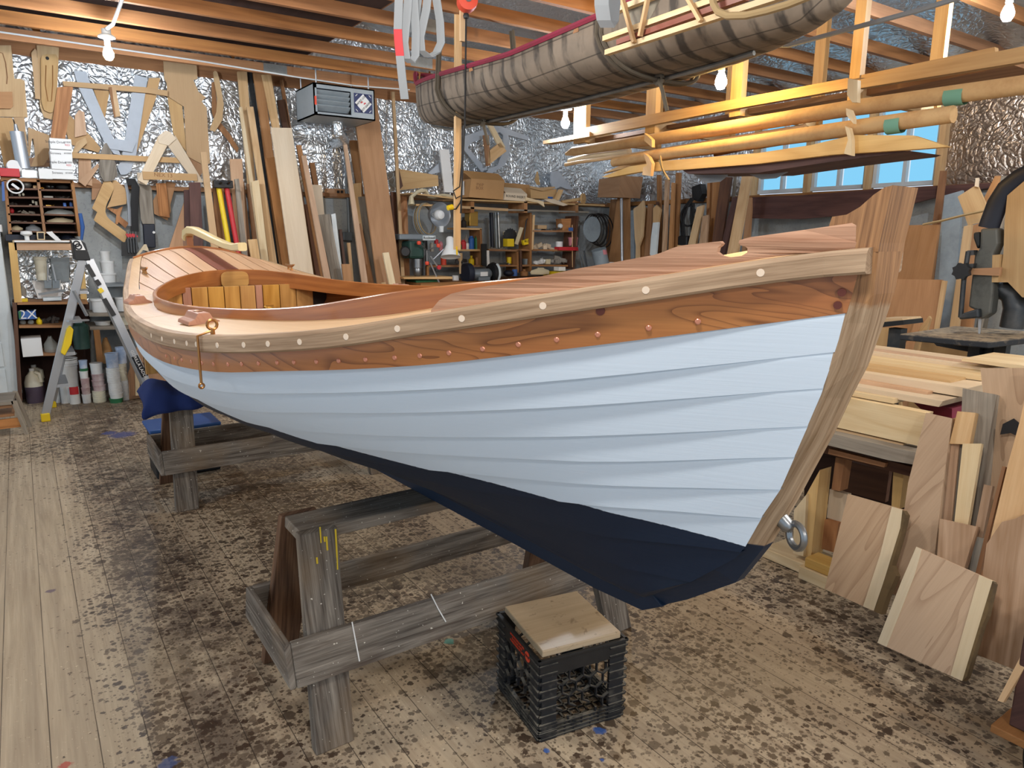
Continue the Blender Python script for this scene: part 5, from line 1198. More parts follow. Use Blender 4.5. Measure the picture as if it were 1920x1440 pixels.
for r in [
('plank','dark purple-brown plank leaning left of the yellow pipe clamp',(355,342),(376,342),(357,420),(379,420),'purple_board',0),
('plank','dark purple-brown plank, thinner one beside the tan trapezoid board',(345,356),(356,356),(346,420),(358,420),'purple_board',.03),
('strip','tan wood strip leaning just left of the yellow pipe clamp',(376,285),(387,285),(391,420),(404,420),'tan_board',-.02),
('plank','brown plank behind the yellow pipe clamp',(399,345),(419,345),(404,463),(424,463),'brown_board',.03),
('plank','pinkish brown plank right of the red pipe clamp, tallest there',(431,298),(454,298),(438,400),(460,400),'pink_board',.02),
('plank','brown plank behind the whitewashed strip',(442,340),(458,340),(452,440),(468,440),'brown_board',.04),
('strip','whitewashed grey strip right of the red pipe clamp',(440,336),(448,335),(453,472),(464,475),'grey_board',-.03),
('plank','tall pale pine plank reaching the ceiling, left one of two',(445,134),(463,134),(464,345),(479,345),'pine',.04),
('strip','thin pine strip standing in front of the left tall pine plank',(448,201),(454,200),(467,335),(474,335),'pine_pale',0),
('plank','pine plank in front of the grey metal strip, ending below the ceiling',(463,200),(475,200),(485,345),(497,345),'pine',-.01),
('strip','dark grey strip between the pine planks and the brown plank',(464,135),(472,135),(505,420),(514,420),'dark_steel',.055),
('plank','tall brown plank reaching the ceiling left of the heater',(475,137),(493,139),(500,320),(517,320),'brown_ply',.02),
('plank','tall pine plank reaching the ceiling beside the tall brown plank',(491,140),(508,140),(511,240),(525,240),'pine',.0),
('strip','thin brown strip reaching the ceiling left of the heater',(525,150),(531,150),(540,240),(546,240),'brown_board',.05),
('plank','small brown offcut standing behind the pale birch sheet',(520,188),(535,186),(530,240),(545,240),'dark_board',.05),
('slab','brown live-edged slab beside the pale birch sheet',(497,297),(515,294),(529,495),(546,499),'brown_board',-.01),
('plywood_sheet','wide pale birch plywood sheet leaning left of the heater',(508,239),(547,240),(545,501),(588,515),'birch',-.04),
('plank','whitish round-topped plank left of the brown slab',(471,341),(485,337),(489,482),(503,485),'pine_pale',-.05),
('plank','tan plank between the whitish plank and the brown slab',(485,345),(496,345),(504,486),(514,488),'tan_board',-.03),
('offcut','short knotty pine offcut standing behind the aft deck',(465,449),(482,448),(470,477),(487,480),'pine',-.09),
('plank','brown plank in the gap behind the short pine offcut',(462,345),(470,345),(474,450),(482,450),'brown_board',.02),
('strip','dark strip just right of the birch sheet',(571,383),(577,383),(592,515),(601,517),'dark_board',-.02),
('strip','brown strip crossing behind the pale strip right of the birch sheet',(556,272),(565,272),(602,518),(611,521),'brown_board',-.03),
('strip','pinkish pale strip right of the birch sheet',(566,292),(574,291),(608,522),(621,525),'pink_board',-.05),
('plank','pale plank behind the pinkish strip, square-topped',(581,346),(603,347),(592,440),(612,440),'birch',.02),
('plank','small brown plank behind the square-topped pale plank',(580,305),(590,305),(588,345),(596,345),'brown_board',.05),
('plank','weathered grey plank right of the pinkish strip',(596,403),(618,401),(622,523),(643,528),'grey_board',-.02),
('bracket','whitish slotted board standing beside the grey weathered plank',(621,402),(629,400),(634,525),(644,528),'white_paint_metal',.0),
('offcut','reddish brown offcut standing low under the grey junction box',(641,495),(656,495),(645,530),(663,534),'brown_ply',-.06),
('strip','thin dark strip left of the junction box',(636,430),(641,430),(644,500),(649,500),'dark_board',.03),
('strip','thin pale strip below the junction box',(651,455),(657,455),(656,500),(661,500),'pine',.03),
('strip','long thin brown strip leaning right of the junction box',(642,252),(648,252),(679,536),(691,538),'pink_board',-.02),
('plank','brown plank leaning behind the long thin strip',(655,263),(671,263),(668,345),(679,345),'brown_ply',.05),
('strip','pine strip behind the long thin strip',(664,344),(677,343),(671,420),(680,420),'pine',.03),
('plank','brown plank left of the wide brown plywood, short one',(667,420),(677,419),(692,537),(703,538),'brown_board',-.0),
('plank','grey brown plank left of the wide brown plywood',(673,369),(685,368),(698,537),(709,538),'grey_board',.02),
('plywood_sheet','wide tall brown plywood sheet leaning right of the heater',(661,185),(706,185),(709,540),(754,542),'brown_ply',-.04),
('strip','short pale pine strip leaning on the wide brown plywood',(718,474),(729,473),(732,543),(744,543),'pine_pale',-.10),
('offcut','tiny tan offcut standing at the foot of the wide brown plywood',(715,530),(723,529),(717,543),(726,544),'tan_board',-.10),
('strip','thin pine strip standing from the workbench to the ceiling',(735,172),(740,172),(749,450),(755,450),'pine',.03),
('plank','reddish brown plank standing left of the drill press',(749,365),(763,365),(752,450),(766,450),'fir_red',.05),
('plank','dark plank behind the thin pine strip left of the drill press',(733,360),(743,360),(744,500),(754,500),'dark_board',.06),
('plank','brown trapezoid board left of the dark purple planks',(346,376),(350,376),(330,425),(356,425),'brown_ply',.04),
]: lean(r[0], r[1], r[0].replace('_', ' '), r[2], r[3], r[4], r[5], r[6], off=.05 - r[7] * 3.0, group=GL, wav=.006 if r[0] == 'slab' else 0)
def pclamp(top, bot, mat, label):
    e = thing('pipe_clamp', atz(*bot, 0) if False else (0, 0, 0), label, 'clamp', 'pipe clamps'); n = V((0, 2.9, -.43)).normalized(); a, b = at(*top, (0, 7.12, 0), n), at(*bot, (0, 7.12, 0), n); d = (b - a); b = a + d * ((a.z - .02) / (a.z - b.z)); e.location = b
    mb = MB(); mb.tube([a, b], .024, 10); mb.build('pipe', mat, e); mb = MB(); mb.box(a + V((0, -.02, .03)), (.10, .07, .07)); mb.tube([a + V((0, -.02, .03)), a + V((.0, -.15, .05))], .012, 6); mb.build('clamp_head', 'black_plastic', e, bevel=.006)
pclamp((410,352), (429,459), 'yellow', 'yellow pipe clamp leaning behind the tiller'); pclamp((425,352), (446,470), 'red', 'red pipe clamp leaning behind the end of the tiller')
# outlet strip, conduit and junction box on the concrete behind the lumber
o = flat('outlet_board', 'brown board with electric outlets above the grey junction box', 'outlet board', [(1000,350),(1185,360),(1185,440),(1005,435)], YB - .04, 'brown_ply', .03, cv=k4)
for X in (1125, 1158): flat('outlet', '', '', [(X - 12,370),(X + 12,370),(X + 12,395),(X - 12,395)], YB - .045, 'ink', .004, cv=k4, parent=o)
jb = thing('junction_box', aty(*k4(1212, 790), YB - .03), 'grey metal junction box on the concrete wall with conduit rising from it', 'junction box')
mb = MB(); mb.prism([aty(*k4(x, y), YB - .09) for x, y in [(1170,745),(1255,745),(1255,825),(1170,820)]], (0, .08, 0)); mb.build('box_body', 'grey_metal', jb, bevel=.008)
mb = MB(); mb.tube([aty(*k4(1222, 745), YB - .04), aty(*k4(1210, 440), YB - .04), aty(*k4(1195, 380), YB - .05), aty(*k3(990, 760), YB - .05)], .016, 8); mb.build('conduit', 'grey_metal', jb)
# ================================================================ HEATER
HT = 6.95
hx = [aty(590,168,HT), aty(705,170,HT)]
ht = thing('unit_heater', aty(650,238,HT), 'grey hanging gas unit heater with louvres and a blue logo panel', 'heater')
tlh, trh, brh, blh = aty(587,154,HT), aty(702,170,HT), aty(700,226,HT), aty(591,215,HT)
W_ = trh.x - tlh.x; x0 = tlh.x; x1 = x0 + W_; zt_ = tlh.z; zb_ = blh.z - .0
DP = .52
def hb(mb, xa, xb, ya, yb, za, zc): mb.box(((xa + xb) / 2, (ya + yb) / 2, (za + zc) / 2), (xb - xa, yb - ya, zc - za))
mb = MB(); f = .045; xm = x0 + W_ * .60
hb(mb, x0, x1, HT, HT + DP, zt_ - .012, zt_); hb(mb, x0, x1, HT, HT + DP, zb_, zb_ + .012); hb(mb, x0, x0 + .012, HT, HT + DP, zb_, zt_); hb(mb, x1 - .012, x1, HT, HT + DP, zb_, zt_); hb(mb, x0, x1, HT + DP - .01, HT + DP, zb_, zt_)
hb(mb, xm, x1, HT, HT + .012, zb_, zt_); hb(mb, x0, xm, HT, HT + .012, zt_ - f, zt_); hb(mb, x0, xm, HT, HT + .012, zb_, zb_ + .03); hb(mb, x0, x0 + .03, HT, HT + .012, zb_, zt_); mb.build('housing', 'heater_grey', ht)
mb = MB(); hb(mb, x0 + .03, xm, HT + .10, HT + .11, zb_ + .02, zt_ - .02); mb.build('inner_panel', 'dark_navy', ht)
for i in range(4):
    z = zb_ + .075 + i * (zt_ - zb_ - .13) / 3.6; mb = MB(); mb.bar(V((x0 + .03, HT + .035, z)), V((xm - .01, HT + .035, z)), .012, .075, (0, -.8, .55)); mb.build('louvre', 'heater_grey', ht)
xa, xb = xm + .03, x1 - .03; za, zc = zb_ + .06, zt_ - .05; pc = V(((xa + xb) / 2, HT - .002, (za + zc) / 2)); hs = min(xb - xa, zc - za) / 2
mb = MB(); hb(mb, xa, xb, HT - .004, HT, za, zc); lp = mb.build('logo_panel', 'navy_logo' if False else 'dark_navy', ht); lp.data.materials[0] = plain('logo_navy', '#1b2858', .5)
mb = MB(); mb.prism([pc + V((0, -.003, hs * .97)), pc + V((hs * .97, -.003, 0)), pc + V((0, -.003, -hs * .97)), pc + V((-hs * .97, -.003, 0))], (0, -.001, 0)); mb.build('logo_diamond', 'paper', lp)
r2 = V((1, 0, 1)).normalized(); u2 = V((-1, 0, 1)).normalized()
lettering('HOT DAWG', 'logo_lettering', pc + V((hs * .30, -.006, -hs * .30)), r2, u2, hs * .30, 'ink', lp); lettering('HOT DAWG', 'logo_lettering', pc + V((-hs * .30, -.006, hs * .30)), -r2, -u2, hs * .30, 'ink', lp)
for dx, dz in ((.16, -.02), (-.2, .08)):
    mb = MB(); mb.prism([pc + V((hs * (dx + a), -.006, hs * (dz + b))) for a, b in [(-.16,-.08),(-.02,-.10),(.0,-.02),(.14,.0),(.10,.12),(-.06,.10)]], (0, -.001, 0)); mb.build('logo_emblem', 'red', lp)
for sx, sz in ((-1, 1), (1, 1), (-1, -1), (1, -1)):
    mb = MB(); c_ = pc + V((sx * hs * .78, -.004, sz * hs * .78)); t = V((1, 0, -sx * sz)).normalized(); mb.bar(c_ - t * hs * .16, c_ + t * hs * .16, .003, hs * .06, (0, 0, 1)); mb.build('logo_arrow', 'paper', lp)
mb = MB(); mb.prism([V((x0 + .005, HT - .003, zb_ + .09)), V((x0 + .025, HT - .003, zb_ + .09)), V((x0 + .025, HT - .003, zt_ - .12)), V((x0 + .005, HT - .003, zt_ - .12))], (0, -.001, 0)); mb.build('warning_label', 'red_orange', ht)
for x in (x0 + .04, x1 - .05):
    for y in (HT + .03, HT + DP - .05):
        mb = MB(); mb.tube([(x, y, zt_ - .005), (x, y, ZJ + .05)], .007, 6); mb.build('hanger_rod', 'aluminium', ht)
mb = MB(); mb.tube([(x0 + W_ * .55, HT + .3, zb_), (x0 + W_ * .55, HT + .3, zb_ - .10), (x0 + W_ * .85, HT + .6, zb_ - .14), (x0 + W_ * .85, YB - .05, zb_ - .14)], .05, 12); mb.build('exhaust_duct', 'foil', ht)
# ================================================================ WORKBENCH WALL IN THE MIDDLE OF THE BACK WALL
YW = 7.35
def w1(X, Y): return 740 + X / 4.8, 280 + Y / 4.8
def w2(X, Y): return 740 + X / 8, 360 + Y / 8
def w3(X, Y): return 920 + X / 8, 360 + Y / 8
tsf = thing('high_shelf', aty(*w1(1000, 480), YW + .2), 'long wooden shelf above the workbench carrying cartons and offcuts', 'shelf')
def sg(p, q, t, mat, name, parent, cv, dep=.42, y=YW): return seg(p, q, t, mat, name, parent, dep, y, cv)
sg((150,395), (530,440), .018, 'tan_ply', 'shelf_board', tsf, w1); sg((590,452), (1890,505), .018, 'tan_ply', 'shelf_board', tsf, w1); sg((190,500), (360,505), .02, 'pine', 'cleat', tsf, w1, .05)
sg((600,520), (1020,545), .03, 'tan_board', 'rail', tsf, w1, .03); sg((1020,545), (1750,565), .02, 'grey_board', 'rail', tsf, w1, .03)
for X in (700, 1180, 1640): sg((X, 470), (X, 570), .05, 'brown_board', 'bracket', tsf, w1, .35)
GC = 'cartons on the high shelf'
def carton(name, label, pts_front, y, depth, mat='cardboard', cv=w1):
    P = [aty(*cv(*p), y) for p in pts_front]; mb = MB(); mb.prism(P, (0, depth, 0), g=(1, 0, 0)); o = mb.build(name, mat); return tag(o, label, 'box', GC)
o = carton('cardboard_box', 'largest open cardboard carton on the high shelf', [(690,265),(990,285),(975,455),(670,430)], YW + .02, .34)
mb = MB(); P = [aty(*w1(x, y), YW + .03) for x, y in [(600,235),(690,265),(670,430),(600,395)]]; 
a, b_ = aty(*w1(690,265), YW + .02), aty(*w1(990,285), YW + .02)
for sgn, ln in ((-1, .10), (1, .0)):
    pass
mb = MB(); mb.prism([a, b_, b_ + V((0, .14, .09)), a + V((-.05, .14, .10))], (0, .003, .004)); mb.build('flap', 'cardboard', o); mb = MB(); mb.prism([a + V((0, .34, 0)), b_ + V((0, .34, 0)), b_ + V((0, .30, .10)), a + V((0, .30, .12))], (0, .003, .004)); mb.build('flap', 'cardboard', o)
lettering('FWP', 'marker_writing', aty(*w1(770,320), YW + .018), (1, 0, -.04), (0, 0, 1), .05, 'brown_board', o); lettering('BOX', 'marker_writing', aty(*w1(765,350), YW + .018), (1, 0, -.04), (0, 0, 1), .05, 'brown_board', o)
lbx = aty(*w1(690,265), YW + .02).x
mb = MB(); sxp = aty(*w1(680,360), YW + .02); mb.box((sxp.x - .012, YW + .2, sxp.z + .02), (.003, .12, .16)); mb.build('shipping_label', 'paper', o)
o = carton('cardboard_box', 'small pale carton with handwriting in front of the wide carton', [(1020,395),(1190,410),(1185,470),(975,455),(985,360)][1:] + [(1020,395)] if False else [(1000,390),(1192,405),(1186,470),(985,455)], YW + .0, .18, 'birch')
lettering('ROUND INSERT', 'marker_writing', aty(*w1(1090,427), YW - .002), (1, 0, -.04), (0, 0, 1), .04, 'ink', o)
mb = MB(); a, b_ = aty(*w1(1000,390), YW), aty(*w1(1192,405), YW); mb.prism([a, b_, b_ + V((-.02, .10, .07)), a + V((-.02, .10, .07))], (0, .003, .004)); mb.build('flap', 'birch', o)
carton('cardboard_box', 'wide carton behind the small pale one on the high shelf', [(990,300),(1215,320),(1215,470),(990,450)], YW + .22, .18)
carton('cardboard_box', 'flat stacked carton at the right of the high shelf', [(1225,345),(1460,360),(1450,450),(1225,440)], YW + .12, .2, 'tan_board')
for a in [
('plywood_offcut','long brown plywood offcut standing at the left of the high shelf','offcut',[(35,175),(390,235),(395,330),(30,370)],.36,'tan_ply'),
('plywood_offcut','narrow dark offcut at the left end of the high shelf','offcut',[(0,190),(40,180),(75,330),(40,370)],.34,'dark_board'),
('moulding','long white boxed moulding leaning above the high shelf','moulding',[(405,0),(490,0),(530,390),(450,385)],.30,'paper'),
('white_pattern','white curved pattern leaning behind the white moulding','pattern',[(300,215),(415,110),(430,200),(330,225)],.38,'pale_pattern'),
('plywood_pattern','tan hooked pattern hanging above the flat stacked carton','pattern',[(1150,195),(1290,200),(1310,320),(1235,320),(1245,285),(1210,230),(1155,215)],.52,'tan_ply'),
('white_pattern','pale grey fin-shaped pattern at the right of the high shelf','pattern',[(1410,205),(1470,190),(1610,365),(1540,355),(1490,335),(1430,360),(1405,300)],.40,'pale_pattern'),
('plywood_offcut','tan slat leaning at the right end of the cartons','offcut',[(1480,360),(1520,365),(1480,460),(1440,450)],.05,'pine'),
('plywood_offcut','pale pointed offcut hanging over the front edge of the high shelf','offcut',[(1180,430),(1340,470),(1350,520),(1290,480),(1180,460)],-.02,'pine_pale'),
('plywood_offcut','pale curved offcut lying on the front edge of the high shelf','offcut',[(1340,450),(1430,445),(1560,500),(1520,510),(1400,480)],-.02,'birch'),
('plywood_offcut','curved tan strip bridging the stacked carton','offcut',[(1220,330),(1300,345),(1440,335),(1445,350),(1330,375),(1220,350)],.08,'tan_board'),
('blue_tape','scrap of blue tape on the flat stacked carton','tape',[(1385,425),(1425,428),(1420,445),(1380,440)],.11,'blue'),
]: flat(a[0], a[1], a[2], a[3], YW + a[4], a[5], .02, cv=w1)
mb = MB(); mb.tube([aty(*w1(1500,475), YW + .1), aty(*w1(1700,445), YW + .1)], .022, 8); mb.lathe([(.07, -.012), (.07, .012)], aty(*w1(1695,445), YW + .08), (.5, -1, 0), 16); tag(mb.build('wooden_mallet', 'pine'), 'wooden mallet with a round head at the right end of the high shelf', 'mallet')
mb = MB(); g = []
for i in range(12):
    t = i / 11; p = aty(*w1(130 + 390 * t if i > 1 else 150, 420 + 10 * math.sin(i * 1.3) - (40 if 1 < i < 5 else 0) + (80 if i == 0 else 0)), YW - .02 + .15 * t); r = .05 - .02 * abs(math.sin(i * 2.2)) - .015 * t; g.append((p, r))
mb.tube([p for p, r in g], [r for p, r in g], 8, flat=.7); tag(mb.build('canvas_roll', 'canvas_cream'), 'crumpled cream drop cloth lying over the left end of the high shelf', 'cloth')
# bench shelving carcase
bs_ = thing('bench_shelving', aty(*w1(900, 1060), YW + .2), 'wooden shelving over the workbench crowded with cans and tools', 'shelf')
for p, q, mt in [((565,712),(785,718),'pine'),((570,908),(770,908),'pine'),((300,1052),(790,1050),'brown_board'),((845,905),(1110,912),'brown_board'),((830,1045),(1100,1048),'brown_board'),((1140,905),(1225,910),'brown_board'),((1140,1048),(1225,1046),'brown_board'),((1240,735),(1600,738),'brown_board'),((1240,905),(1640,912),'brown_board'),((1235,1045),(1560,1048),'brown_board')]: sg(p, q, .022, mt, 'shelf_board', bs_, w1, .25, YW + .12)
for p, q, mt in [((775,715),(785,1050),'brown_board'),((1105,910),(1110,1110),'brown_board'),((1135,910),(1140,1110),'dark_board'),((1225,570),(1225,1100),'brown_board'),((1255,590),(1240,905),'pine'),((1650,600),(1610,1080),'dark_board'),((300,1050),(300,1180),'brown_board')]: sg(p, q, .03, mt, 'upright', bs_, w1, .25, YW + .12)
GB = 'odds and ends on the bench shelving'
Yb = YW + .22
wt = thing('workbench', aty(*w1(800, 1190), YW), 'workbench along the back wall under the shelving', 'workbench')
wz = aty(*w1(800, 1175), YW - .1).z
xl, xr = aty(*w1(140, 1175), YW).x, aty(*w1(1950, 1175), YW).x
mb = MB(); mb.box(((xl + xr) / 2, YW + .12, wz - .03), (xr - xl, .75, .05)); mb.build('bench_top', 'brown_board', wt)
for x in lin(xl + .1, xr - .1, 4):
    for y in (YW - .2, YW + .42): mb = MB(); mb.box((x, y, (wz - .055) / 2), (.09, .09, wz - .055)); mb.build('leg', 'dark_board', wt)
for a in [
('spray_can','green-labelled spray can behind the hanging pine pole','can',588,878,30,50,'green','can'),
('spray_can','red and white can, leftmost in the row right of the pole','can',618,858,45,85,'red','can'),
('spray_can','white can with red band beside the red can','can',650,868,35,65,'paper','can'),
('spray_can','blue spray can in the row right of the pole','can',690,840,45,120,'blue','can'),
('spray_can','red-capped green spray can at the right end of the can row','can',738,840,40,120,'green','can'),
('bottle','grey squeeze bottle behind the red can','bottle',645,805,30,70,'clutter_mid','bottle'),
('bottle','brown bottle with a pale label on the top can shelf','bottle',620,660,45,100,'clutter_dark','bottle'),
('yellow_level','yellow book-like slab leaning on the top can shelf','slab',690,625,75,130,'brass','box'),
('spray_bottle','yellow spray bottle on the lower can shelf','bottle',690,1000,45,85,'yellow','bottle'),
('can','dark jar behind the yellow spray bottle','jar',590,985,120,90,'clutter_dark','pile'),
('paint_can','brown can at the right of the yellow spray bottle','can',745,1010,40,75,'brown_board','cyl'),
('screw_jar','orange coil of wire on the lower can shelf','coil',440,1000,45,85,'red_orange','cyl'),
('yellow_carton','yellow carton on the middle shelf below the saw blade','carton',1025,840,60,70,'yellow','box'),
('yellow_jar','yellow jar on the lower middle shelf','jar',1030,1000,35,60,'yellow','cyl'),
('wrench_pile','row of wrenches on the lower middle shelf','wrenches',940,1025,190,30,'steel','pile'),
('chisel_pile','scatter of hand tools on the middle shelf','tools',930,890,150,30,'clutter_mid','pile'),
('gray_pot','grey pot in the narrow middle cubby','pot',1180,1010,60,50,'grey_metal','tub'),
('shaving_pile','heap of papers and shavings on the wide right shelf','papers',1340,860,200,110,'birch','pile'),
('white_jar','white jar on the wide right shelf','jar',1480,862,50,65,'paper','cyl'),
('purple_pot','purple and pink pot on the wide right shelf','pot',1605,830,70,75,'pink_label','tub'),
('lens_pile','row of small dark parts on the upper right shelf','parts',1400,715,150,35,'clutter_dark','pile'),
('dial_gauge','round white dial gauge on the upper right shelf','gauge',1490,690,40,45,'paper','ball'),
('small_carton','small tan carton on the upper right shelf','carton',1300,700,80,35,'tan_board','box'),
('white_carton_pile','heap of white small cartons on the lower right shelf','cartons',1310,995,140,90,'paper','pile'),
('glass_pile','heap of glass jars on the lower right shelf','jars',1490,980,180,110,'clutter_mid','pile'),
('cream_carton','cream carton beside the white cartons on the lower right shelf','carton',1370,1010,40,45,'canvas_cream','box'),
('yellow_tray','yellow plastic tray lying on the bench at the right','tray',1490,1118,170,40,'yellow','box'),
('white_carton','white carton behind the yellow tray','carton',1485,1075,60,35,'paper','box'),
('rag_heap','cream rags piled on the bench left of the yellow tray','rags',1310,1095,170,60,'canvas_cream','bag'),
('blue_bottle','dark navy cap lying on the bench right of the grinder','cap',1025,1115,80,60,'dark_navy','ball'),
('blue_can','blue can on the bench right of the navy cap','can',1080,1110,40,60,'blue','cyl'),
('brown_jar','brown jar on the bench under the middle cubby','jar',1165,1110,60,60,'brown_board','bottle'),
('bench_can','small white can on the bench left of the grinder','can',550,1165,55,60,'paper','cyl'),
]: lump(a[0], a[1], a[2], a[3], a[4], a[5], a[6], Yb if a[4] < 1060 else YW + .05, a[7], a[8], w1, GB, d=.12 if a[8] in ('pile', 'bag') else None)
o = flat('red_tray', 'long red tray at the front of the wide right shelf', 'tray', [(1480,878),(1650,880),(1655,912),(1480,908)], YW + .08, 'red', .1, cv=w1)
# circular saw blade, saws, tubes
mb = MB(); c_ = aty(*w1(1040,790), Yb + .1); pts = []
for i in range(36): 
    t = 2 * PI * i / 36; R_ = .115 if i % 2 else .102; pts.append(c_ + V((R_ * math.cos(t), 0, R_ * math.sin(t))))
mb.prism(pts, (0, .003, 0)); tag(mb.build('circular_blade', 'dark_steel'), 'round toothed saw blade hanging on the concrete in the middle', 'blade')
flat('white_card', 'white card behind the round saw blade', 'card', [(975,740),(1100,740),(1090,840),(980,850)], Yb + .12, 'canvas_cream', .004, cv=w1)
for x, lb, mt in ((868, 'dark tube clamp standing at the left of the saw blade', 'dark_navy'), (905, 'grey tube standing between the dark tube and the saw blade', 'grey_metal'), (930, 'slim grey tube standing nearest the saw blade', 'steel')):
    mb = MB(); mb.tube([aty(*w1(x, 570), Yb + .08), aty(*w1(x + 12, 890), Yb + .05)], .025 if x < 900 else .017, 8); tag(mb.build('tube', mt), lb, 'tube')
flat('paddle_board', 'cream and blue board standing right of the saw blade', 'board', [(1130,700),(1160,705),(1110,860),(1080,850)], Yb - .02, 'canvas_cream', .012, cv=w1)
hk = thing('bow_saw', aty(*w1(1195, 850), Yb), 'bow saw with a yellow grip hanging on the middle upright', 'saw')
mb = MB(); mb.tube([aty(*w1(x, y), Yb - .05) for x, y in [(1160,830),(1185,640),(1205,615),(1228,640),(1215,840)]], .008, 6); mb.build('saw_frame', 'black_plastic', hk)
mb = MB(); mb.prism([aty(*w1(x, y), Yb - .07) for x, y in [(1155,820),(1215,800),(1222,850),(1165,862)]], (0, .04, 0)); mb.build('grip', 'yellow', hk)
lettering('BLZ', 'grip_lettering', aty(*w1(1188, 826), Yb - .072), (1, 0, .1), (0, 0, 1), .04, 'ink', hk)
flat('drawer_case', 'red-brown wooden drawer case on the upper right shelf', 'case', [(1500,625),(1650,620),(1640,760),(1600,740),(1510,735)], Yb + .02, 'fir_red', .12, cv=w1)
mb = MB(); mb.box(aty(*w1(1585, 720), Yb - .1), (.07, .01, .045)); tag(mb.build('tape_scrap', 'blue'), 'blue tape on a thin upright stick at the right shelf', 'tape')
mb = MB(); mb.tube([aty(*w1(1598, 680), Yb - .09), aty(*w1(1600, 1060), Yb - .12)], .006, 5); tag(mb.build('dowel', 'pine'), 'thin wooden dowel standing through the blue tape', 'dowel')
# reflector lamp with coiled cable
rl_ = thing('reflector_lamp', aty(*w1(410, 700), YW - .1), 'round aluminium reflector work lamp with an unlit bulb hung left of the pine pole', 'lamp')
c_ = aty(*w1(410, 590), YW - .12); ax_ = V((.12, -1, -.02)).normalized(); R_ = (aty(*w1(505, 590), YW - .12) - c_).x
mb = MB(); mb.lathe([(.05, -.16), (R_ * .6, -.13), (R_ * .92, -.05), (R_, .0), (R_ * 1.03, .004), (R_ * .90, -.045), (R_ * .58, -.12), (.045, -.15)], c_, ax_, 28); mb.build('reflector', 'aluminium', rl_)
mb = MB(); mb.lathe([(.02, -.14), (.03, -.10), (.055, -.05), (.058, -.02), (.045, .02), (0, .035)], c_ + V((.0, 0, 0)), ax_, 16); mb.build('bulb', 'paper', rl_)
mb = MB(); mb.prism([aty(*w1(x, y), YW - .13) for x, y in [(408,690),(440,690),(438,745),(412,745)]], (0, .03, 0)); mb.build('clip', 'white_plastic', rl_)
cb_ = thing('cable_coil', aty(*w1(270, 760), YW), 'coil of grey cable hanging behind the reflector lamp', 'cable')
for k in range(6):
    mb = MB(); mb.torus(aty(*w1(300 - 9 * k, 625 + 4 * k), YW - .02 + .02 * k), (.5, -1, .1), .17 + .006 * (k % 3), .0065, 28, 6); mb.build('cable_turn', 'strap_grey' if k % 2 else 'rope', cb_)
# drill press
dp = thing('drill_press', aty(*w1(200, 1160), YW - .05), 'dark green drill press on the workbench with a grey belt guard', 'drill press')
q = aty(*w1(205, 790), YW - .05); mb = MB(); a, b_ = aty(*w1(62, 762), YW - .1), aty(*w1(375, 815), YW - .1); mb.box(((a.x + b_.x) / 2, YW + .1, (a.z + b_.z) / 2), (b_.x - a.x, .30, a.z - b_.z)); mb.build('belt_guard', 'grey_metal', dp, bevel=.012)
mb = MB(); mb.box((aty(*w1(312, 795), YW - .06).x, YW - .055, aty(*w1(312, 797), YW - .06).z), (.16, .006, .05)); lb_ = mb.build('maker_plate', 'white_paint_metal', dp); lettering('Rockwell', 'plate_lettering', aty(*w1(312, 797), YW - .062), (1, 0, 0), (0, 0, 1), .04, 'ink', lb_)
a, b_ = aty(*w1(135, 825), YW - .12), aty(*w1(275, 985), YW - .12)
mb = MB(); mb.box(((a.x + b_.x) / 2, YW + .0, (a.z + b_.z) / 2), (b_.x - a.x, .22, a.z - b_.z)); mb.build('head', 'dark_green', dp, bevel=.03)
mb = MB(); p = aty(*w1(205, 985), YW - .06); e_ = aty(*w1(205, 1150), YW - .06); mb.lathe([(.055, 0), (.055, .10), (.04, .11), (.04, .5 * (p.z - e_.z)), (.03, p.z - e_.z - .12), (.045, p.z - e_.z - .1), (.045, p.z - e_.z - .03), (.02, p.z - e_.z)], p, (0, 0, -1), 14); mb.build('quill', 'steel', dp)
mb = MB(); mb.lathe([(.055, 0), (.06, .03), (.045, .06), (0, .06)], aty(*w1(90, 920), YW - .13), (-.3, -1, 0), 14); mb.build('motor_knob', 'black_plastic', dp)
mb = MB(); h = aty(*w1(290, 910), YW - .14)
for k in range(3):
    t = k * 2.1 + .4; tip = h + V((.14 * math.cos(t), -.03, .14 * math.sin(t))); mb.tube([h, tip], .008, 6)
mb.build('feed_spokes', 'steel', dp)
for k in range(3):
    t = k * 2.1 + .4; tip = h + V((.14 * math.cos(t), -.03, .14 * math.sin(t))); m2 = MB(); m2.lathe([(.018, -.02), (.026, 0), (.018, .02)], tip, (0, 0, 1), 10); m2.build('feed_knob', 'red_orange', dp)
mb = MB(); p = aty(*w1(265, 1100), YW + .2); mb.tube([V((p.x, p.y, wz)), V((p.x, p.y, a.z))], .045, 12); mb.build('column', 'dark_steel', dp)
flat('drill_table', '', '', [(75,1150),(520,1145),(520,1168),(85,1168)], YW - .18, 'pine', .3, cv=w1, parent=dp); flat('machine_base', '', '', [(190,1180),(390,1175),(390,1215),(200,1225)], YW - .1, 'green', .25, cv=w1, parent=dp)
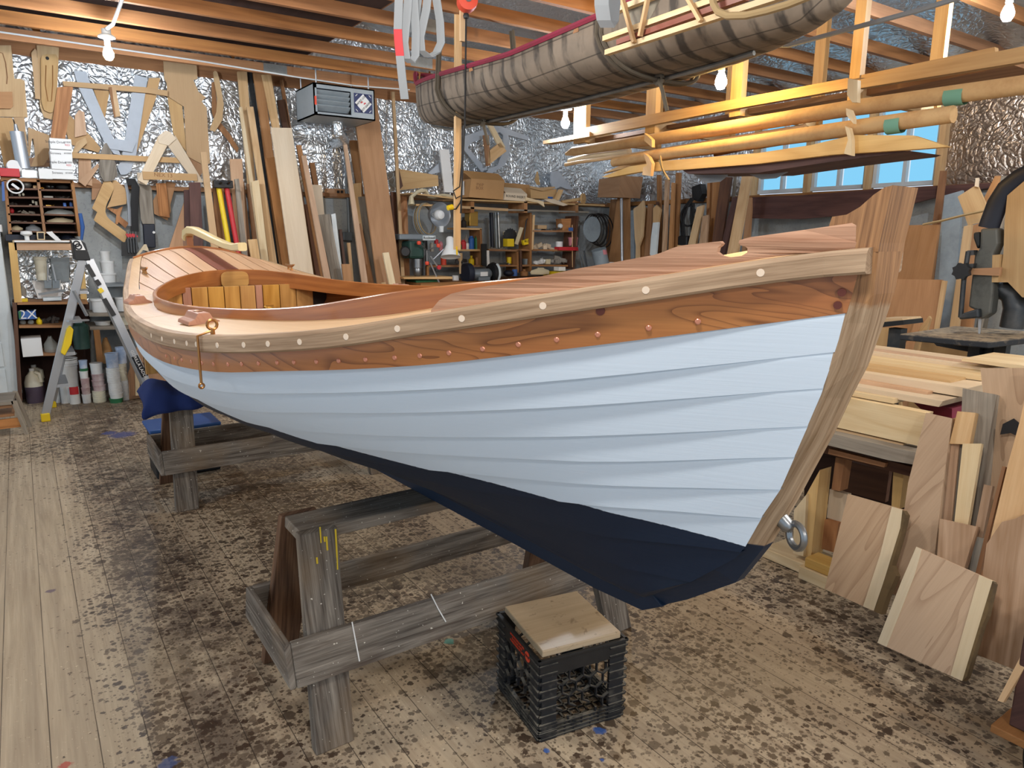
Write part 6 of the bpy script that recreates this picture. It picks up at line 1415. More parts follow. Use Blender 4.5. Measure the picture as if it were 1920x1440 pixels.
# desk lamp, grinder, brush
dl = thing('desk_lamp', aty(*w1(500, 930), YW - .2), 'white cone desk lamp on a jointed arm in front of the bench', 'lamp')
mb = MB(); c_ = aty(*w1(500, 890), YW - .2); ax_ = V((-.12, -.25, -1)).normalized(); mb.lathe([(.03, -.13), (.045, -.11), (.045, -.04), (.065, .0), (.11, .09), (.115, .10), (.105, .09), (.06, .0)], c_, ax_, 20); mb.build('shade', 'paper', dl)
for p, q_, nm in (((440,900),(350,990),'upper_arm'),((320,960),(390,1060),'middle_arm'),((320,1020),(410,1220),'lower_arm')):
    mb = MB(); mb.tube([aty(*w1(*p), YW - .17), aty(*w1(*q_), YW - .17)], .009, 6); mb.build(nm, 'aluminium', dl)
mb = MB(); mb.lathe([(.025, -.01), (.025, .01)], aty(*w1(398,1062), YW - .18), (0, -1, 0), 12); mb.build('joint_knob', 'red', dl)
for n_, (X, Y, mt) in enumerate([(375,830,'red'),(415,870,'pink_label'),(335,880,'clutter_mid')]): lump('spray_can', ['red ball-topped can left of the desk lamp', 'pink and white can beside the desk lamp', 'grey can behind the drill press handle'][n_], 'can', X, Y, 34, 80 if n_ else 40, YW + .1, mt, 'can', w1, GB)
gr_ = thing('bench_grinder', aty(*w1(765, 1160), YW - .15), 'grey bench grinder with two wheel guards standing on the workbench', 'grinder')
cg = aty(*w1(780, 1120), YW - .15)
mb = MB(); rr_ = (aty(*w1(780,1070), YW - .15).z - aty(*w1(780,1165), YW - .15).z) / 2; mb.lathe([(rr_ * .6, -.13), (rr_, -.10), (rr_, .10), (rr_ * .6, .13)], cg, (1, 0, 0), 20); mb.build('motor', 'grey_metal', gr_)
mb = MB(); mb.box(cg + V((0, -rr_ - .001, 0)), (.10, .004, .05)); mb.build('rating_plate', 'paper', gr_)
for X, mt in ((655, 'dark_navy'), (885, 'black_plastic')):
    mb = MB(); c_ = aty(*w1(X, 1115), YW - .15); mb.lathe([(.02, -.035), (.115, -.035), (.12, 0), (.115, .035), (.02, .035)], c_, (1, 0, 0), 22); mb.build('wheel_guard', mt, gr_)
mb = MB(); c_ = aty(*w1(905, 1110), YW - .17); mb.torus(c_, (1, 0, 0), .105, .015, 20, 6, 0, -1.2, 1.6); mb.build('guard_rim', 'white_paint_metal', gr_)
mb = MB(); mb.box(V((cg.x, cg.y, wz + .02)), (.16, .14, .04)); mb.box(V((cg.x, cg.y, (wz + cg.z) / 2)), (.08, .08, cg.z - wz)); mb.build('pedestal', 'grey_metal', gr_)
mb = MB(); mb.lathe([(.012, 0), (.016, .1), (.012, .14), (.03, .17), (.03, .24)], aty(*w1(590, 1120), YW - .05), (0, 0, 1), 10); tag(mb.build('paint_brush', 'pine'), 'wooden handled brush standing on the bench beside the grinder', 'brush')
mb = MB(); 
flat('striped_holder', 'black and white striped strip hanging above the grinder', 'strip', [(830,910),(850,910),(855,1060),(832,1060)], YW + .05, 'paper', .008, cv=w1); flat('file_holder', 'black file holder hanging left of the striped strip', 'holder', [(785,850),(830,850),(832,1060),(785,1040)], YW + .06, 'black_plastic', .02, cv=w1)
# hoops and cylinder at the corner
hp = thing('hoop_coil', aty(*w3(1560, 820), YW), 'coil of dark hoops with a grey disc hanging at the right end of the workbench', 'hoops')
mb = MB(); mb.lathe([(.165, -.01), (.165, .01)], aty(*w3(1520, 560), YW), (.15, -1, 0), 28); mb.build('grey_disc', 'gray_sheet', hp)
for k in range(5):
    mb = MB(); mb.torus(aty(*w3(1530 + 42 * k, 545 + 10 * k), YW + .03 + .03 * k), (.25, -1, .05), .185 + .01 * k, .008 if k != 2 else .014, 30, 6); mb.build('hoop', 'black_rubber' if k % 2 == 0 else 'dark_steel', hp)
mb = MB(); a, b_ = aty(*w3(1620, 860), YW - .1), aty(*w3(1690, 1200), YW - .1); mb.tube([a, b_], .10, 16); o = mb.build('gas_cylinder', 'gray_sheet'); tag(o, 'grey galvanised cylinder leaning below the dark hoops', 'cylinder')
mb = MB(); mb.loft([[a + (b_ - a) * t + V((.102 * math.sin(p), -.102 * math.cos(p), 0)) for p in lin(-.2, .8, 6)] for t in (.02, .22)], False, False); mb.build('pink_tag', 'pink_label', o)
lump('white_cup', 'white cup on the bench right of the grey cylinder', 'cup', 1800, 1095, 70, 90, YW, 'paper', 'tub', w3)
for k, (x0, x1, lb) in enumerate([(1320, 1370, 'leftmost dark iron bar under the hoops'), (1360, 1420, 'middle iron bar under the hoops'), (1400, 1440, 'iron bar with a pale tag nearest the grey cylinder')]):
    mb = MB(); mb.bar(aty(*w3(x0, 800 + 40 * k), YW), aty(*w3(x1 + 20, 1220), YW - .05), .025, .02); tag(mb.build('iron_bar', 'dark_steel'), lb, 'bar', 'iron bars at the bench end')
# white L pattern and tan bracket hanging high right of the pole
def w4(X, Y): return 700 + X / 3, Y / 3
lv = thing('white_frame_pattern', aty(*w4(640, 970), YP - .02), 'pale white angular frame pattern hanging high right of the pine pole', 'pattern')
for nm, pts in (('left_arm', [(500,770),(700,700),(720,740),(560,800),(530,830),(650,960),(620,980),(500,830)]), ('right_arm', [(660,690),(880,770),(870,790),(760,760),(770,850),(740,930),(650,985),(610,965),(700,930),(730,850),(730,760)])): flat(nm, '', '', pts, YP - .02, 'pale_pattern', cv=w4, parent=lv)
br = thing('triangle_bracket', aty(*w4(660, 930), YP - .2), 'tan triangular wooden bracket hanging under the canoe end', 'bracket')
for pts, mt in (([(622,760),(650,760),(660,930),(640,935)], 'brown_board'), ([(650,850),(715,800),(750,850),(660,920),(645,920)], 'pine'), ([(640,690),(665,690),(745,830),(710,830)], 'pine_pale')): flat('bracket_arm', '', '', pts, YP - .2, mt, .03, cv=w4, parent=br)
# ================================================================ CANOE UNDER THE JOISTS
def canvas():
    m, nt, b = newmat('canoe_canvas'); uv = uvn(nt); sx = N(nt, 'ShaderNodeSeparateXYZ'); nt.links.new(uv, sx.inputs[0])
    dn = noise(nt, uv, 1., 3., .6, .3, sc=(7, 5, 1)); rib = math_(nt, 'PINGPONG', math_(nt, 'ADD', math_(nt, 'MULTIPLY', sx.outputs[0], 8.5), math_(nt, 'MULTIPLY', dn, .5)), .5)
    blot = noise(nt, uv, 1., 4., .65, 0, sc=(9, 3, 1)); r = math_(nt, 'MULTIPLY', mapr(nt, rib, .26, .36), mapr(nt, blot, .38, .56))
    c = mixc(nt, mapr(nt, noise(nt, uv, 4., 4, .6), .3, .7), hexc('#8c7f70'), hexc('#6e6458')); c = mixc(nt, math_(nt, 'MULTIPLY', r, .85), c, hexc('#332f2c'))
    sm = math_(nt, 'PINGPONG', math_(nt, 'MULTIPLY', sx.outputs[1], 7.), .5); c = mixc(nt, math_(nt, 'MULTIPLY', math_(nt, 'SUBTRACT', 1., mapr(nt, sm, .015, .03)), .7), c, hexc('#2a2622'))
    nt.links.new(c, b.inputs['Base Color']); b.inputs['Roughness'].default_value = .75; bump(nt, b, rib, .15, .01); MATS['canoe_canvas'] = m
canvas()
CXC = 2.9
KP = [atx(x, y, CXC) for x, y in [(787,205),(793,222),(812,234),(850,240),(927,222),(1060,191),(1230,148),(1340,118),(1430,89),(1510,55),(1575,18),(1612,-14)]]
ky = [p.y for p in KP][::-1]; kz = [p.z for p in KP][::-1]     # ascending y (near end first)
y0_, y1_ = ky[0], ky[-1]; L_c = y1_ - y0_
gz_mid = interp((y0_ + y1_) / 2, ky, kz) + .225
def can(t):
    y = lerp(y0_, y1_, t); k = interp(y, ky, kz); e = abs(2 * t - 1); g = gz_mid + .16 * e ** 1.4 + .10 * min(max((e - .88) / .08, 0), 1); g = max(g, k + .02); w = .385 * max(1 - e ** 2.1, 0) ** .72 + .010
    return y, k, g, w
cn = thing('canoe', (CXC, (y0_ + y1_) / 2, gz_mid - .23), 'old canvas canoe with dark rib stains slung upside level under the ceiling joists', 'canoe')
cn['label'] = 'old brown canvas canoe with dark rib stains slung under the ceiling joists'
rings = []
for i in range(61):
    y, k, g, w = can(.5 - .5 * math.cos(PI * i / 60)); ring = []
    for j in range(17):
        a = PI * j / 16; c_, s_ = math.cos(a), math.sin(a)
        x = -w * math.copysign(abs(c_) ** .62, c_); z = g - (g - k) * abs(s_) ** .62
        ring.append(V((CXC + x, y, z)))
    rings.append(ring)
mb = MB(); mb.loft(rings, False, False); o = mb.build('hull', 'canoe_canvas', cn); md = o.modifiers.new('solid', 'SOLIDIFY'); md.thickness = .008
for sd in (0, 16):
    mb = MB(); mb.tube([r[sd] + V((0, 0, .005)) for r in rings[1:-1]], .016, 6); mb.build('gunwale', 'canoe_red', cn)
mb = MB(); mb.tube([r[8] - V((0, 0, .012)) for r in rings[14:-9]], .012, 6); mb.build('keel_strip', 'plate_metal', cn)
for t in (.35, .62):
    y, k, g, w = can(t); mb = MB(); mb.bar((CXC - w, y, g - .02), (CXC + w, y, g - .02), .05, .02); mb.build('thwart', 'brown_board', cn)
def sling(t0, name, label, tail=True):
    y, k, g, w = can(t0); e = thing(name, (CXC, y, k), label, 'rope', 'canoe slings')
    pts = [V((CXC - .30, y + .06, ZJ))] + [V((CXC - (w + .012) * math.copysign(abs(math.cos(a)) ** .62, math.cos(a)), y + .06 - .12 * math.sin(a), g - (g - k + .02) * abs(math.sin(a)) ** .62)) for a in lin(.15, PI - .15, 16)] + [V((CXC + .30, y + .06, ZJ))]
    for dx in (0, .035):
        mb = MB(); mb.tube([p + V((0, dx, 0)) for p in pts], .011, 6); mb.build('rope_strand', 'rope_dark', e)
    mb = MB(); c_ = V((CXC - .05, y - .07, k - .02)); mb.torus(c_, (1, .3, 0), .022, .012, 10, 6); mb.tube([c_, c_ + V((.0, -.03, -.06)), c_ + V((.02, -.05, -.16))], .011, 6); mb.build('knot', 'rope_dark', e)
def tfor(px):
    best = min((abs(proj((CXC, can(i / 100)[0], can(i / 100)[1]))[0] - px), i / 100) for i in range(5, 95)); return best[1]
sling(tfor(905), 'rope_sling', 'dark rope sling round the far end of the canoe'); sling(tfor(1228), 'rope_sling', 'dark rope sling with a knotted tail under the middle of the canoe')
# lattice frame stored beside the canoe
FXP = 2.36
fr = thing('lattice_frame', atx(1240, 60, FXP), 'pale wooden lattice frame with plastic film tucked beside the canoe', 'frame')
def xb(p, q, w, t, mat, name, parent, x=FXP):
    a, b_ = atx(*p, x), atx(*q, x); mb = MB(); mb.bar(a, b_, t, w, (0, 0, 1)); return mb.build(name, mat, parent)
for p, q in (((1134,73),(1420,-28)), ((1138,99),(1500,-18)), ((1150,22),(1260,-20)), ((1160,80),(1400,-5))): xb(p, q, .022, .03, 'pine_pale' if q[0] != 1400 else 'mahogany', 'rail', fr)
for p, q in (((1163,-15),(1189,80)), ((1286,-10),(1314,40)), ((1218,-20),(1200,68))): xb(p, q, .014, .02, 'pine', 'stave', fr, FXP - .03)
plain('film', '#8c8676', .35, alpha=.5); 
for pts in ([(1175,10),(1245,-15),(1205,60),(1188,70)], [(1296,0),(1345,-10),(1350,15),(1312,35)]):
    mb = MB(); mb.prism([atx(*p, FXP + .02) for p in pts], (.004, 0, 0)); mb.build('plastic_film', 'film', fr)
mb = MB(); mb.tube([atx(x, y, FXP - .05) for x, y in [(1334,-20),(1338,8),(1346,22),(1365,30),(1400,29),(1440,20),(1480,8),(1520,-8)]], .014, 8); tag(mb.build('rope', 'rope'), 'thick tan rope looped over the lattice frame beside the canoe', 'rope')
# straps and hoist
YSL = 3.75
def strap(pts, name, parent, mat='strap_grey', y=YSL, w=.045):
    P = [aty(*p, y) for p in pts]; mb = MB(); rings = []
    for i, p in enumerate(P):
        d = (P[min(i + 1, len(P) - 1)] - P[max(i - 1, 0)]).normalized(); s_ = V((.8, -.6, 0)); n = d.cross(s_).normalized() * .004
        rings.append([p - s_ * w / 2 - n, p + s_ * w / 2 - n, p + s_ * w / 2 + n, p - s_ * w / 2 + n])
    mb.loft(rings, True, True, smooth=False); return mb.build(name, mat, parent)
sl = thing('lifting_slings', aty(775, 120, YSL), 'grey webbing lifting slings with a red end hanging from the joists', 'slings')
strap([(752,-40),(748,0),(746,55)], 'sling_end', sl); strap([(746,55),(747,75),(750,105)], 'red_tag', sl, 'red'); strap([(750,105),(754,145),(759,186)], 'sling_end', sl)
strap([(768,-40),(764,20),(758,80),(762,110),(771,117),(779,105),(780,60),(776,0),(774,-40)], 'sling_loop', sl); strap([(806,-40),(799,20),(788,70),(790,95),(804,106),(819,98),(827,80),(825,40),(817,-10),(816,-40)], 'sling_loop', sl); strap([(788,-40),(779,40),(772,60),(766,20),(768,-40)], 'sling_loop', sl, y=YSL + .08)
sl2 = thing('strap_loop', atx(1140, 48, 2.2), 'single pale grey webbing loop hanging in front of the canoe gunwale', 'strap')
strap([(1128,-30),(1128,10),(1132,38),(1139,50),(1147,40),(1150,10),(1150,-30)], 'webbing', sl2, y=atx(1140, 48, 2.2).y, w=.06)
hs_ = thing('hoist_block', aty(874, 22, 4.2), 'red round hoist block with a black ball and cable hanging from the joists', 'hoist')
mb = MB(); mb.lathe([(.02, -.05), (.062, -.045), (.066, 0), (.062, .045), (.02, .05)], aty(876, 2, 4.2), (-.4, -1, 0), 24); mb.build('sheave_housing', 'red_orange', hs_)
mb = MB(); mb.lathe([(.02, -.056), (.02, .056)], aty(876, 2, 4.2), (-.4, -1, 0), 10); mb.build('axle_bolt', 'steel', hs_)
mb = MB(); mb.lathe([(.0, .02), (.016, .014), (.02, 0), (.016, -.014), (0, -.02)], aty(874, 30, 4.2), (0, 0, 1), 10); mb.build('stop_ball', 'black_plastic', hs_)
mb = MB(); mb.tube([aty(874, 25, 4.2), aty(873, 120, 4.2), aty(872, 215, 4.2), aty(868, 300, 4.2), aty(864, 400, 4.2)], .006, 6); mb.build('cable', 'black_rubber', hs_)
mb = MB(); mb.bar(aty(867, 15, 4.25), aty(867, 78, 4.25), .035, .02, (0, 1, 0)); mb.build('hanger', 'pine', hs_)
pl_ = thing('hanging_pole', aty(858, 475, 4.6), 'square pine pole hanging from the joists in front of the canoe end', 'pole')
mb = MB(); mb.bar(aty(859, 10, 4.6), aty(857, 468, 4.6), .045, .03, (0, 1, 0)); mb.build('pole', 'pine', pl_)
mb = MB(); mb.bar(aty(856, 462, 4.585), aty(857, 478, 4.585), .012, .004, (0, 1, 0)); mb.build('yellow_tip', 'yellow', pl_)
cd_ = thing('power_cord', aty(852, 385, 4.55), 'black extension cord with a yellow plug looped round the hanging pine pole', 'cord')
mb = MB(); mb.tube([aty(x, y, 4.57) for x, y in [(868,235),(866,300),(862,350),(850,358),(855,372),(866,366),(863,380),(855,392),(846,393)]], .005, 6); mb.build('cord', 'black_rubber', cd_)
mb = MB(); mb.lathe([(.018, -.02), (.02, .02)], aty(844, 389, 4.57), (1, 0, .2), 10); mb.build('plug', 'yellow', cd_)
# ================================================================ BULBS
def bulb(p, mat, label, e, conduit=None):
    t = thing('light_bulb', p, label, 'light bulb', 'bare ceiling bulbs')
    mb = MB(); r = .034; mb.lathe([(.0, -.055), (.02, -.05), (r, -.025), (r, -.005), (.024, .025), (.014, .045), (.013, .05)], p, (0, 0, 1), 16); mb.build('bulb', mat, t)
    mb = MB(); mb.lathe([(.02, .05), (.02, .09), (.055, .095), (.055, .105), (.03, .12), (.03, .15)], p, (0, 0, 1), 16); mb.build('socket', 'white_plastic', t)
    mb = MB(); q = p + V((0, 0, .15))
    if conduit: mb.tube([q] + conduit, .012, 8)
    else: mb.tube([q, V((q.x, q.y, max(ZJ + .02, q.z + .02)))], .012, 8)
    mb.build('conduit', 'pipe_white', t); return t
b1 = atz(203, 98, 2.76); bulb(b1, 'bulb_cool', 'glowing bare bulb on a white conduit above the wall patterns', 0, [aty(212, 45, b1.y - .3), aty(228, 2, b1.y - .75), aty(236, -30, b1.y - 1.1)])
bulb(atx(1352, 150, 3.55), 'bulb_warm', 'glowing warm yellow bulb beside the lumber rack hanger', 0); bulb(atx(1060, 228, 3.9), 'bulb_cool', 'glowing bare bulb in the far corner below the canoe', 0); bulb(atz(1890, 22, 2.80), 'bulb_cool', 'glowing bare bulb at the top right corner of the photo', 0)
mb = MB(); mb.tube([V((x, 7.19, z)) for x, z in [(-1.,3.06),(.3,3.045),(1.5,3.03),(2.4,3.0),(3.0,2.99),(3.6,3.02)]], .007, 6); tag(mb.build('electric_cable', 'pipe_white'), 'white electric cable stapled along the last ceiling joist', 'cable')
mb = MB(); mb.tube([atx(1310, 82, 3.4), atx(1620, 30, 3.4) if False else atx(1480, 85, 3.5), atx(1720, 20, 3.5), atx(1850, -20, 3.5)], .012, 8); tag(mb.build('grey_pipe', 'strap_grey'), 'thin grey pipe running below the joists behind the canoe', 'pipe')
# ================================================================ LUMBER RACK ON THE RIGHT
XK = 4.0
rk = thing('lumber_rack', atx(1480, 220, XK), 'wooden overhead lumber rack hung from the joists in front of the window', 'rack')
def px_poly(pts, x, th, mat, name, parent=None, label=None, cat=None, group=None, g=None):
    mb = MB(); mb.prism([atx(*p, x) for p in pts], (th, 0, 0), g=g); o = mb.build(name, mat, parent)
    if parent is None: tag(o, label, cat, group)
    return o
for (x0, x1, yb) in ((1076,1098,270),(1210,1228,252),(1368,1388,220),(1589,1608,190)):
    a, b_ = atx(x0, yb, XK), atx(x1, yb, XK); zt = ZJ + .12
    mb = MB(); mb.box(((XK + .02), (a.y + b_.y) / 2, (a.z + zt) / 2), (.05, abs(a.y - b_.y), zt - a.z)); mb.build('hanger', 'joist_light', rk)
    mb = MB(); mb.box((XK + .45, (a.y + b_.y) / 2, a.z + .05), (.9, .04, .09)); mb.build('cross_arm', 'joist_light', rk)
    mb = MB(); mb.box((XK + .9, (a.y + b_.y) / 2, (a.z + zt) / 2), (.05, .08, zt - a.z)); mb.build('hanger', 'joist_light', rk)
GR = 'lumber on the overhead rack'
for pts, x, th, mt, lb in [
 ([(1095,240),(1210,216),(1365,188),(1590,146),(1590,166),(1365,206),(1210,236),(1095,258)], XK - .05, .05, 'joist_light', 'long front board on edge along the overhead rack'),
 ([(1608,142),(1865,88),(1866,98),(1608,152)], XK + .0, .04, 'joist_light', 'short board on edge ending above the window on the overhead rack'),
 ([(1608,150),(1990,72),(1990,104),(1608,166)], XK - .06, .05, 'joist_light', 'thick board on edge at the right end of the overhead rack'),
 ([(1100,262),(1365,214),(1365,220),(1100,270)], XK + .15, .4, 'brown_board', 'stack of brown planks lying flat on the overhead rack'),
 ([(1390,205),(1590,172),(1590,182),(1390,216)], XK + .1, .4, 'walnut_rough', 'wide pale brown plank lying flat in the middle of the overhead rack'),
 ([(1610,166),(1900,112),(1900,122),(1610,182)], XK + .1, .3, 'brown_board', 'brown plank lying flat at the right end of the overhead rack'),
 ([(1640,168),(1880,128),(1880,136),(1640,180)], XK + .45, .3, 'grey_board', 'grey plank lying flat behind the others on the overhead rack'),
 ([(1018,264),(1105,247),(1105,256),(1018,270)], XK - .06, .1, 'pine', 'pale board end sticking out left of the overhead rack'),
]: px_poly(pts, x, th, mt, 'plank', None, lb, 'plank', GR, g=(0, 1, 0))
def spar(pts, r, x, mat, name, label):
    P = [atx(*p, x) for p in pts]; mb = MB(); mb.tube(P, r, 10); return tag(mb.build(name, mat), label, 'spar' if 'spar' in name else 'tube', 'spars hung below the rack')
XT = 3.72
t1 = spar([(1061,289),(1075,284),(1228,261),(1400,234),(1595,203),(1780,178),(1930,158)], [.012,.035,.04,.042,.042,.042,.042], XT, 'tube_card', 'wooden_spar', 'longest round wooden spar, uppermost below the overhead rack')
t2 = spar([(1150,305),(1230,291),(1400,268),(1580,243),(1788,214)], [.03,.036,.04,.042,.04], XT - .05, 'tube_card', 'wooden_spar', 'round spar below the longest one, ending before the window edge')
spar([(1068,303),(1110,292),(1180,284)], .026, XT + .05, 'pine_pale', 'wooden_spar', 'short pale spar end between the two left spar tips'); spar([(1060,309),(1085,304),(1200,288),(1500,239),(1510,236)], .014, XT + .02, 'pine', 'wooden_spar', 'thin pinkish spar poking out furthest left below the rack')
spar([(1340,290),(1420,274),(1510,262)], .012, XT + .1, 'fir_red', 'wooden_spar', 'thin reddish spar between the two long spars')
for o_, pts in ((t1, [(1766,170),(1802,165),(1802,186),(1766,190)]), (t2, [(1656,224),(1684,220),(1684,240),(1656,244)])):
    P = [atx(*p, XT - .047 if o_ is t1 else XT - .095) for p in pts]; c_ = (P[0] + P[1] + P[2] + P[3]) / 4; mb = MB(); a, b_ = (P[0] + P[3]) / 2, (P[1] + P[2]) / 2; sh = V((.047 if o_ is t1 else .045, 0, 0)); mb.tube([a + sh, b_ + sh], .0445, 12, caps=False); mb.build('green_tape', 'tape_green', o_)
bl = thing('leeboard', atx(1450, 290, XT - .1), 'long orange-brown tapered plank slung lowest under the overhead rack', 'plank')
px_poly([(1128,332),(1180,312),(1250,301),(1420,287),(1520,272),(1600,253),(1712,254),(1777,275),(1700,281),(1560,290),(1420,307),(1280,318),(1200,322),(1140,333)], XT - .08, .05, 'spruce_yellow', 'blade', bl, g=(0, 1, 0)); px_poly([(1280,319),(1420,308),(1560,291),(1700,282),(1690,286),(1560,303),(1420,324),(1290,326)], XT - .04, .35, 'purple_board', 'underside', bl, g=(0, 1, 0))
px_poly([(1130,325),(1180,303),(1260,288),(1420,270),(1590,250),(1420,278),(1260,297),(1190,311)], XT + .06, .04, 'pine', 'upper_blade', bl, g=(0, 1, 0))
for pts, lb, mt in (([(1590,147),(1608,150),(1607,192),(1598,192),(1588,178)], 'pale triangular plate on the right-hand hanger above the spars', 'pine_pale'), ([(1586,203),(1594,206),(1600,222),(1600,232),(1587,216)], 'pale hook plate holding the longest spar at the right', 'pine_pale'), ([(1584,236),(1592,240),(1597,262),(1597,292),(1582,288),(1590,262)], 'pale hook plate holding the lowest plank at the right', 'pine_pale'), ([(1208,250),(1216,256),(1222,262),(1222,276),(1208,264)], 'tan hook plate under the second hanger holding the longest spar', 'pine'), ([(1206,286),(1216,294),(1222,306),(1219,330),(1204,328),(1206,314),(1213,310)], 'tan hook plate under the second hanger holding the lowest plank', 'pine')):
    px_poly(pts, XT - .13, .03, mt, 'hook_plate', None, lb, 'plate', 'hook plates of the rack')
mb = MB(); mb.tube([atx(x, y, XT - .14) for x, y in [(1238,292),(1242,318),(1255,338),(1248,330),(1236,300)]], .007, 6); tag(mb.build('rope', 'rope'), 'tan cord looped round the spars beside the second hanger', 'rope')
for pts, lb in (([(1305,320),(1325,335),(1350,332),(1362,322)], 'grey strap sagging under the lowest plank, left one'), ([(1408,318),(1430,327),(1455,325),(1475,314)], 'grey strap sagging under the lowest plank, right one')):
    mb = MB(); mb.tube([atx(x, y, XT + .1) for x, y in pts], .03, 8, flat=.2, up=(0, 0, 1)); tag(mb.build('webbing_strap', 'strap_grey'), lb, 'strap', 'straps under the rack')
# ================================================================ RIGHT WALL LUMBER
GRW = 'lumber leaning on the right wall'
def leanx(name, label, cat, pts, mat, x0=6.5, k=.2, th=.03, down=True, group=None, parent=None, g=None):
    n = V((1, 0, -k)).normalized(); P = [at(*p, (x0, 0, 0), n) for p in pts]
    if down and len(P) == 4:   # tl, tr, br, bl -> run to the floor
        A, B, D, C_ = P
        def dn(a, c): d = c - a; return a + d * ((a.z - .004) / max(a.z - c.z, 1e-6))
        P = [A, B, dn(B, D), dn(A, C_)]; g = g or (P[3] - P[0])
    mb = MB(); mb.prism(P, n * th, g=g or (P[-1] - P[0])); o = mb.build(name, mat, parent)
    if parent is None: tag(o, label, cat, group)
    return o
def r1(X, Y): return 1050 + X / 4.8, 280 + Y / 4.8
def rq(nm, lb, pts, mt, x0=6.5, down=True, k=.11): return leanx(nm, lb, nm.replace('_', ' '), [r1(*p) for p in pts], mt, 6.30 + (x0 - 6.4) * 1.6, k, .03, down, GRW)
rq('plank', 'dark brown plank leaning in the far corner beyond the hoops', [(455,450),(520,450),(470,1080),(390,1080)], 'brown_board', 6.7)
rq('plywood_sheet', 'brown plywood sheet behind the silver pipe in the far corner', [(540,260),(620,330),(620,1060),(430,1060)], 'brown_ply', 6.6, False)
for nm, lb, pts, mt, x0, dn in [
 ('metal_sheet','bluish grey metal sheet right of the silver pipe',[(580,560),(668,545),(668,1040),(620,1050)],'gray_sheet',6.62,True),
 ('plywood_pattern','tan paddle-shaped pattern leaning right of the metal sheet',[(660,535),(700,510),(747,460),(757,540),(740,780),(708,870),(706,1045),(678,1050),(682,870),(672,800)],'tan_ply',6.5,False),
 ('plywood_pattern','tan paddle-shaped pattern standing behind the nearer one',[(757,515),(792,540),(750,850),(755,1040),(715,1045),(712,880),(745,780)],'brown_ply',6.56,False),
 ('plank','brown plank right of the two paddle-shaped patterns',[(790,490),(832,490),(805,1000),(752,1030)],'brown_board',6.55,True),
 ('strip','thin dark strip behind the white-bladed paddle board',[(862,470),(880,470),(870,1000),(852,1000)],'dark_board',6.62,True),
 ('plank','brown stud-like strip rising to the plank rack, first of three',[(870,230),(900,230),(915,1005),(880,1010)],'brown_board',6.68,True),
 ('plank','brown narrow plank with a hooked end, second of the three strips',[(945,270),(975,270),(945,1000),(912,1005)],'walnut_rough',6.5,True),
 ('plank','brown narrow plank, third of the strips left of the black cables',[(1003,300),(1026,300),(1005,980),(972,985)],'brown_ply',6.52,True),
 ('plank','taller dark brown plank just left of the black cables',[(1042,210),(1082,210),(1052,960),(1010,970)],'brown_board',6.58,True),
 ('offcut','short tan offcut standing below the black cables',[(1055,860),(1130,870),(1130,930),(1050,930)],'tan_board',6.45,True),
 ('plank','wide tan plank leaning right of the black cables',[(1232,520),(1292,500),(1212,890),(1140,910)],'tan_ply',6.5,True),
 ('plank','pale tan wavy plank next to the wide tan one',[(1285,600),(1332,590),(1312,880),(1245,890)],'walnut_rough',6.47,True),
 ('plank','brown plank leaning fifth from the pale tall board',[(1325,300),(1355,270),(1335,870),(1308,880)],'brown_board',6.6,True),
 ('slab','brown live-edged slab leaning among the right wall planks',[(1392,270),(1442,270),(1385,870),(1338,880)],'brown_board',6.56,True),
 ('plank','wide brown plank left of the dark narrow plank',[(1447,250),(1542,250),(1450,860),(1362,875)],'dark_board',6.53,True),
 ('plank','brown plank between the slab and the wide brown plank',[(1360,280),(1392,270),(1345,870),(1322,880)],'brown_ply',6.62,True),
 ('strip','thin pale strip against the tall pale board',[(1565,220),(1578,220),(1560,440),(1545,440)],'grey_board',6.7,True),
 ('plank','dark narrow plank just left of the tall pale board',[(1552,430),(1602,430),(1502,850),(1452,860)],'purple_board',6.5,True),
 ('plank','tall pale board leaning at the left end of the window',[(1645,200),(1728,195),(1592,960),(1500,960)],'pine',6.4,True),
 ('plank','brown plank behind the tall pale board under the window',[(1690,440),(1726,435),(1702,820),(1630,960)],'brown_ply',6.6,True),
]: rq(nm, lb, pts, mt, x0, dn)
o = rq('paddle_board', 'brown board with a white painted lower blade leaning on the right wall', [(838,530),(868,500),(905,540),(892,600),(885,655),(836,660)], 'tan_board', 6.48, False)
leanx('white_blade', '', '', [r1(*p) for p in [(836,660),(885,655),(855,1010),(808,945),(818,800)]], 'white_paint_metal', 6.30 + .08 * 1.6, .11, .03, False, parent=o)
mb = MB(); n = V((1, 0, -.13)); a, b_ = at(*r1(550, 265), (6.45, 0, 0), n), at(*r1(560, 1060), (6.45, 0, 0), n); b_ = a + (b_ - a) * (a.z / (a.z - b_.z)); mb.tube([a, b_], .02, 10); tag(mb.build('metal_pipe', 'aluminium'), 'thin silver pipe leaning in the far corner', 'pipe')
px_poly([r1(*p) for p in [(352,270),(548,235),(522,432),(338,432)]], 6.6, .4, 'brown_ply', 'plywood_box', None, 'brown box end high in the far corner under the rack', 'box')
bc = thing('black_cables', atx(*r1(1140, 700), 6.85), 'black cables coiled on a hook over the sill of the right wall', 'cables')
for k in range(3):
    mb = MB(); mb.tube([atx(*r1(1180 + 14 * k + a, b), 6.85 - .03 * k) for a, b in [(0,440),(-60,520),(-95,640),(-85,780),(-50,860),(-10,850),(5,760),(-5,620),(0,480)]], .010, 6); mb.build('cable_loop', 'black_rubber', bc)
mb = MB(); mb.torus(atx(*r1(1155, 600), 6.8), (1, 0, 0), .12, .012, 20, 6); mb.build('cable_loop', 'black_rubber', bc); mb = MB(); mb.box(atx(*r1(1125, 830), 6.8), (.1, .16, .14)); mb.build('plug_box', 'black_plastic', bc, bevel=.02)
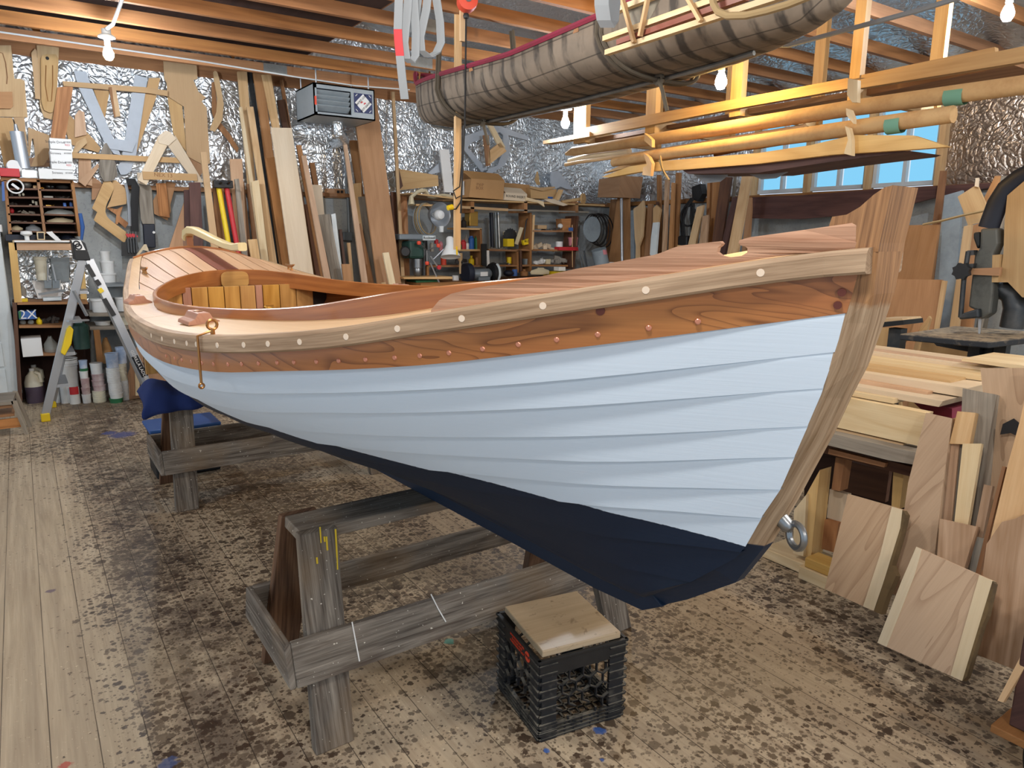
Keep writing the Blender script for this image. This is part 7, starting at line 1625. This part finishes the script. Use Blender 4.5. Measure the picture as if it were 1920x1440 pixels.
px_poly([r1(*p) for p in [(1185,340),(1260,310),(1280,400),(1240,470),(1190,450)]], 6.9, .1, 'black_plastic', 'dark_bag', None, 'black bag hanging on the foil above the black cables', 'bag')
# dark plank below the window, post, panels
def r2_(X, Y): return 1380 + X / 3.556, 340 + Y / 3.556
px_poly([r2_(*p) for p in [(105,105),(440,92),(900,55),(1700,10),(1700,40),(1300,115),(1000,195),(700,228),(420,252),(105,247)]], 6.85, .05, 'purple_board', 'dark_plank', None, 'long dark purple-brown plank curved along its lower edge under the window', 'plank', g=(0, 1, 0))
def r3(X, Y): return 1620 + X / 4.113, 330 + Y / 4.113
for nm, lb, pts, mt, x0, dn, k in [
 ('post','brown upright post at the right end of the window',[(585,-40),(630,-40),(575,420),(520,420)],'joist',6.75,True,.0),
 ('plywood_sheet','tall brown plywood sheet leaning behind the stem head',[(300,380),(580,375),(520,800),(200,800)],'brown_ply',6.2,True,.12),
 ('plywood_sheet','lower brown plywood sheet in front of the tall one, right of the stem',[(205,795),(600,800),(530,1240),(150,1240)],'brown_ply',5.9,True,.10),
 ('plywood_strip','narrow tan strip along the right edge of the lower plywood sheet',[(600,805),(632,808),(570,1170),(530,1240)],'tan_ply',5.88,True,.10),
 ('plastic_sheet','tall bluish grey panel leaning left of the bandsaw',[(620,150),(760,110),(690,1100),(550,1160)],'gray_sheet',6.3,True,.10),
 ('plank','brown plank leaning between the grey panel and the bandsaw',[(770,390),(830,370),(730,1150),(660,1160)],'tan_ply',6.0,True,.08),
 ('plank','tan plank behind the bandsaw column',[(840,380),(950,345),(830,1200),(730,1200)],'brown_ply',6.1,True,.08),
 ('plank','pale plank leaning behind the bandsaw wheel box',[(1055,0),(1150,0),(1080,330),(1010,340)],'grey_board',6.3,True,.05),
 ('plywood_pattern','tan tapered offcut leaning below the grey panel',[(500,1080),(510,1100),(440,1340),(400,1400),(380,1340),(430,1170)],'tan_ply',5.4,False,.05),
 ('plywood_sheet','tan plywood offcut standing under the small black shelf end',[(60,1170),(190,1170),(220,1360),(30,1340)],'tan_ply',5.3,True,.05),
 ('plywood_sheet','tan plywood offcut slanting right of the small black shelf end',[(195,1240),(310,1135),(370,1140),(330,1260),(240,1360),(215,1340)],'brown_ply',5.28,False,.05),
 ('plywood_sheet','brown plywood board behind the bandsaw table base',[(450,1260),(860,1350),(850,1420),(420,1400)],'tan_board',5.0,True,.0),
]: leanx(nm, lb, nm.replace('_', ' '), [r3(*p) for p in pts], mt, x0, k, .03, dn, 'panels behind the bandsaw')
hg = leanx('plywood_pattern', 'tan kite-shaped pattern hanging on a nail left of the bandsaw', 'pattern', [r3(*p) for p in [(722,160),(855,75),(880,80),(960,260),(945,350),(800,378),(765,270)]], 'tan_ply', 5.6, 0., .015, False)
leanx('hanging_strip', '', '', [r3(*p) for p in [(862,15),(885,15),(880,85),(852,80)]], 'birch', 5.59, 0., .012, False, parent=hg)
leanx('plywood_pattern', 'brown tapered pattern behind the kite-shaped one', 'pattern', [r3(*p) for p in [(1010,0),(1050,0),(1040,80),(960,260),(925,170)]], 'brown_ply', 5.7, 0., .015, False)
mb = MB(); mb.tube([at(*r3(x, y), (5.5, 0, 0), (1, 0, 0)) for x, y in [(455,375),(600,345),(780,300),(960,262)]], .009, 6); tag(mb.build('cord', 'rope'), 'tan cord stretched from the plywood sheet to the kite-shaped pattern', 'cord')
# small black shelf end
a, b_ = atz(*r3(80, 1140), 1.0), atz(*r3(305, 1125), 1.0)
mb = MB(); px_ = [r3(*p) for p in [(80,1135),(300,1112),(305,1148),(80,1172)]]; o = px_poly(px_, 4.6, .25, 'black_plastic', 'machine_table', None, 'edge of a small black machine table right of the stem', 'table')
px_poly([r3(*p) for p in [(95,1100),(290,1098),(300,1112),(85,1132)]], 4.61, .24, 'pine', 'table_top', o)
q_ = o.location; mb = MB(); mb.box(V((q_.x, q_.y, q_.z / 2)), (.08, .08, q_.z)); mb.build('pedestal', 'dark_steel', o)
# ================================================================ BANDSAW
bz = .98; bt = [atz(*p, bz) for p in ((1687,626),(1790,611),(1990,626),(1855,641))]
bw = thing('bandsaw', V((bt[0].lerp(bt[2], .5).x, bt[0].lerp(bt[2], .5).y, 0)), 'old cast iron bandsaw with a dusty black table and wooden wheel cover', 'bandsaw')
mb = MB(); mb.prism(bt, (0, 0, -.035)); o = mb.build('table', 'dark_steel', bw, bevel=.006); dusty('dusty_iron', '#23272d', '#a8957a'); m = MATS['dusty_iron']; o.data.materials[0] = m
xs_ = at(1838, 600, (bt[0].lerp(bt[2], .5).x, 0, 0), (1, 0, 0)).x
def bs(x, y, d=0.): return atx(*r3(x, y), xs_ + d)
def bpoly(pts, d, th, mat, name, bev=.0):
    mb = MB(); mb.prism([bs(x, y, d) for x, y in pts], (th, 0, 0)); return mb.build(name, mat, bw, bevel=bev)
plain('worn_iron', '#63645f', .55, .4, dirt='#3a3a38', dirtamt=.8)
bpoly([(895,405),(1030,400),(1035,520),(1000,600),(995,900),(975,1060),(900,1110),(870,1040),(800,1010),(830,760),(850,600),(890,560)], .0, .09, 'worn_iron', 'guide_arm', .012)
bpoly([(840,435),(895,430),(895,540),(870,565),(840,480)], .02, .06, 'black_plastic', 'guide_bracket', .01)
mb = MB(); mb.tube([bs(805,580,-.03), bs(770,800,-.03), bs(745,1090,-.03)], .014, 8); mb.build('guide_post', 'dark_steel', bw)
mb = MB(); mb.lathe([(.045 if i % 2 else .036, 0) for i in range(2)], bs(745,735,-.06), (1, 0, 0), 10); c_ = bs(745,735,-.07); pts = [c_ + V((0, (.050 if i % 2 else .040) * math.cos(PI * i / 8), (.050 if i % 2 else .040) * math.sin(PI * i / 8))) for i in range(16)]; mb = MB(); mb.prism(pts, (.03, 0, 0)); mb.build('star_knob', 'black_plastic', bw)
bpoly([(790,715),(1050,705),(1040,770),(810,760)], -.03, .03, 'brown_ply', 'wooden_bar')
bpoly([(775,680),(845,675),(840,705),(790,715)], -.04, .06, 'dark_steel', 'clamp'); bpoly([(725,1070),(880,1020),(885,1095),(730,1108)], -.04, .08, 'dark_steel', 'blade_guide', .01); bpoly([(795,575),(845,572),(848,610),(800,612)], -.03, .05, 'dark_steel', 'clamp')
bpoly([(880,1100),(905,1105),(895,1225),(880,1225)], -.0, .004, 'aluminium', 'blade')
mb = MB(); mb.tube([bs(960,400,.05), bs(985,330,.05), bs(1030,210,.05), bs(1100,100,.05), bs(1200,20,.05), bs(1330,-40,.05)], .055, 10, flat=.6); mb.build('upper_frame', 'dark_navy', bw)
bpoly([(1105,150),(1420,-120),(1420,960),(1220,935),(1110,820),(1040,820),(1075,600),(1085,330)], .02, .25, 'tan_ply', 'wheel_cover'); bpoly([(990,610),(1050,605),(1035,820),(985,820)], .0, .06, 'tan_ply', 'cover_bracket')
mb = MB(); mb.tube([bs(1010,880,.12), bs(1080,870,.12), bs(1150,920,.12), bs(1170,1020,.12), bs(1140,1170,.12)], .06, 10); mb.build('neck', 'dark_steel', bw)
mb = MB(); mb.tube([bs(960,1290,.1), bs(1000,1330,.1), bs(900,1430,.1), V((bs(900,1430,.1).x, bs(900,1430,.1).y, .05))], .045, 10); mb.build('support_arm', 'dark_steel', bw)
for x in (870, 1070): mb = MB(); p = bs(x, 1300, .05); mb.box(V((p.x, p.y, p.z / 2)), (.06, .06, p.z)); mb.build('leg', 'dark_steel', bw)
bpoly([(520,1270),(760,1290),(820,1340),(800,1355),(560,1310)], .05, .15, 'black_plastic', 'trunnion')
# ================================================================ LUMBER BENCH ON THE RIGHT
bn = thing('lumber_bench', atx(1560, 1080, 2.8), 'rough wooden bench frame of pale posts and a sill carrying the lumber stack', 'bench')
def q4(X, Y): return 1380 + X / 3.13, 640 + Y / 3.13
def q2(X, Y): return 1500 + X / 4.571, 640 + Y / 4.571
def bx_(pts, x, th, mat, name, parent=None, label=None, cat=None, group=None, cv=None, g=None):
    return px_poly([cv(*p) if cv else p for p in pts], x, th, mat, name, parent, label, cat, group, g)
XBN = 2.80
bx_([(340,990),(412,900),(395,1260),(335,1245)], XBN + .0, .08, 'pine_pale', 'post', bn, cv=q4); bx_([(412,900),(492,755),(440,1265),(385,1260)], XBN + .02, .09, 'spruce_yellow', 'post', bn, cv=q4)
bx_([(925,735),(988,750),(960,985),(912,970)], XBN + .05, .08, 'spruce_yellow', 'post', bn, cv=q4); bx_([(545,630),(880,715),(870,740),(540,660)], XBN + .0, .06, 'fir_red', 'front_rail', bn, cv=q4); bx_([(585,680),(640,690),(610,880),(560,870)], XBN + .06, .06, 'joist', 'post', bn, cv=q4)
a, b_ = atz(1432, 1047, .0), atz(1562, 1100, .0); mb = MB(); mb.box(((a.x + b_.x) / 2 + .09, (a.y + b_.y) / 2, .03), (.20, abs(a.y - b_.y) + .02, .05)); mb.build('sill', 'pine_pale', bn, bevel=.004)
bx_([(600,690),(900,760),(875,945),(560,860)], XBN + .5, .03, 'dark_board', 'inner_panel', bn, cv=q4); bx_([(400,560),(1300,700),(1300,1500),(400,1300)], XBN + .9, .03, 'loft_board', 'void_shade_panel', bn, cv=q4)  # dark rear sheet stands in for the shaded void under the bench
mb = MB(); zz_ = atx(1600, 850, XBN).z; mb.box((XBN + .33, 1.62, zz_ - .02), (.62, 2.05, .04)); mb.build('bench_top', 'dark_board', bn)
bx_([(550,868),(655,900),(622,1062),(532,1035)], XBN + .12, .03, 'birch', 'offcut', None, 'pale square offcut standing inside the bench frame', 'offcut', cv=q4); bx_([(520,1045),(602,1065),(575,1240),(495,1215)], XBN + .1, .03, 'fir_red', 'offcut', None, 'reddish offcut standing inside the bench frame', 'offcut', cv=q4); bx_([(465,1010),(530,1015),(505,1195),(440,1185)], XBN + .14, .2, 'dark_navy', 'dark_box', None, 'dark box inside the bench frame behind the pale posts', 'box', cv=q4)
mb = MB(); a, b_ = atx(1507, 1040, 2.72), atx(1557, 1050, 2.72); yc = (a.y + b_.y) / 2
mb.box((2.80, yc, .085), (.10, a.y - b_.y + .02, .045)); tag(mb.build('wood_block', 'spruce_yellow', bevel=.003), 'short pine block on top of another by the bench posts', 'block', 'pine blocks by the bench'); mb = MB(); mb.box((2.80, yc, .031), (.12, a.y - b_.y + .06, .06)); tag(mb.build('wood_block', 'pine_pale', bevel=.003), 'pale pine block on the floor by the bench posts, under another', 'block', 'pine blocks by the bench')
GS = 'planks stacked on the lumber bench'
for pts, x, th, mt, lb, sh in [
 ([(1566,822),(1719,849),(1718,872),(1666,863),(1555,840)], 2.74, .5, 'grey_board', 'grey live-edged slab at the bottom of the stack on the bench', 'slab'),
 ([(1572,806),(1694,832),(1690,848),(1566,823)], 2.80, .35, 'pine', 'thin yellowish plank under the knotty plank', 'plank'),
 ([(1594,748),(1738,775),(1721,836),(1572,805)], 2.79, .05, 'pine_pale', 'wide knotty pine plank on edge in the front of the stack', 'plank'),
 ([(1598,737),(1676,748),(1675,757),(1594,746)], 2.82, .25, 'pine_pale', 'short pale board lying on the knotty plank', 'plank'),
 ([(1602,727),(1768,752),(1760,763),(1599,736)], 2.85, .3, 'birch', 'pinkish pale board with a split end on the bench stack', 'plank'),
 ([(1607,712),(1740,735),(1737,743),(1604,724)], 2.92, .3, 'pink_board', 'pink-tinged plank above the split board', 'plank'),
 ([(1608,703),(1815,728),(1808,745),(1606,713)], 2.96, .4, 'birch', 'wide pale plank in the middle of the bench stack', 'plank'),
 ([(1615,689),(1782,714),(1782,727),(1612,702)], 3.02, .22, 'tan_ply', 'tan plank with a dark end grain on the bench stack', 'plank'),
 ([(1618,676),(1845,706),(1840,714),(1615,690)], 3.15, .35, 'pine_pale', 'wide whitish plank above the tan plank', 'plank'),
 ([(1622,660),(1857,691),(1850,706),(1618,677)], 3.3, .25, 'birch', 'greenish white plank near the top of the bench stack', 'plank'),
 ([(1626,654),(1859,686),(1857,691),(1626,660)], 3.36, .06, 'pink_board', 'thin pinkish moulding lying on top of the bench stack', 'moulding'),
 ([(1804,672),(1990,694),(1990,704),(1803,677)], 3.25, .3, 'pine_pale', 'greenish board end at the right of the bench stack', 'plank'),
 ([(1710,752),(1785,766),(1785,785),(1735,775)], 3.0, .2, 'canoe_red', 'dark red board end showing behind the split board', 'plank'),
]:
    P = [atx(*p, x) + V((0, .85 if p[0] < 1640 else 0, 0)) for p in pts]; mb = MB(); mb.prism(P, (th, 0, 0), g=(0, 1, 0)); tag(mb.build(sh, mt), lb, sh, GS)
# leaning boards in front
GF = 'boards leaning on the lumber bench'
def lf(nm, lb, pts, mt, x0, k, th=.025, cv=q4, g=None): return leanx(nm, lb, nm.replace('_', ' '), [cv(*p) if cv else p for p in pts], mt, x0, k, th, False, GF, g=g)
def figured():
    m, nt, b = newmat('figured_plank'); uv = uvn(nt); n1 = noise(nt, uv, 1., 2., .5, .6, sc=(1.2, 7.5, 1)); rg = math_(nt, 'FRACT', math_(nt, 'MULTIPLY', n1, 6.)); ln = math_(nt, 'POWER', mapr(nt, rg, .4, 1.), 2.)
    n2 = noise(nt, uv, 1., 3., .6, 0, sc=(6, 150, 1)); ck = mapr(nt, noise(nt, uv, 1., 2., .5, .4, sc=(2.5, 22, 1)), .69, .72)
    c = mixc(nt, math_(nt, 'ADD', math_(nt, 'MULTIPLY', ln, .38), math_(nt, 'MULTIPLY', n2, .4), clamp=True), hexc('#c8ab8c'), hexc('#8c6a4c')); c = mixc(nt, math_(nt, 'MULTIPLY', ck, .8), c, hexc('#4a3424'))
    nt.links.new(vary(nt, c, .08), b.inputs['Base Color']); b.inputs['Roughness'].default_value = .7; MATS['figured_plank'] = m
figured(); plain('bark', '#6e5a3c', .95, dirt='#3c3022', dirtamt=.9); wood('sapwood', '#e2d0b0', '#cbb48c', 3, .2, .3)
lf('slab', 'tall cracked pale slab with a dark knothole behind the weathered post', [(1838,690),(1990,690),(1990,960),(1835,1000),(1850,800)], 'figured_plank', 2.72, .12, .05, None)
mb = MB(); pts = [at(x, y, (2.70, 0, 0), V((1, 0, -.12))) for x, y in [(1880,795),(1900,785),(1918,800),(1912,820),(1895,812),(1875,815)]]; mb.prism(pts, (.006, 0, 0)); mb.build('knot_hole', 'ink', COL.objects['slab.003'] if False else next(o for o in COL.objects if o.get('label', '').startswith('tall cracked pale slab')))
lf('plank', 'tall figured plank leaning in the middle of the bench front', [(1115,418),(1268,452),(1225,760),(1165,1260),(1090,1560),(915,1480),(1010,830)], 'figured_plank', 2.46, .34, .03, q4, g=(-.05, .12, -1))
ps_ = lf('post', 'weathered grey square post leaning right of the tall figured plank', [(1805,728),(1869,740),(1858,800),(1812,1110),(1775,1100),(1800,830)], 'grey_board', 2.55, .27, .08, None)
lf('wood_block', 'short greenish block fixed to the front of the weathered post', [(1795,771),(1829,774),(1818,833),(1780,832)], 'pine', 2.52, .27, .05, None)
lf('strip', 'greyish pine strip with dark bark streak below the short block', [(1330,600),(1440,600),(1335,1240),(1265,1215)], 'pine_pale', 2.50, .27, .02)
lf('strip', 'reddish brown strip left of the bark-streaked strip', [(1250,600),(1310,600),(1265,1060),(1205,1040)], 'pink_board', 2.54, .27, .02)
lf('plank', 'tall pale pine plank at the right edge of the photo', [(1935,690),(1990,690),(1990,960),(1853,1025),(1890,870),(1912,790)], 'pine', 2.44, .3, .03, None)
lf('strip', 'narrow brown strip standing between the post and the pine plank', [(1455,840),(1505,850),(1445,1155),(1395,1140)], 'walnut_rough', 2.5, .27, .02)
lf('strip', 'thin dark edge of a board left of the pine plank', [(1562,732),(1582,738),(1428,1370),(1405,1360)], 'brown_board', 2.47, .27, .02)
lf('plank', 'brown plank behind the square front board, leaning low', [(1195,1040),(1412,1088),(1340,1330),(1180,1260)], 'walnut_rough', 2.44, .3, .03)
lf('plank', 'wide grey brown plank behind the square front board at the right', [(1470,1190),(1560,1060),(1640,1040),(1720,1000),(1720,1960),(1390,1830)], 'walnut_rough', 2.36, .34, .03)
lf('plank', 'dark brown plank standing right of the square front board', [(1840,1075),(1868,1020),(1905,1250),(1830,1225)], 'brown_board', 2.40, .34, .02, None)
f2 = lf('slab', 'wide live-edged board leaning on the bench left of the square front board', [(1590,926),(1692,955),(1672,1040),(1637,1145),(1546,1104)], 'figured_plank', 2.375, .34, .035, None, g=(-.2, .2, -1))
for pts, mt, nm in (([(1672,950),(1692,956),(1688,990),(1660,1080),(1640,1146),(1618,1137),(1650,1040)], 'sapwood', 'sapwood_edge'), ([(1692,956),(1698,965),(1690,1000),(1672,1060),(1680,1080),(1662,1120),(1652,1152),(1638,1146),(1662,1075),(1688,990)], 'bark', 'bark_edge')):
    leanx(nm, '', '', pts, mt, 2.372, .34, .036, False, parent=f2)
f3 = lf('board', 'square pale board with sapwood edges leaning nearest the camera on the right', [(1718,1025),(1861,1089),(1804,1277),(1645,1205)], 'figured_plank', 2.19, .42, .03, None, g=(-.2, .1, -1))
for pts, mt, nm in (([(1718,1025),(1728,1030),(1714,1080),(1662,1213),(1645,1205),(1690,1090)], 'sapwood', 'sapwood_edge'), ([(1836,1078),(1861,1089),(1804,1277),(1782,1267)], 'sapwood', 'sapwood_edge'), ([(1861,1089),(1864,1094),(1850,1155),(1842,1172),(1812,1270),(1804,1277)], 'bark', 'bark_edge')):
    leanx(nm, '', '', pts, mt, 2.187, .42, .033, False, parent=f3)
lf('strip', 'short tan board end leaning at the right edge near the floor', [(1870,1314),(1881,1317),(1990,1140),(1990,1105),(1920,1218)], 'pine', 2.12, .3, .02, None)
# dark plank on a wheeled dolly
dl_ = thing('wheeled_dolly', atz(1900, 1440, 0), 'dark maroon box on a wheeled dolly cut off at the bottom right corner', 'dolly')
zc = .10; a = atz(1877, 1383, zc); b_ = atz(1930, 1412, zc)
mb = MB(); mb.box((a.x + .25, a.y - .14, zc + .012), (.5, .34, .024)); mb.build('deck', 'brown_board', dl_, bevel=.003)
mb = MB(); mb.box((a.x + .27, a.y - .15, zc + .19), (.46, .30, .33)); mb.build('maroon_box', 'purple_board', dl_, bevel=.004)
for dx, dy in ((.06, -.07), (.42, -.07), (.06, -.24), (.42, -.24)):
    mb = MB(); c_ = V((a.x + dx, a.y + dy, .042)); mb.lathe([(.012, -.022), (.042, -.02), (.042, .02), (.012, .022)], c_, (.6, -1, 0), 18); mb.build('caster_wheel', 'black_rubber', dl_); mb = MB(); mb.box(c_ + V((0, 0, .045)), (.05, .06, .02)); mb.build('caster_fork', 'dark_steel', dl_)
LAMPS = [((.3, .6, 2.7), 62, 1), ((.3, -1.8, 2.7), 75, 1), ((2.6, -.8, 2.7), 78, 1), ((-1.2, 3.2, 2.7), 55, 1), ((4.9, -.5, 2.7), 80, 1), ((1.3, 2.6, 2.85), 50, 1), ((.7, 4.5, 2.85), 38, 1)]  # unseen lamps beyond the frame; those above the boat are added to brighten it
# ================================================================ LIGHT
w = bpy.data.worlds.new('world'); SC.world = w; w.use_nodes = True; bg = w.node_tree.nodes['Background']
bg.inputs[0].default_value = (.72, .86, 1., 1); bg.inputs[1].default_value = .74
def lamp(p, e, col, r=.14):
    l = bpy.data.lights.new('unseen_lamp', 'POINT'); l.energy = e; l.color = col; l.shadow_soft_size = r; o = bpy.data.objects.new('unseen_lamp', l); COL.objects.link(o); o.location = p; return o
COOL, WARM = (1., .96, .9), (1., .72, .38)
for p, e, c in LAMPS: lamp(p, e, COOL if c else WARM)
SC.view_settings.view_transform = 'Standard'; SC.view_settings.look = 'None'; SC.view_settings.gamma = 1; SC.view_settings.use_curve_mapping = False; SC.view_settings.exposure = .36
SC.cycles.max_bounces = 6; SC.cycles.diffuse_bounces = 3; SC.cycles.glossy_bounces = 3; SC.cycles.transmission_bounces = 4; SC.cycles.sample_clamp_indirect = 4; SC.cycles.use_denoising = True
